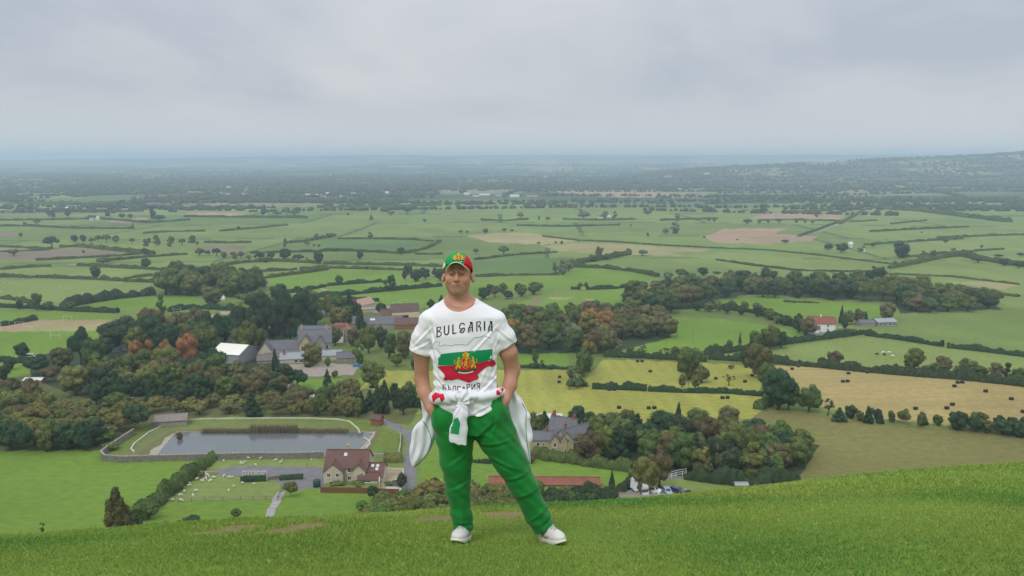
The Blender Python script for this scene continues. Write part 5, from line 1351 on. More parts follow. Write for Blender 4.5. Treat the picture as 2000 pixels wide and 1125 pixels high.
CARG = [('s', [(.20, .97), (.09, 1.36), (-.29, 1.38), (-.42, 1.0)]), ('f', [(.235, .98), (.108, 1.40)], .02), ('f', [(-.46, 1.02), (-.31, 1.42)], -.02)]
VANP = [(-.5, .3), (.5, .3), (.5, .85), (.42, 1.1), (.30, 1.2), (.18, 1.9), (-.5, 1.95)]
VANG = [('s', [(.27, 1.22), (.17, 1.78), (-.42, 1.80), (-.42, 1.22)]), ('f', [(.31, 1.22), (.19, 1.86)], .03), ('f', [(-.5, 1.2), (-.5, 1.8)], -.02)]
TRKP = [(-.5, .4), (.5, .4), (.5, 1.3), (.44, 1.9), (.47, 2.2), (.47, 3.0), (-.5, 3.05)]
TRKG = [('s', [(.42, 1.4), (.38, 1.9), (.26, 1.9), (.26, 1.4)]), ('f', [(.50, 1.35), (.44, 1.88)], .03)]
car('white_van', 'white people carrier parked among the hedges of the car yard', 'van', 1274, 962, D(-30), M_PW, VANP, 4.6, 1.9, VANG, 'vehicles in the car yard')
car('motorhome', 'white motorhome half hidden by a conifer in the car yard', 'motorhome', 1249, 962, D(-70), M_PW, TRKP, 6.2, 2.3, TRKG, 'vehicles in the car yard')
car('parked_car', 'pale blue car right of the white van', 'car', 1303, 963, D(-80), M_PB, CARP, 4.2, 1.7, CARG, 'vehicles in the car yard')
car('parked_car', 'dark blue car at the right end of the yard', 'car', 1323, 962, D(-35), M_PD, CARP, 4.3, 1.75, CARG, 'vehicles in the car yard')
car('white_lorry', 'white van by the hedge at the left playing field', 'van', 60, 698, D(0), M_PW, VANP, 7.5, 2.2, VANG)
car('parked_car', 'bright blue car at the end of the gravel car park', 'car', 699, 716, D(10), M_PBR, CARP, 5.0, 1.9, CARG)
car('parked_car', 'white car on the lane below the school', 'car', 577, 762, D(-30), M_PW, CARP, 4.6, 1.8, CARG)
car('parked_car', 'white car in front of the white farmhouse', 'car', 1588, 652, D(10), M_PW, CARP, 6.5, 2.2, CARG)
car('parked_car', 'dark car beside the white car at the farmhouse', 'car', 1580, 655, D(10), M_PD, CARP, 6.0, 2.2, CARG)

BALE = MB(); BALE.box((0, 0, .55), (1.5, 1.3, 1.1)); BALE.box((1.6, .1, .55), (1.5, 1.3, 1.1))
BALE1 = MB(); BALE1.box((0, 0, .6), (1.9, 1.4, 1.2))
M_BALE = mat('black_film', (.018, .018, .02), rough=.4, spec=.5)
bmes = []
for q in (BALE, BALE1):
    me = q.mesh('silage_bale'); bm = bmesh.new(); bm.from_mesh(me); bmesh.ops.bevel(bm, geom=bm.edges[:], offset=.16, segments=3, affect='EDGES'); bm.to_mesh(me); bm.free(); me.materials.append(M_BALE); bmes.append(me)
BL = [(1092,748),(1093,738),(1190,763),(1245,707),(1254,707),(1270,727),(1394,766),(1411,779),(1267,799),(1209,798),(1484,785),(1457,718),(1398,741),(1469,735),(1455,747),(1547,722),(1559,717),(1657,731),(1694,729),(1646,747),(1796,736),(1870,749),(1864,756),(1925,766),(1975,781),(1860,792),(1849,799),(1788,800),(1527,728),(1998,806),(765,760),(725,758)]
BL = sorted(BL); cb1 = [0, 0]
for i, (px, py) in enumerate(BL):
    p = G(px, py); j = 0 if i % 4 == 0 else 1
    zone = 'in the stubble field' if px > 1515 else 'in the hay fields'
    kk = 0 if px > 1515 else 1
    o = bpy.data.objects.new('silage_bale', bmes[1]); COL.objects.link(o); o.location = p; o.rotation_euler.z = rnd.uniform(-.4, .4); o.scale = (.80, .80, .95)
    tag(o, 'black wrapped bale ' + zone + ', ' + ordw(cb1[kk]) + ' from the left', 'bale', 'black bales ' + zone); cb1[kk] += 1
    if j == 0:
        o = bpy.data.objects.new('silage_bale', bmes[1]); COL.objects.link(o); o.location = (p.x + 2.2, p.y + .4, ground_z(p.x + 2.2, p.y + .4)); o.rotation_euler.z = rnd.uniform(-.4, .4); o.scale = (.80, .80, .95)
        tag(o, 'black wrapped bale ' + zone + ', ' + ordw(cb1[kk]) + ' from the left', 'bale', 'black bales ' + zone); cb1[kk] += 1
# a grazing animal as one continuous mesh
def animal_mesh(name, m, L=1.1, H=.8, wool=True):
    bm = bmesh.new(); vl = bm.verts.layers.skin if False else None
    pts = [(-.42, 0, .52), (-.1, 0, .56), (.25, 0, .54), (.45, 0, .50), (.60, 0, .28), (.70, 0, .10)]
    rad = [.17, .24, .23, .14, .09, .06]
    mb = MB(); mb.tube([(x * L, y, z * H / .78) for x, y, z in pts], [r_ * H / .78 for r_ in rad], 10)
    for sx, sy in ((-.32, .11), (-.32, -.11), (.24, .11), (.24, -.11)):
        mb.tube([(sx * L, sy, .5 * H / .78), (sx * L + .02, sy, .25 * H / .78), (sx * L, sy, 0)], [.09, .05, .045], 7)
    for s in (-1, 1): mb.tube([(.57 * L, s * .06, .36 * H / .78), (.55 * L, s * .17, .38 * H / .78)], [.04, .02], 5)
    me = mb.mesh(name); o = bpy.data.objects.new('tmp', me); COL.objects.link(o)
    rm = o.modifiers.new('r', 'REMESH'); rm.mode = 'VOXEL'; rm.voxel_size = .035
    sm = o.modifiers.new('s', 'SMOOTH'); sm.iterations = 3
    dg = bpy.context.evaluated_depsgraph_get(); me2 = bpy.data.meshes.new_from_object(o.evaluated_get(dg)); bpy.data.objects.remove(o)
    me2.name = name; me2.materials.clear(); me2.materials.append(m); me2.polygons.foreach_set('use_smooth', np.ones(len(me2.polygons), bool)); return me2
sheep_me = animal_mesh('sheep', mat('fleece', (.60, .57, .48), noise=(6, .12), bump=(18, .6, .03)))
cow_me = animal_mesh('cow', mat('black_hide', (.03, .027, .025)), L=2.1, H=1.4); cow_w = animal_mesh('cow', mat('white_hide', (.7, .68, .62)), L=2.1, H=1.4)
SH = [(437,902),(470,906),(474,908),(478,905),(485,897),(499,910),(510,897),(539,901),(548,906),(551,901),(609,901),(363,942),(370,946),(378,931),(385,938),(389,934),(394,942),(403,937),(407,932),(412,940),(416,935),(419,935),(411,942),(392,928),(404,930),(402,927),(438,932),(454,934),(457,952),(447,960),(474,946),(496,948),(360,963),(383,961),(352,970),(377,970),(337,979),(353,980),(369,951),(402,934),(397,938),(448,934)]
SH = sorted(SH)
for i, (px, py) in enumerate(SH):
    p = G(px, py); o = bpy.data.objects.new('sheep', sheep_me); COL.objects.link(o); o.location = p; o.rotation_euler.z = rnd.uniform(0, 6.28); o.scale = (.98 * rnd.uniform(.85, 1.1),) * 3
    tag(o, 'white sheep grazing in the paddock below the pond, ' + ordw(i) + ' from the left', 'sheep', 'sheep in the paddock below the pond')
CW = [(1712,694,0),(1725,691,1),(1727,695,0),(1737,691,1),(1743,698,1),(1801,692,0),(1551,592,0),(1726,598,0)]
for i, (px, py, w_) in enumerate(CW):
    p = G(px, py); o = bpy.data.objects.new('cow', [cow_me, cow_w][w_]); COL.objects.link(o); o.location = p; o.rotation_euler.z = rnd.uniform(-.4, .4) + (3.14 if i % 2 else 0)
    tag(o, ('white' if w_ else 'black') + ' cow grazing near the white farmhouse, ' + ordw(i) + ' in order left to right', 'cow', 'cattle near the white farmhouse')
FS_ = sorted((rnd.uniform(0, 205), rnd.uniform(548, 580)) for i in range(34))
for i in range(34):
    px, py = FS_[i]
    p = G(px, py); o = bpy.data.objects.new('sheep', sheep_me); COL.objects.link(o); o.location = p; o.rotation_euler.z = rnd.uniform(0, 6.28); o.scale = (1.2,) * 3
    tag(o, 'tiny pale sheep in the yellowish field at far left, ' + ordw(i) + ' from left', 'sheep', 'sheep in the far left field')

M_GOAL = mat('white_paint', (.8, .8, .8))
def goal(px, py, w, h, rugby, label, yaw=0):
    p = G(px, py); mb = MB(); t_ = .09
    hh_ = h
    for s in (-1, 1): mb.box((s * w / 2, 0, hh_ / 2), (t_, t_, hh_))
    mb.box((0, 0, 3.0 if rugby else h), (w, t_, t_))
    if not rugby:
        for s in (-1, 1): mb.tube([(s * w / 2, 0, h), (s * w / 2, 1.2, 0)], .03, 4)
        mb.tube([(-w / 2, 1.2, .03), (w / 2, 1.2, .03)], .03, 4)
    o = mb.build('rugby_posts' if rugby else 'football_goal', M_GOAL); o.location = p; o.rotation_euler.z = yaw
    tag(o, label, 'goal', 'goal posts on the playing fields')
goal(11, 647, 5.6, 7, True, 'white rugby posts at the left edge of the playing field')
goal(108, 664, 5.6, 7, True, 'white rugby posts in the middle of the green field')
goal(383, 626, 5.6, 7, True, 'white rugby posts seen past the dark trees'); goal(346, 612, 5.6, 5, True, 'white posts just above the big tree group')
goal(38, 635, 6, 2.2, False, 'small white goal nearest the track corner'); goal(55, 644, 6, 2.2, False, 'small white goal on the tan pitch'); goal(132, 624, 6, 2.2, False, 'small white goal beyond the tan pitch')
for i, (a, b) in enumerate([(787, 592), (816, 592), (775, 596)]): goal(a, b, 7, 2.4, False, 'white football goal behind the cream house, ' + ordw(i) + ' placed', 0.4)
def pole(px, py, h, label, top=True, r=.12):
    p = G(px, py); o = empty('utility_pole', p, 0, label, 'pole')
    mb = MB(); mb.tube([(0, 0, -.3), (0, 0, h)], [r, r * .7], 8); mb.build('post', M_POST, o)
    if top: mb = MB(); mb.box((0, 0, h - .5), (1.6, .12, .12)); mb.build('crossarm', M_POST, o)
pole(1353, 673, 9, 'thin pole in the green field left of the farmhouse'); pole(1446, 680, 10, 'thin dark pole beside the tree clump'); pole(784, 872, 7, 'wooden pole beside the lane by the pond', True); pole(600, 975-60, 2, 'short post by the drive', False)
pole(1322, 660, 11, 'pale pole right of the brown wood', False); pole(745, 620, 12, 'tall lamp pole in front of the round village tree', False)
# white dome tent
p = G(433, 585); bm = bmesh.new(); bmesh.ops.create_uvsphere(bm, u_segments=20, v_segments=10, radius=3.2)
for v in bm.verts: v.co.z = max(v.co.z, -.3) * 1.25
me = bpy.data.meshes.new('dome'); bm.to_mesh(me); bm.free(); o = link('white_dome', me, M_WHITE, smooth=True); o.location = p; tag(o, 'small white dome at the right foot of the copse', 'dome')
p = G(1152, 590); mb = MB(); mb.box((0, 0, 1), (7, 3, 2.2)); mb.box((-4, 0, 1.6), (2, 2, 3.2)); mb.box((3, .4, .5), (6, 2.5, 1))
bm = bmesh.new(); me = mb.mesh('x'); bm.from_mesh(me); bmesh.ops.bevel(bm, geom=bm.edges[:], offset=.4, segments=2, affect='EDGES'); bm.to_mesh(me); bm.free()
o = link('rubble_heap', me, mat('sand_heap', (.45, .36, .26), noise=(.6, .2))); o.location = p; tag(o, 'sandy heap by the pale arena right of the shoulder', 'heap')
# wooden gate
for (a, b, lab) in [(1139, 566, 'pale field gate between the two small trees')]:
    p = G(a, b); mb = MB()
    for z in (.3, .65, 1.0, 1.3): mb.box((0, 0, z), (5, .06, .08))
    for x in (-2.5, 0, 2.5): mb.box((x, .05, .7), (.14, .08, 1.4))
    o = mb.build('field_gate', M_FRAME); o.location = p; tag(o, lab, 'gate')

# ------------------------------------------------------------------ the man on the brow
Y0 = 4.78
def W3(px, py, dy=0.0):
    u, s = ray_us(px, py); y = Y0 + dy
    return Vector((float(u) * y, y, CZ - float(s) * y))
_f = W3(945, 1040); ORG = Vector((_f.x, Y0, ground_z(_f.x, Y0)))
def P_(px, py, dy=0.0): return np.array((W3(px, py, dy) - ORG)[:])
U_ = 0.00306
class Vol:
    def __init__(s, lo, hi, h):
        s.lo = np.array(lo, float); s.h = h; s.n = np.ceil((np.array(hi) - s.lo) / h).astype(int) + 1
        s.ax = [s.lo[i] + h * np.arange(s.n[i]) for i in range(3)]; s.d = np.full(tuple(s.n), .25, np.float32)
    def reg(s, lo, hi):
        sl = []
        for i in range(3):
            a = max(0, int((lo[i] - s.lo[i]) / s.h)); b = min(s.n[i], int((hi[i] - s.lo[i]) / s.h) + 2); sl.append(slice(a, max(b, a + 1)))
        return tuple(sl), s.ax[0][sl[0]][:, None, None], s.ax[1][sl[1]][None, :, None], s.ax[2][sl[2]][None, None, :]
    def add(s, f, lo, hi, k=.02, sub=False):
        m = .07; sl, X, Y, Z = s.reg(np.array(lo) - m, np.array(hi) + m)
        b = f(X, Y, Z).astype(np.float32); a = s.d[sl]
        if sub:
            b = -b; h = np.clip(.5 - .5 * (b - a) / k, 0, 1); s.d[sl] = a * h + b * (1 - h) + k * h * (1 - h)
        else:
            h = np.clip(.5 + .5 * (b - a) / k, 0, 1); s.d[sl] = b * (1 - h) + a * h - k * h * (1 - h)
        return s
    def ell(s, c, r, k=.02, sub=False, rot=0.0):
        c = np.array(c); r = np.array(r); cs, sn = math.cos(rot), math.sin(rot)
        def f(X, Y, Z):
            x0, z0 = X - c[0], Z - c[2]
            x = (x0 * cs + z0 * sn) / r[0]; y = (Y - c[1]) / r[1]; z = (-x0 * sn + z0 * cs) / r[2]
            q = np.sqrt(x * x + y * y + z * z); g = np.sqrt((x / r[0]) ** 2 + (y / r[1]) ** 2 + (z / r[2]) ** 2) + 1e-6
            return q * (q - 1) / g
        R = r.max(); return s.add(f, c - R, c + R, k, sub)
    def cone(s, a, b, ra, rb, k=.02, sub=False, fy=1.0):
        a = np.array(a, float); b = np.array(b, float); ab = b - a; L2 = float(ab @ ab)
        def f(X, Y, Z):
            px, py, pz = X - a[0], Y - a[1], Z - a[2]
            t = np.clip((px * ab[0] + py * ab[1] + pz * ab[2]) / L2, 0, 1)
            dy = (py - t * ab[1]) / fy
            return np.sqrt((px - t * ab[0]) ** 2 + dy ** 2 + (pz - t * ab[2]) ** 2) - (ra + (rb - ra) * t)
        R = max(ra, rb) * max(1, fy); return s.add(f, np.minimum(a, b) - R, np.maximum(a, b) + R, k, sub)
    def chain(s, pts, rad, k=.02, sub=False, fy=1.0):
        for i in range(len(pts) - 1): s.cone(pts[i], pts[i + 1], rad[i], rad[i + 1], k, sub, fy)
        return s
    def loft(s, lev, k=.03, n=2.3, sub=False):
        lev = sorted(lev); z = np.array([l[0] for l in lev])
        def f(X, Y, Z):
            g = [np.interp(Z, z, np.array([l[i] for l in lev])) for i in range(1, 5)]
            q = (np.abs((X - g[0]) / g[2]) ** n + np.abs((Y - g[1]) / g[3]) ** n) ** (1 / n)
            return np.maximum((q - 1) * np.minimum(g[2], g[3]), np.maximum(Z - z[-1], z[0] - Z))
        A = max(l[3] for l in lev); B = max(l[4] for l in lev); cx_ = [l[1] for l in lev]; cy_ = [l[2] for l in lev]
        return s.add(f, (min(cx_) - A, min(cy_) - B, z[0]), (max(cx_) + A, max(cy_) + B, z[-1]), k, sub)
    def warp(s, f):
        X, Y, Z = s.ax[0][:, None, None], s.ax[1][None, :, None], s.ax[2][None, None, :]
        s.d += f(X, Y, Z).astype(np.float32); return s
    def cut(s, f):
        X, Y, Z = s.ax[0][:, None, None], s.ax[1][None, :, None], s.ax[2][None, None, :]
        s.d = np.maximum(s.d, f(X, Y, Z).astype(np.float32)); return s
    def mesh(s, name):
        d = s.d; S = d < 0; nx, ny, nz = d.shape
        C = [S[i:nx - 1 + i, j:ny - 1 + j, k:nz - 1 + k] for i in (0, 1) for j in (0, 1) for k in (0, 1)]
        al = C[0].copy(); an = C[0].copy()
        for c in C[1:]: al &= c; an |= c
        m = an & ~al; cells = np.argwhere(m); idx = np.full(m.shape, -1, np.int64); idx[m] = np.arange(len(cells))
        acc = np.zeros((len(cells), 3)); cnt = np.zeros(len(cells))
        cor = [(i, j, k) for i in (0, 1) for j in (0, 1) for k in (0, 1)]
        for a in cor:
            for ax in range(3):
                if a[ax]: continue
                b = list(a); b[ax] = 1; a_ = np.array(a); b_ = np.array(b)
                ca = cells + a_; cb = cells + b_
                da = d[ca[:, 0], ca[:, 1], ca[:, 2]]; db = d[cb[:, 0], cb[:, 1], cb[:, 2]]
                q = (da < 0) != (db < 0); t_ = np.where(q, da / np.where(q, da - db, 1), 0)
                pos = a_[None] + t_[:, None] * (b_ - a_)[None]; acc[q] += pos[q]; cnt[q] += 1
        V = s.lo + (cells + acc / np.maximum(cnt, 1)[:, None]) * s.h
        Q = []
        for ax in range(3):
            o1, o2 = [(1, 2), (2, 0), (0, 1)][ax]
            sl_a = [slice(None)] * 3; sl_b = [slice(None)] * 3; sl_a[ax] = slice(0, -1); sl_b[ax] = slice(1, None)
            A, B = S[tuple(sl_a)], S[tuple(sl_b)]; e = np.argwhere(A != B)
            e = e[(e[:, o1] > 0) & (e[:, o2] > 0) & (e[:, o1] < d.shape[o1] - 1) & (e[:, o2] < d.shape[o2] - 1)]
            ins = A[e[:, 0], e[:, 1], e[:, 2]]
            def g(d1, d2):
                c = e.copy(); c[:, o1] += d1; c[:, o2] += d2; return idx[c[:, 0], c[:, 1], c[:, 2]]
            q = np.stack([g(-1, -1), g(0, -1), g(0, 0), g(-1, 0)], 1)
            q[~ins] = q[~ins][:, ::-1]; Q.append(q)
        Q = np.concatenate(Q); Q = Q[(Q >= 0).all(1)]
        return np_mesh(name, V, Q), V
def bvh_of(me):
    v = [x.co.copy() for x in me.vertices]; f = [tuple(p.vertices) for p in me.polygons]; return BVHTree.FromPolygons(v, f)
def point_col(me, arr, name='Col'):
    a = me.color_attributes.new(name, 'FLOAT_COLOR', 'POINT'); a.data.foreach_set('color', np.concatenate([arr, np.ones((len(arr), 1))], 1).astype(np.float32).ravel())

man = empty('person', ORG, 0, 'man in tricolour cap, white printed t-shirt and green trousers, standing with hands in pockets', 'person')

# ---- body
H0 = P_(894, 536.5, 0.0)                      # centre of the head
def hp(x, y, z): return H0 + np.array((x, y, z))
def body_volume(h, lo, hi):
    v = Vol(lo, hi, h)
    v.ell(hp(0, .022, .040), (.077, .097, .088))
    v.ell(hp(0, -.015, -.040), (.069, .076, .078), .035)
    v.ell(hp(0, -.056, -.085), (.031, .030, .023), .035)
    for s in (-1, 1):
        v.ell(hp(s * .047, -.005, -.056), (.019, .040, .028), .03)           # jaw corner
        v.ell(hp(s * .042, -.060, -.020), (.024, .022, .022), .022)          # cheek
        v.ell(hp(s * .030, -.080, .040), (.026, .012, .009), .012)           # brow
    v.cone(hp(0, -.082, .026), hp(0, -.108, -.012), .0075, .0120, .012)      # nose
    v.ell(hp(0, -.106, -.016), (.0125, .012, .009), .006)
    for s in (-1, 1):
        v.ell(hp(s * .0125, -.097, -.019), (.0080, .010, .0070), .006)
        v.ell(hp(s * .031, -.094, .020), (.018, .014, .0115), .010, sub=True)
        v.ell(hp(s * .031, -.076, .0195), (.015, .014, .0120), .004)
        v.cone(hp(s * .018, -.0895, .0255), hp(s * .044, -.0790, .0235), .0042, .0038, .004)     # upper lid
        v.cone(hp(s * .019, -.0880, .0125), hp(s * .042, -.0785, .0135), .0032, .0032, .005)     # lower lid
        v.ell(hp(s * .086, .014, -.022), (.0115, .020, .029), .006, rot=s * .22)                    # ear
        v.ell(hp(s * .093, -.004, -.018), (.006, .010, .016), .004, sub=True, rot=s * .16)
    v.ell(hp(0, -.078, -.050), (.030, .018, .016), .014)
    v.cone(hp(-.020, -.0895, -.0455), hp(.020, -.0895, -.0455), .0040, .0040, .004)
    v.ell(hp(0, -.0930, -.0450), (.010, .006, .0040), .004)
    v.cone(hp(-.016, -.0895, -.0555), hp(.016, -.0895, -.0555), .0052, .0052, .004)
    v.cone(hp(-.028, -.0935, -.0462), hp(0, -.0965, -.0507), .0014, .0016, .003, sub=True); v.cone(hp(.028, -.0935, -.0462), hp(0, -.0965, -.0507), .0014, .0016, .003, sub=True)
    for s in (-1, 1): v.cone(hp(s * .021, -.094, -.016), hp(s * .037, -.084, -.047), .0012, .0018, .008, sub=True)
    # neck and trapezius
    v.cone(hp(0, .030, -.075), hp(0, .040, -.180), .0565, .063, .03)
    v.cone(hp(0, .004, -.135), hp(0, .012, -.214), .046, .060, .03)
    for s, sx in ((-1, 842), (1, 966)):
        v.cone(hp(s * .03, .045, -.164), P_(sx, 622, .02), .045, .050, .04)
    lev = [(P_(0, py)[2], (P_(xl, py)[0] + P_(xr, py)[0]) / 2, .0, (P_(xr, py)[0] - P_(xl, py)[0]) / 2 - .014, b) for py, xl, xr, b in
           [(598, 882, 922, .055), (606, 872, 938, .066), (618, 858, 958, .078), (640, 846, 968, .095), (690, 847, 972, .108), (740, 852, 972, .100), (780, 850, 985, .104), (830, 852, 998, .106)]]
    v.loft(lev, .05)
    # arms: tapered, thumbs out of sight in the pockets
    AL = [P_(842, 630, .01), P_(824, 690, .03), P_(823, 738, .06), P_(830, 768, .02), P_(842, 797, -.03), P_(850, 812, -.045)]
    v.chain(AL, [.046, .049, .0425, .040, .029, .029], .02)
    AR = [P_(966, 630, .01), P_(993, 688, .03), P_(1001, 722, .06), P_(996, 752, .02), P_(986, 780, -.03), P_(978, 795, -.045)]
    v.chain(AR, [.046, .051, .0455, .040, .030, .029], .02)
    for c, s in ((P_(858, 820, -.055), 1), (P_(971, 803, -.055), -1)):
        v.ell(c, (.036, .018, .044), .015, rot=-s * .4)
        for j in range(4):
            q = c + np.array((s * (.008 + .011 * (j - 1.5) * 1.6), -.004, -.034)); ln = (.062, .072, .068, .054)[j]
            v.chain([q, q + np.array((s * .012, .004, -ln * .5)), q + np.array((s * .018, .016, -ln))], [.0095, .009, .0075], .004)
        v.chain([c + np.array((s * .025, -.008, .02)), c + np.array((s * .045, -.012, -.012)), c + np.array((s * .050, -.006, -.040))], [.013, .011, .009], .006)
    # legs inside the trousers
    v.chain([P_(887, 835, .0), P_(892, 905, .0), P_(897, 960, .02), P_(904, 1036, .03)], [.085, .062, .052, .036], .03)
    v.chain([P_(965, 835, .0), P_(998, 905, .0), P_(1028, 960, .02), P_(1068, 1032, .03)], [.085, .062, .052, .036], .03)
    return v
lo = (P_(790, 800)[0], -.26, -.02); hi = (P_(1095, 800)[0], .30, P_(894, 480)[2])
v = body_volume(.0044, lo, hi)
bme, BV = v.mesh('body')
rel = BV - H0
col = np.tile(np.array((.500, .258, .176)), (len(BV), 1))
def blend(mask, c):
    global col
    mask = np.clip(mask, 0, 1)[:, None]; col = col * (1 - mask) + np.array(c) * mask
front = (rel[:, 1] < -.04)
ax_ = np.abs(rel[:, 0])
blend(front * np.exp(-((ax_ - .044) / .022) ** 2 - ((rel[:, 2] + .024) / .022) ** 2) * .45, (.56, .22, .15))        # ruddy cheeks
blend(front * np.exp(-(rel[:, 0] / .014) ** 2 - ((rel[:, 2] + .014) / .014) ** 2) * .45, (.56, .22, .16))
blend(front * (np.clip((-.028 - rel[:, 2]) / .02, 0, 1) * np.clip((rel[:, 2] + .125) / .02, 0, 1)) * .30, (.30, .19, .15))          # shaven beard shade
blend(front * np.exp(-(rel[:, 0] / .024) ** 4 - ((rel[:, 2] + .0505) / .0075) ** 4) * .75, (.44, .17, .14))            # lips
blend(front * np.exp(-(rel[:, 0] / .029) ** 6 - ((rel[:, 2] + .0506 - 4.5 * ax_ ** 2) / .0026) ** 2) * .8, (.16, .06, .05))
blend(front * np.exp(-((ax_ - .032) / .019) ** 4 - ((rel[:, 2] - .040 + .12 * (ax_ - .03)) / .0050) ** 2) * .75, (.15, .085, .05))   # brows
blend(front * np.exp(-((ax_ - .031) / .014) ** 4 - ((rel[:, 2] - .0185) / .0052) ** 2) * .95, (.09, .055, .045))          # narrowed eyes, the shade under the brim painted in with them
upper = np.clip((H0[2] - .25 - BV[:, 2]) / .3, 0, 1)
blend(upper * .25, (.50, .25, .17))
point_col(bme, col)
skin = mat('skin', (0, 0, 0), rough=.55, spec=.35, attr='Col', noise=[(60, .05), (12, .05)], bump=(220, .12, .002), sss=.12)
body = link('body', bme, skin, man, smooth=True)
v = Vol(hp(-.10, -.08, -.05), hp(.10, .14, .12), .004)
v.ell(hp(0, .030, .040), (.080, .098, .090))
v.cut(lambda X, Y, Z: (H0[1] + .000 - .25 * (Z - H0[2]) - Y) + 0 * X)
v.cut(lambda X, Y, Z: (H0[2] - .022 + .5 * np.clip(H0[1] + .05 - Y, -.1, .05)) - Z + 0 * X)
hme, _ = v.mesh('hair'); link('hair', hme, mat('brown_hair', (.085, .05, .032), rough=.7, noise=(90, .3), bump=(160, .6, .004)), man, smooth=True)

# ---- cap
cap_mats = [mat('cap_green', (.020, .30, .075), noise=(60, .06)), mat('cap_red', (.62, .018, .035), noise=(60, .06)), mat('cap_white', (.80, .80, .80), noise=(60, .03)), mat('cap_under', (.03, .05, .04))]
CH = H0 + np.array((0, .012, .0385))
v = Vol(CH - .14, CH + .14, .0036)
v.ell(CH + np.array((0, .004, -.012)), (.0885, .108, .104))
v.ell(CH + np.array((0, -.045, .035)), (.060, .055, .055), .03)
v.ell(CH + np.array((0, .004, -.018)), (.084, .1035, .099), .003, sub=True)
v.cut(lambda X, Y, Z: (H0[2] + .022 + .58 * (CH[1] - Y)) - Z + 0 * X)
v.ell(CH + np.array((0, .0, .094)), (.008, .008, .006), .003)
cme, CV = v.mesh('crown')
pxc, pyc = project(CV[:, 0] + ORG.x, CV[:, 1] + ORG.y, CV[:, 2] + ORG.z)
fc = np.array([np.mean(CV[list(p.vertices)], axis=0) for p in cme.polygons]); fpx = project(fc[:, 0] + ORG.x, fc[:, 1] + ORG.y, fc[:, 2] + ORG.z)
ang = (fpx[0] - 894) / 29.
red_edge = 909.3 - 3.5 * ((fpx[1] - 500) / 14.) ** 2
mi = np.where(fpx[0] > red_edge, 1, np.where(ang < -.86 + .006 * (fpx[1] - 515), 2, 0)); mi = np.where((fc[:, 1] > CH[1] + .03) & (ang < .2), 2, np.where((fc[:, 1] > CH[1] + .03), 1, mi))
cap = empty('cap', (0, 0, 0)); cap.parent = man
cme.polygons.foreach_set('material_index', mi.astype(np.int32))
capc = link('cap_crown', cme, cap_mats, cap, smooth=True)
# brim
nu, nv = 33, 9; vs = []
for j in range(nv):
    for i in range(nu):
        uu_ = -1 + 2 * i / (nu - 1); vv = j / (nv - 1)
        x = .079 * uu_ * (1 - .04 * vv)
        y0_ = CH[1] - .100 * math.sqrt(max(0, 1 - (uu_ * .90) ** 2)) * .98
        y = y0_ - vv * .062 * max(0.0, 1 - abs(uu_) ** 3.2)
        z = H0[2] + .089 - .066 * abs(uu_) ** 2.0 + .004 * vv * (1 - abs(uu_))
        vs.append((H0[0] + x, y, z))
fs = []
for j in range(nv - 1):
    for i in range(nu - 1):
        a = j * nu + i; fs.append((a, a + 1, a + nu + 1, a + nu))
mb = MB(); mb.add(vs, fs)
me = mb.mesh('brim'); bm_ = np.zeros(len(fs), int)
for q, f in enumerate(fs):
    c = np.mean([vs[k] for k in f], axis=0); p_ = project(c[0] + ORG.x, c[1] + ORG.y, c[2] + ORG.z); j = q // (nu - 1)
    bm_[q] = 2 if j >= nv - 2 else (1 if p_[0] > 905 else 0)
me.polygons.foreach_set('material_index', bm_.astype(np.int32))
br = link('brim', me, cap_mats, cap, smooth=True); so_ = br.modifiers.new('s', 'SOLIDIFY'); so_.thickness = .004; so_.offset = 0; so_.material_offset = 0

# ---- t-shirt
def wr(X, Y, Z, a, b, c, w, p=0.0): return np.sin((X * a + Y * b + Z * c) + w * np.sin(X * 17 + Z * 23 + p) + p)
lo = (P_(785, 700)[0], -.24, P_(0, 815)[2]); hi = (P_(1025, 700)[0], .24, P_(0, 572)[2])
v = Vol(lo, hi, .0040)
lev = [(P_(0, py)[2], (P_(xl, py)[0] + P_(xr, py)[0]) / 2, .0, (P_(xr, py)[0] - P_(xl, py)[0]) / 2, b) for py, xl, xr, b in
       [(594, 878, 925, .070), (600, 868, 938, .080), (608, 858, 950, .090), (616, 850, 962, .098), (628, 843, 970, .105), (650, 840, 975, .118), (690, 843, 976, .126), (720, 846, 974, .124), (748, 849, 975, .122), (770, 850, 984, .128), (806, 848, 992, .134)]]
v.loft(lev, .04)
for s, sx in ((-1, 839), (1, 969)):
    v.cone(hp(s * .045, .035, -.179), P_(sx, 624, .015), .050, .056, .05)
SLL = [P_(840, 627, .01), P_(828, 657, .02), P_(818, 694, .03)]; SLR = [P_(966, 628, .01), P_(984, 656, .02), P_(994, 684, .03)]
v.chain(SLL, [.059, .063, .0725], .025); v.chain(SLR, [.058, .062, .0670], .025)
def plane_cut(pa, pb, side):
    a, b = P_(*pa), P_(*pb); d = (b - a)[[0, 2]]; d /= np.linalg.norm(d); n = np.array((d[1], -d[0])) * side
    return lambda X, Y, Z: (X - a[0]) * n[0] + (Z - a[2]) * n[1]
fl_ = plane_cut((796, 683), (843, 696), 1); fr_ = plane_cut((970, 688), (1014, 664), 1)
XLb = P_(845.0, 690)[0]; XRb = P_(971, 690)[0]
v.cut(lambda X, Y, Z: np.where(X < XLb, fl_(X, Y, Z), -1.0)); v.cut(lambda X, Y, Z: np.where(X > XRb, fr_(X, Y, Z), -1.0))
v.chain([SLL[1], SLL[2] + (SLL[2] - SLL[1]) * .4], [.042, .064], .004, sub=True); v.chain([SLR[1], SLR[2] + (SLR[2] - SLR[1]) * .4], [.042, .059], .004, sub=True)
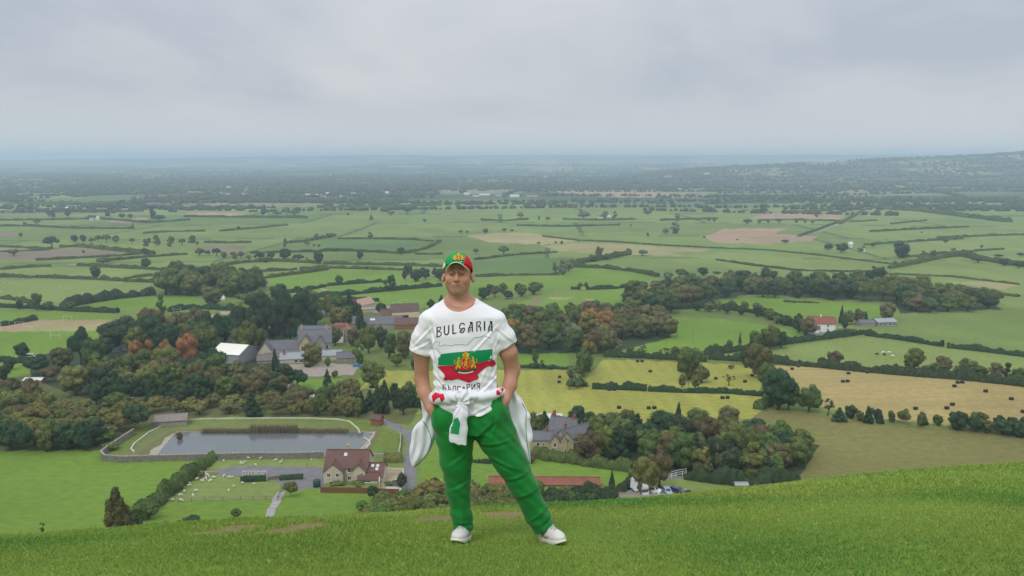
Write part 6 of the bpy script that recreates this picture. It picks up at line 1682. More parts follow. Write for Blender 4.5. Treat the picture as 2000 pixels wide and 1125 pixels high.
hx = [P_(x, y)[0] for x, y in ((845, 780), (870, 790), (890, 799), (915, 802), (948, 797), (988, 768))]; hzv = [P_(x, y)[2] for x, y in ((845, 780), (870, 790), (890, 799), (915, 802), (948, 797), (988, 768))]
v.cut(lambda X, Y, Z: np.interp(X, hx, hzv) - Z + 0 * Y)
# neckline
v.ell(hp(.010, .000, -.132), (.098, .135, .092), .003, sub=True)
ZW = P_(0, 765)[2]; ZC = P_(0, 690)[2]; XC = P_(905, 700)[0]
def folds(X, Y, Z):
    w1 = np.clip((ZC - Z) / .20, 0, 1) ** 1.5
    out = -.0034 * w1 * wr(X, Y, Z, 22, 30, 95, 1.2) - .0016 * w1 * wr(X, Y, Z, -40, 20, 70, 1.0, 2.0)
    sd = np.clip((np.abs(X - XC) - .12) / .07, 0, 1)
    out = out - .0014 * sd * wr(X, Y, Z, 60, 40, 50, 1.3, .7) - .0011 * sd * wr(X, Y, Z, 30, -60, 110, 1.0, 3.0)
    out = out - .0010 * wr(X, Y, Z, 26, 10, 14, 1.2, 1.5) - .0016 * wr(X, Y, Z, -18, 14, 30, 1.2, 4.0)
    # drag lines from the right armpit down towards the belly, and from both shoulders
    for (a, b, amp) in ((P_(975, 655), P_(938, 742), .0030), (P_(966, 640), P_(905, 700), .0045), (P_(845, 655), P_(862, 725), .0065), (P_(850, 725), P_(892, 766), .0075), (P_(972, 730), P_(925, 772), .0080), (P_(848, 745), P_(880, 772), .0060), (P_(976, 700), P_(950, 760), .0030), (P_(842, 640), P_(812, 672), .0060), (P_(838, 668), P_(806, 684), .0050), (P_(976, 642), P_(1002, 664), .0045), (P_(846, 622), P_(858, 668), .0045), (P_(915, 800), P_(960, 778), .0060), (P_(925, 804), P_(975, 786), .0050)):
        ab = (b - a)[[0, 2]]; L = np.linalg.norm(ab); ab /= L
        t_ = (X - a[0]) * ab[0] + (Z - a[2]) * ab[1]; q = (X - a[0]) * ab[1] - (Z - a[2]) * ab[0]
        out = out - amp * np.exp(-((t_ - L / 2) / (L * .55)) ** 2) * (np.exp(-(q / .0065) ** 2) - .8 * np.exp(-((q - .014) / .0075) ** 2)) * (Y < .06)
    return out
v.warp(folds)
sme, _ = v.mesh('tshirt')
M_SHIRT = mat('white_cotton', (.80, .79, .83), rough=.9, noise=[(9, .02)], bump=(16, .30, .010), sheen=.2)
shirt = link('tshirt', sme, M_SHIRT, man, smooth=True)
SB = bvh_of(sme)
CAMP = Vector((0, 0, CZ)) - ORG
def hit(px, py, B_, off):
    d = (W3(px, py) - ORG) - CAMP; d.normalize()
    r = B_.ray_cast(CAMP, d)
    if r[0] is None: return None
    return r[0] - d * off
class Print:
    def __init__(s): s.mb = MB()
    def poly(s, pts, B_, off, m, step=4.0):
        pts = [Vector(p) for p in pts]; bd = []
        for a, b in zip(pts, pts[1:] + pts[:1]):
            k = max(1, int((b - a).length / step))
            bd += [a.lerp(b, i / k) for i in range(k)]
        n = len(bd); xs = [p.x for p in bd]; ys = [p.y for p in bd]; extra = []
        P2 = [(p.x, p.y) for p in bd]
        gx = np.arange(min(xs) + step / 2, max(xs), step); gy = np.arange(min(ys) + step / 2, max(ys), step)
        if len(gx) and len(gy):
            GX, GY = np.meshgrid(gx, gy); ins = inside(P2, GX, GY)
            for x, y in zip(GX[ins], GY[ins]):
                if min((x - p.x) ** 2 + (y - p.y) ** 2 for p in bd) > (step * .4) ** 2: extra.append(Vector((x, y)))
        r = geometry.delaunay_2d_cdt(bd + extra, [(i, (i + 1) % n) for i in range(n)], [list(range(n))], 1, 1e-6)
        H_ = [hit(q.x, q.y, B_, off) for q in r[0]]
        keep = [f for f in r[2] if all(H_[i] is not None for i in f)]
        keep = [f for f in keep if max((H_[f[i]] - H_[f[i - 1]]).length for i in range(3)) < step * .02]
        vv = [h if h is not None else Vector((0, 0, 0)) for h in H_]
        used = sorted({i for f in keep for i in f}); mp_ = {u: i for i, u in enumerate(used)}
        s.mb.add([vv[u] for u in used], [tuple(mp_[i] for i in f) for f in keep], m); return s
    def line(s, pts, w, B_, off, m, step=1.6, closed=False):
        pts = [Vector(p) for p in pts]; 
        if closed: pts.append(pts[0])
        S = []
        for a, b in zip(pts[:-1], pts[1:]):
            k = max(1, int((b - a).length / step)); S += [a.lerp(b, i / k) for i in range(k)]
        S.append(pts[-1]); L = []; R = []
        for i, p in enumerate(S):
            d = S[min(i + 1, len(S) - 1)] - S[max(i - 1, 0)]
            d = d.normalized() if d.length > 1e-9 else Vector((1, 0)); nrm = Vector((-d.y, d.x)) * w / 2
            L.append(hit(p.x + nrm.x, p.y + nrm.y, B_, off)); R.append(hit(p.x - nrm.x, p.y - nrm.y, B_, off))
        for i in range(len(S) - 1):
            q = (L[i], L[i + 1], R[i + 1], R[i])
            if all(k is not None for k in q) and (q[0] - q[1]).length < .03: s.mb.add(q, [(0, 1, 2, 3)], m)
        return s
PM = [mat('print_black', (.018, .016, .022), rough=.8), mat('print_green', (.006, .255, .085), rough=.8, noise=(14, .06)), mat('print_red', (.560, .016, .045), rough=.8, noise=(14, .06)),
      mat('print_gold', (.720, .420, .030), rough=.8), mat('print_orange', (.85, .30, .05), rough=.8), mat('print_white', (.75, .75, .75), rough=.8), mat('print_dark_green', (.02, .09, .03), rough=.8), mat('print_grey_line', (.16, .15, .18), rough=.8)]
def Z3(pts): return [(840 + x / 7.03, 610 + y / 7.03) for x, y in pts]
pr = Print()
# letters, each drawn with its own strokes (u right, v down in its box)
GL = {
 'B': [([(0, 0), (0, 1)], 1.5), ([(0, .03), (.75, .02), (.80, .2), (.35, .42), (0, .46)], 1), ([(.2, .44), (.85, .55), (.9, .8), (.45, .97), (0, .99)], 1.1)],
 'U': [([(.08, 0), (.08, .75), (.30, .97), (.62, .98), (.9, .78), (.92, 0)], 1.5)],
 'L': [([(.15, 0), (.15, 1)], 1.6), ([(.15, .96), (.95, .92)], 1.2)],
 'G': [([(.92, .22), (.75, .03), (.35, .02), (.10, .25), (.12, .52), (.45, .62), (.86, .50)], 1.3), ([(.86, .50), (.93, .72), (.66, .97), (.30, .97), (.12, .80), (.55, .72)], 1.3)],
 'A': [([(.10, 1), (.20, .62), (.70, .02)], 1.1), ([(.42, .03), (.80, .03), (.86, 1)], 1.6), ([(.18, .60), (.82, .52)], .9), ([(.18, .62), (.55, .80), (.30, .98), (.06, 1)], .8)],
 'R': [([(.08, .02), (.12, 1)], 1.4), ([(.08, .04), (.80, .02), (.84, .26), (.40, .50)], 1.1), ([(.35, .46), (.85, .62), (.88, 1)], 1.4)],
 'I': [([(.5, 0), (.5, 1)], 1.7)],
 'Б': [([(.1, 0), (.1, 1)], 1.4), ([(.1, .03), (.9, .03)], 1), ([(.1, .45), (.85, .5), (.9, .9), (.1, .97)], 1)],
 'Ъ': [([(0, .03), (.3, .03), (.3, 1)], 1.3), ([(.3, .5), (.9, .55), (.9, .92), (.3, .97)], 1)],
 'Л': [([(0, .98), (.2, .9), (.35, .03), (.9, .03), (.92, 1)], 1.2)],
 'Г': [([(.15, 1), (.15, .03), (.9, .03), (.9, .2)], 1.3)],
 'А': [([(0, 1), (.5, 0), (.95, 1)], 1.3), ([(.2, .62), (.8, .62)], .9)],
 'Р': [([(.1, 1), (.1, .03), (.85, .05), (.85, .45), (.1, .52)], 1.2)],
 'И': [([(.1, 0), (.1, 1), (.9, .02), (.9, 1)], 1.2)],
 'Я': [([(.9, 1), (.9, .03), (.2, .05), (.2, .45), (.9, .5)], 1.2), ([(.6, .5), (.1, 1)], 1.2)],
}
def letter(ch, x0, x1, yt0, yt1, yb0, yb1, m=0, sw=1.55):
    for pts, w in GL[ch]:
        q = []
        for u, v_ in pts:
            top = yt0 + (yt1 - yt0) * u; bot = yb0 + (yb1 - yb0) * u
            q.append((840 + (x0 + (x1 - x0) * u) / 7.03, 610 + (top + (bot - top) * v_) / 7.03))
        pr.line(q, w * sw, SB, .0022, m, 1.3)
for ch, a in zip('BULGARIA', [(95, 160, 205, 195, 342, 332), (190, 262, 186, 176, 312, 306), (304, 366, 168, 160, 302, 290), (396, 480, 152, 144, 285, 276), (514, 592, 140, 132, 275, 265), (636, 702, 128, 124, 264, 256), (736, 760, 120, 120, 252, 250), (792, 860, 124, 124, 258, 264)]):
    letter(ch, *a)
for i, ch in enumerate('БЪЛГАРИЯ'):
    x0 = 172 + i * 66; s_ = abs(i - 3.5) / 3.5
    letter(ch, x0, x0 + 52, 995 + 26 * (1 - s_) - 22 * (i > 4), 995 + 26 * (1 - s_) - 22 * (i > 4), 1078 - 20 * s_, 1078 - 20 * s_, 0, 1.15)
pr.line(Z3([(25, 485), (50, 440), (75, 400), (130, 410), (118, 460), (160, 466), (190, 446), (240, 452), (300, 462), (350, 440), (390, 448), (430, 440), (480, 452), (520, 440), (560, 395), (610, 352), (680, 340), (740, 318), (800, 345), (845, 358)]), .65, SB, .0020, 7)
pr.line(Z3([(30, 480), (70, 500), (120, 540), (145, 560)]), .5, SB, .0020, 7); pr.line(Z3([(862, 505), (880, 480), (900, 455)]), .5, SB, .0020, 7)
FLG = Z3([(145, 575), (330, 552), (480, 540), (860, 506), (856, 560), (852, 600), (856, 652), (650, 700), (480, 722), (330, 732), (100, 728), (112, 690), (108, 640), (140, 600)])
FLR = Z3([(95, 737), (330, 733), (480, 723), (650, 701), (862, 652), (885, 670), (905, 710), (880, 735), (850, 752), (820, 735), (780, 750), (735, 780), (690, 820), (650, 855), (665, 890), (655, 920), (600, 935), (540, 968), (500, 955), (440, 935), (380, 915), (330, 925), (290, 935), (250, 926), (220, 937), (180, 926), (205, 880), (190, 840), (150, 800), (120, 770)])
pr.poly(FLG, SB, .0018, 1); pr.poly(FLR, SB, .0018, 2); pr.line(FLG[:6] + FLG[6:7], .4, SB, .0021, 7); pr.line(FLR[4:] + FLR[:1], .6, SB, .0024, 7)
def emblem(pr, cx_, cy_, s, B_, o, tilt=-.06, sy=1.0):
    """crowned shield between two lions over oak branches and a ribbon; unit = half width"""
    def T(pts, mir=1): return [(cx_ + mir * x * s, cy_ + y * s * sy + tilt * mir * x * s) for x, y in pts]
    st = max(.9, s * .12)
    pr.line(T([(-.95, .62), (-.7, .80), (-.35, .92), (0, .95), (.35, .92), (.7, .80), (.95, .62)]), s * .22, B_, o + .0004, 6, st)
    pr.line(T([(-.62, .93), (-.3, 1.03), (0, 1.06), (.3, 1.03), (.62, .93)]), s * .09, B_, o + .0010, 5, st)
    pr.poly(T([(-.34, -.38), (.34, -.38), (.36, .30), (.20, .55), (0, .66), (-.20, .55), (-.36, .30)]), B_, o + .0008, 3, max(1.2, s * .2))
    pr.poly(T([(-.29, -.33), (.29, -.33), (.31, .28), (.17, .50), (0, .60), (-.17, .50), (-.31, .28)]), B_, o + .0014, 2, max(1.2, s * .2))
    for q, w in (([(-.10, .42), (-.02, .18), (.06, -.02), (0, -.18)], .12), ([(.06, -.02), (-.14, .02)], .07), ([(.02, .12), (-.16, .20)], .06), ([(-.02, .18), (.12, .34), (.10, .46)], .08), ([(.02, .2), (.20, .10), (.16, -.10)], .05), ([(-.03, -.20), (.08, -.20)], .14)):
        pr.line(T(q), s * w, B_, o + .0020, 3, st)
    for mir in (-1, 1):
        for q, w in (([(.46, .52), (.62, .30), (.66, .02), (.58, -.22)], .20), ([(.50, -.34), (.66, -.38)], .20), ([(.60, -.05), (.42, -.12)], .09), ([(.62, .10), (.40, .12)], .08), ([(.60, .30), (.80, .48), (.78, .66)], .12), ([(.56, .36), (.44, .60)], .11), ([(.66, .20), (.90, .12), (.94, -.14), (.84, -.24)], .06)):
            pr.line(T(q, mir), s * w, B_, o + .0016, 3, st)
        pr.line(T([(.54, .0), (.60, .22)], mir), s * .05, B_, o + .0021, 7, st)
    pr.poly(T([(-.22, -.44), (-.30, -.74), (-.16, -.84), (0, -.92), (.16, -.84), (.30, -.74), (.22, -.44)]), B_, o + .0016, 3, max(1.2, s * .2))
    for x in (-.15, 0, .15): pr.line(T([(x * .8, -.50), (x, -.78)]), s * .05, B_, o + .0021, 2, st)
    pr.line(T([(0, -.92), (0, -1.08)]), s * .07, B_, o + .0021, 3, st); pr.line(T([(-.06, -1.0), (.06, -1.0)]), s * .06, B_, o + .0022, 3, st)
emblem(pr, 840 + 490 / 7.03, 610 + 680 / 7.03, 23.5, SB, .0024, -.06, .88)
sp_ = pr.mb.build('shirt_print', PM, shirt, smooth=True)
pr2 = Print(); CB = bvh_of(cme); emblem(pr2, 895.5, 502.5, 12.0, CB, .0012, 0.0, .70)
pr2.mb.build('cap_emblem', PM, capc, smooth=True)

# ---- trousers
lo = (P_(836, 850)[0], -.25, .02); hi = (P_(1096, 1000)[0], .27, P_(0, 758)[2])
v = Vol(lo, hi, .0046)
lev = [(P_(0, py)[2], (P_(xl, py)[0] + P_(xr, py)[0]) / 2, .0, (P_(xr, py)[0] - P_(xl, py)[0]) / 2, b) for py, xl, xr, b in
       [(766, 856, 984, .112), (790, 848, 991, .120), (815, 846, 997, .130), (838, 849, 1003, .128)]]
v.loft(lev, .03, n=2.4)
v.chain([P_(888, 822), P_(889, 850), P_(891, 900), P_(894, 950, .01), P_(900, 1000, .02), P_(907, 1044, .03)], [.122, .116, .096, .0735, .0635, .066], .022, fy=1.05)
v.chain([P_(957, 822), P_(968, 850), P_(996, 900), P_(1023, 950, .01), P_(1047, 1000, .02), P_(1069, 1044, .03)], [.120, .116, .098, .0835, .0735, .066], .022, fy=1.05)
v.ell(P_(863, 818, -.06), (.055, .070, .070), .04); v.ell(P_(968, 806, -.06), (.055, .070, .070), .04)
fcl = plane_cut((884, 1033), (929, 1035), 1); fcr = plane_cut((1042, 1045), (1084, 1020), 1); XM = P_(980, 1000)[0]
v.cut(lambda X, Y, Z: np.where(X < XM, fcl(X, Y, Z), fcr(X, Y, Z))); v.cut(lambda X, Y, Z: Z - P_(0, 768)[2] + 0 * X + 0 * Y)
ZK = P_(0, 940)[2]; ZA = P_(0, 1005)[2]; ZH = P_(0, 850)[2]
def tf(X, Y, Z):
    an = np.clip((ZA + .10 - Z) / .14, 0, 1); kn = np.exp(-((Z - ZK) / .13) ** 2); hpz = np.exp(-((Z - ZH) / .10) ** 2)
    legR = X > P_(945, 900)[0]
    o = -.0026 * an * wr(X, Y, Z, np.where(legR, 30, 18), 22, 88, 1.3)
    o = o - .0012 * kn * wr(X, Y, Z, np.where(legR, -40, 34), 20, 52, 1.5, 1.0) - .0018 * hpz * wr(X, Y, Z, np.where(legR, -46, 46), 12, 48, 1.3, 2.2)
    o = o - .0014 * wr(X, Y, Z, np.where(legR, 34, -20), 15, 24, 1.2, 3.0) - .0016 * wr(X, Y, Z, 60, 50, 70, 1.0, .4)
    segs = ((P_(930, 842), P_(968, 808), .007), (P_(935, 858), P_(990, 850), .007), (P_(918, 850), P_(872, 835), .006), (P_(918, 872), P_(880, 900), .006), (P_(950, 880), P_(1010, 905), .007), (P_(985, 930), P_(1030, 915), .007), (P_(1003, 965), P_(1050, 948), .006),
            (P_(918, 935), P_(880, 952), .006), (P_(1035, 1010), P_(1070, 985), .008), (P_(1048, 1024), P_(1078, 1000), .007), (P_(888, 1012), P_(925, 1018), .007), (P_(975, 800), P_(962, 840), .006), (P_(900, 960), P_(905, 1010), .005))
    for a, b, amp in segs:
        ab = (b - a)[[0, 2]]; L = np.linalg.norm(ab); ab = ab / L
        t_ = (X - a[0]) * ab[0] + (Z - a[2]) * ab[1]; q = (X - a[0]) * ab[1] - (Z - a[2]) * ab[0]
        o = o - amp * np.exp(-((t_ - L / 2) / (L * .5)) ** 2) * (np.exp(-(q / .010) ** 2) - .8 * np.exp(-((q - .020) / .012) ** 2)) * (Y < .03)
    return o
v.warp(tf)
tme, _ = v.mesh('trousers')
M_TR = mat('green_jersey', (.005, .190, .028), rough=.75, noise=[(5, .10)], bump=(15, .45, .012), sheen=.15)
trs = link('trousers', tme, M_TR, man, smooth=True); TB = bvh_of(tme)
pt = Print(); 
pt.line([(987, 776), (992, 790), (997, 803), (1003, 812)], 1.0, TB, .002, 0); pt.line([(849, 790), (850, 808), (852, 826)], .8, TB, .002, 0)
pt.line([(887, 1023), (907, 1026), (927, 1024)], .8, TB, .002, 0); pt.line([(1043, 1031), (1064, 1020), (1079, 1006)], .8, TB, .002, 0)
pt.mb.build('seam', [mat('dark_green_stitch', (.004, .10, .025))], trs)

# ---- shoes
M_SHOE = mat('white_leather', (.66, .64, .60), rough=.55, noise=[(20, .05)], bump=(40, .15, .002)); M_SOLE = mat('sole', (.70, .68, .62), rough=.7, noise=(15, .05)); M_LACE = mat('laces', (.42, .42, .42)); M_GREY = mat('grey_trim', (.20, .20, .22))
def shoe(apx, apy, yaw, side):
    a = P_(apx, apy, .03); c_, s_ = math.cos(yaw), math.sin(yaw)
    fw = np.array((s_, -c_)); L = .290
    heel = a[:2] - fw * .055; toe = a[:2] + fw * .225
    zh = ground_z(heel[0] + ORG.x, heel[1] + ORG.y) - ORG.z; zt = ground_z(toe[0] + ORG.x, toe[1] + ORG.y) - ORG.z
    r = empty('shoe', (a[0], a[1], zh + (zt - zh) * .2 + .006), 0); r.parent = man; r.scale = (.93, .90, .93)
    r.rotation_euler = (math.atan2(-(zt - zh), .28) * 1.0, 0, yaw)      # toe towards -y
    v = Vol((-.075, -.25, -.02), (.075, .095, .17), .0036)
    v.ell((0, -.165, .040), (.046, .062, .034), .03); v.ell((.003 * side, -.110, .045), (.0495, .075, .042), .03); v.ell((0, -.045, .058), (.041, .070, .060), .03)
    v.ell((0, .020, .052), (.038, .050, .058), .02); v.cone((0, -.005, .080), (0, .002, .125), .044, .043, .02); v.cone((0, -.05, .095), (0, -.13, .068), .026, .020, .02)
    v.cut(lambda X, Y, Z: .020 - Z + 0 * X + 0 * Y); v.cone((0, .002, .10), (0, .004, .16), .034, .036, .003, sub=True)
    me, _ = v.mesh('upper'); up = link('upper', me, M_SHOE, r, smooth=True)
    v = Vol((-.075, -.25, -.02), (.075, .095, .06), .0036)
    v.ell((0, -.150, .018), (.051, .083, .040), .02); v.ell((.003 * side, -.105, .018), (.053, .085, .040), .02); v.ell((0, -.01, .018), (.0445, .088, .045), .02)
    v.cut(lambda X, Y, Z: -.002 - Z + .35 * np.clip(-.17 - Y, 0, 1) + 0 * X); v.cut(lambda X, Y, Z: Z - .031 + 0 * X + 0 * Y)
    me, _ = v.mesh('sole'); link('sole', me, M_SOLE, r, smooth=True)
    ub = bvh_of(up.data); mb = MB()
    for i in range(6):
        y = -.055 - i * .018; w = .024 - i * .0015; pts = []
        for q in np.linspace(-1, 1, 7):
            h_ = ub.ray_cast(Vector((q * w, y + .006 * (1 if i % 2 else -1) * q, .25)), Vector((0, 0, -1)))
            pts.append(h_[0] + Vector((0, 0, .003)))
        mb.tube(pts, .0036, 6)
    for q in (-1, 1): mb.tube([(0, -.060, .112), (q * .02, -.068, .118), (q * .032, -.080, .105), (q * .014, -.072, .106)], .003, 6)
    mb.build('laces', M_LACE, r, smooth=True)
    mb = MB()
    for q in (-1, 1):
        pts = []
        for y, z in ((-.02, .070), (-.05, .045), (-.085, .040), (-.12, .050)):
            h_ = ub.ray_cast(Vector((q * .12, y, z)), Vector((-q, 0, 0)))
            if h_[0] is not None: pts.append(h_[0] + Vector((q * .001, 0, 0)))
        if len(pts) > 2: mb.tube(pts, [.003, .006, .005, .003][:len(pts)], 6)
    mb.build('side_stripe', M_GREY, r, smooth=True)
shoe(907, 1036, -.22, -1); shoe(1068, 1030, .50, 1)

# ---- tracksuit top knotted round the waist
M_JK = mat('white_jersey', (.78, .78, .84), rough=.85, noise=[(8, .03)], bump=(18, .35, .010), sheen=.2)
jk = [M_JK, mat('piping_green', (.01, .26, .14), rough=.8), mat('jacket_red', (.60, .015, .04), rough=.8), mat('jacket_green', (.02, .28, .09), rough=.8)]
lo = (P_(830, 780)[0], -.27, P_(0, 862)[2]); hi = (P_(1005, 780)[0], .22, P_(0, 738)[2])
v = Vol(lo, hi, .0040)
v.chain([P_(852, 770, .14), P_(843, 776, .04), P_(853, 778, -.075), P_(876, 776, -.118), P_(903, 773, -.140)], [.030, .034, .036, .032, .026], .015)
v.chain([P_(903, 773, -.140), P_(940, 776, -.122), P_(970, 768, -.085), P_(988, 762, .03), P_(975, 766, .14)], [.024, .028, .026, .028, .026], .015)
v.chain([P_(852, 770, .14), P_(900, 768, .16), P_(975, 766, .14)], [.03, .03, .03], .015)
v.ell(P_(904, 772, -.158), (.038, .036, .036), .010, rot=.3)
v.cone(P_(900, 764, -.165), P_(912, 782, -.165), .020, .022, .006)
v.chain([P_(904, 784, -.168), P_(900, 812, -.178), P_(896, 840, -.172), P_(894, 866, -.168)], [.030, .040, .051, .052], .012, fy=.55)
v.chain([P_(916, 772, -.150), P_(926, 776, -.145), P_(922, 783, -.140)], [.020, .017, .012], .010)
fjb = plane_cut((876, 842), (912, 849), 1); XJ0 = P_(868, 840)[0]; XJ1 = P_(925, 840)[0]; ZJ = P_(0, 815)[2]
v.cut(lambda X, Y, Z: np.where((X > XJ0) & (X < XJ1) & (Z < ZJ), fjb(X, Y, Z), -1.) + 0 * Y)
def jf(X, Y, Z):
    kx, kz = P_(904, 772)[0], P_(904, 772)[2]; th_ = np.arctan2(Z - kz, X - kx); rr = np.hypot(X - kx, Z - kz)
    o = -.0050 * np.exp(-(rr / .12) ** 2) * np.sin(th_ * 9 + rr * 40 + 2 * Y) * np.clip(rr / .03, 0, 1)
    return o - .0018 * wr(X, Y, Z, 45, 30, 70, 1.5) - .0020 * np.clip((ZJ + .08 - Z) / .1, 0, 1) * wr(X, Y, Z, 150, 20, 18, .8, .5)
v.warp(jf)
jme, _ = v.mesh('tied_sleeves')
jacket = empty('tied_jacket', (0, 0, 0)); jacket.parent = man
js = link('tied_sleeves', jme, jk, jacket, smooth=True); JB = bvh_of(jme)
pj = Print()
for nm_, pl_, m_ in (('cuff', [(887, 818), (894, 815), (899, 827), (896, 849), (873, 845)], 3), ('red_panel', [(843, 773), (854, 763), (865, 766), (869, 779), (862, 786), (858, 776), (850, 781), (846, 789)], 2),
                     ('red_panel', [(969, 764), (981, 752), (986, 757), (978, 771), (970, 772)], 2), ('green_panel', [(842, 760), (852, 757), (855, 763), (845, 770)], 3)):
    pj = Print(); pj.poly(pl_, JB, .0015, m_, 3); pj.mb.build(nm_, jk, js, smooth=True)
def drape(name, outline, dy, th, fr, ph, pipe, dirv, hem=True):
    pts = [Vector(p) for p in outline]
    # round the outline
    for _ in range(2):
        pts = [q for a, b in zip(pts, pts[1:] + pts[:1]) for q in (a.lerp(b, .25), a.lerp(b, .75))]
    bd = []
    for a, b in zip(pts, pts[1:] + pts[:1]):
        k = max(1, int((b - a).length / 1.6)); bd += [a.lerp(b, i / k) for i in range(k)]
    n = len(bd); P2 = [(p.x, p.y) for p in bd]; B_ = np.array(P2)
    GX, GY = np.meshgrid(np.arange(B_[:, 0].min(), B_[:, 0].max(), 1.6), np.arange(B_[:, 1].min(), B_[:, 1].max(), 1.6)); ins = inside(P2, GX, GY)
    ex = [(x, y) for x, y in zip(GX[ins], GY[ins]) if np.hypot(B_[:, 0] - x, B_[:, 1] - y).min() > .8]
    r = geometry.delaunay_2d_cdt(bd + [Vector(e) for e in ex], [(i, (i + 1) % n) for i in range(n)], [list(range(n))], 1, 1e-6)
    V2 = np.array([(q.x, q.y) for q in r[0]]); D_ = np.array([np.hypot(B_[:, 0] - x, B_[:, 1] - y).min() for x, y in V2])
    prof = np.sqrt(np.clip(D_ / 7.0, 0, 1)); fold = np.sin((V2[:, 0] * dirv[0] + V2[:, 1] * dirv[1]) * fr + ph + 1.1 * np.sin(V2[:, 1] * .07)) 
    fold2 = np.sin((V2[:, 0] * dirv[0] * .6 - V2[:, 1] * dirv[1] * 1.7) * fr * .7 + ph * 2)
    def base(x, y, t_): return P_(x, y, t_)
    fr_v = [base(x, y, dy - th * p - (.006 * f + .004 * g) * p) for (x, y), p, f, g in zip(V2, prof, fold, fold2)]
    bk_v = [base(x, y, dy + th * .8 * p - (.008 * f) * p) for (x, y), p, f in zip(V2, prof, fold)]
    N_ = len(V2); on = D_ < 1e-4; mp_ = list(range(N_)); vs = list(fr_v); 
    for i in range(N_):
        if on[i]: mp_[i] = i
        else: mp_[i] = len(vs); vs.append(bk_v[i])
    fs = [tuple(f) for f in r[2]] + [tuple(mp_[i] for i in reversed(f)) for f in r[2]]
    mb = MB(); mb.add(vs, fs); me = mb.mesh(name)
    bm = bmesh.new(); bm.from_mesh(me); bmesh.ops.recalc_face_normals(bm, faces=bm.faces); bm.to_mesh(me); bm.free()
    o = link(name, me, jk, jacket, smooth=True); B2 = bvh_of(me)
    q = Print(); q.line(pipe, 1.3, B2, .0015, 1); q.mb.build('piping', jk, o, smooth=True)
    return o
drape('jacket_body', [(820, 776), (823, 790), (824, 802), (827, 817), (812, 829), (804, 843), (803, 862), (799, 877), (800, 896), (806, 917), (822, 904), (840, 883), (849, 858), (856, 847), (862, 820), (862, 790), (850, 770), (832, 766)], .075, .022, .34, .5, [(825, 822), (834, 833), (840, 848), (843, 864), (836, 884), (822, 902), (807, 915)], (1, .25))
drape('jacket_body', [(985, 752), (1002, 758), (1014, 773), (1024, 787), (1030, 802), (1038, 814), (1034, 823), (1041, 846), (1041, 859), (1033, 873), (1036, 886), (1037, 911), (1028, 894), (1019, 876), (1008, 852), (994, 825), (984, 800), (980, 770)], .045, .020, .30, 2.0, [(1020, 787), (1028, 802), (1027, 833), (1029, 864), (1033, 885), (1036, 906)], (1, -.3))
pq = Print()

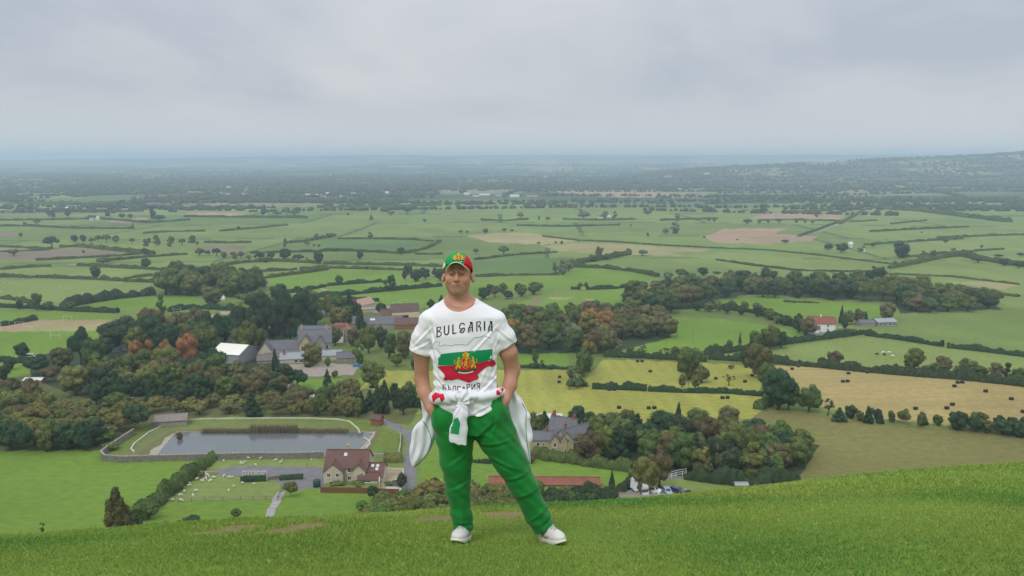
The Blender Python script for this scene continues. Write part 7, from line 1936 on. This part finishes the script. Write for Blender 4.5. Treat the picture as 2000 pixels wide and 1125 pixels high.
# ------------------------------------------------------------------ short turf: one body of grass over the brow
r_ = np.random.default_rng(42)
def blades(n, y0_, y1_, hmin, hmax, w0, umax=.72, power=1.0):
    y = y0_ + (y1_ - y0_) * r_.uniform(0, 1, n) ** power
    u = r_.uniform(-umax, umax, n); x = u * y
    return x, y, n
parts = []; cols = []
def add_blades(n, y0_, y1_, h, w, seed_):
    x, y, n = blades(n, y0_, y1_, 0, 0, 0)
    b = bare_at(x, y); dens = .75 + .25 * snoise(x * 3.2, y * 3.2, 71)
    fpos = [(P_(905, 1040)[0] + ORG.x, Y0 - .04), (P_(1072, 1036)[0] + ORG.x, Y0 - .04)]
    foot = np.zeros(n, bool)
    for fx_, fy_ in fpos: foot |= (np.abs(x - fx_) < .045) & (np.abs(y - fy_) < .12)
    k = (r_.uniform(0, 1, n) < dens * (1 - .97 * b)) & ~foot
    x, y = x[k], y[k]; n = len(x)
    z = height(x, y) + CZ - .004
    tall = 1 + .45 * snoise(x * 1.7, y * 1.7, 72) + .5 * (r_.uniform(0, 1, n) > .985)
    hh_ = h * r_.uniform(.45, 1.25, n) * np.clip(tall, .4, 2.2)
    a = r_.uniform(0, 6.28, n); b_ = r_.uniform(0, 6.28, n); lean = r_.uniform(.15, 1.0, n) * hh_
    ww = w * r_.uniform(.6, 1.3, n) * (y / 6)
    bx_, by_ = np.cos(a) * ww, np.sin(a) * ww; tx, ty = np.cos(b_) * lean, np.sin(b_) * lean
    v0 = np.stack([x - bx_, y - by_, z], 1); v1 = np.stack([x + bx_, y + by_, z], 1)
    v2 = np.stack([x + bx_ * .7 + tx * .4, y + by_ * .7 + ty * .4, z + hh_ * .62], 1); v3 = np.stack([x + tx, y + ty, z + hh_], 1)
    parts.append(np.stack([v0, v1, v2, v0, v2, v3], 1).reshape(-1, 3))
    g = np.tile(np.array((.215, .335, .066)), (n, 1))
    pn = snoise(x * .55, y * .55, 73) + .7 * snoise(x * 2.2, y * 2.2, 75); t1 = np.clip(.5 + .7 * pn, 0, 1)[:, None]; g = g * (1 - .55 * t1) + np.array((.340, .400, .085)) * .55 * t1
    cl_ = np.clip(1.4 * snoise(x * 1.1, y * 1.6, 74) - .15, 0, 1)[:, None]; g = g * (1 - cl_) + np.array((.095, .240, .050)) * cl_
    g = g * r_.uniform(.62, 1.35, n)[:, None]
    st_ = r_.uniform(0, 1, n) > .965; g[st_] = np.array((.50, .46, .20)) * r_.uniform(.7, 1.2, st_.sum())[:, None]
    cols.append(np.repeat(g, 6, axis=0))
add_blades(380000, 3.3, 7.5, .021, .0020, 1)
add_blades(290000, 6.8, 16.0, .027, .0026, 2)
V = np.concatenate(parts); gme = np_mesh('grass', V, np.arange(len(V)).reshape(-1, 3)); point_col(gme, np.concatenate(cols))
M_GR = mat('grass_blades', (0, 0, 0), rough=.7, spec=.2, attr='Col')
tag(link('grass', gme, M_GR), 'short green turf covering the brow of the hill', 'grass', kind='stuff')

# ------------------------------------------------------------------ the air over the vale
hm_ = bpy.data.materials.new('haze_air'); hm_.use_nodes = True
t = hm_.node_tree; t.nodes.clear()
pv = t.nodes.new('ShaderNodeVolumePrincipled'); pv.inputs['Color'].default_value = (0.66, 0.825, 1.0, 1); pv.inputs['Density'].default_value = 0.00015; pv.inputs['Anisotropy'].default_value = 0.0
ot = t.nodes.new('ShaderNodeOutputMaterial'); t.links.new(pv.outputs[0], ot.inputs['Volume'])
mb = MB(); mb.box((0, 17900, (0.0 + 226.0) / 2), (110000, 36400, 226.0))
hz_o = mb.build('haze', hm_); tag(hz_o, kind='stuff')
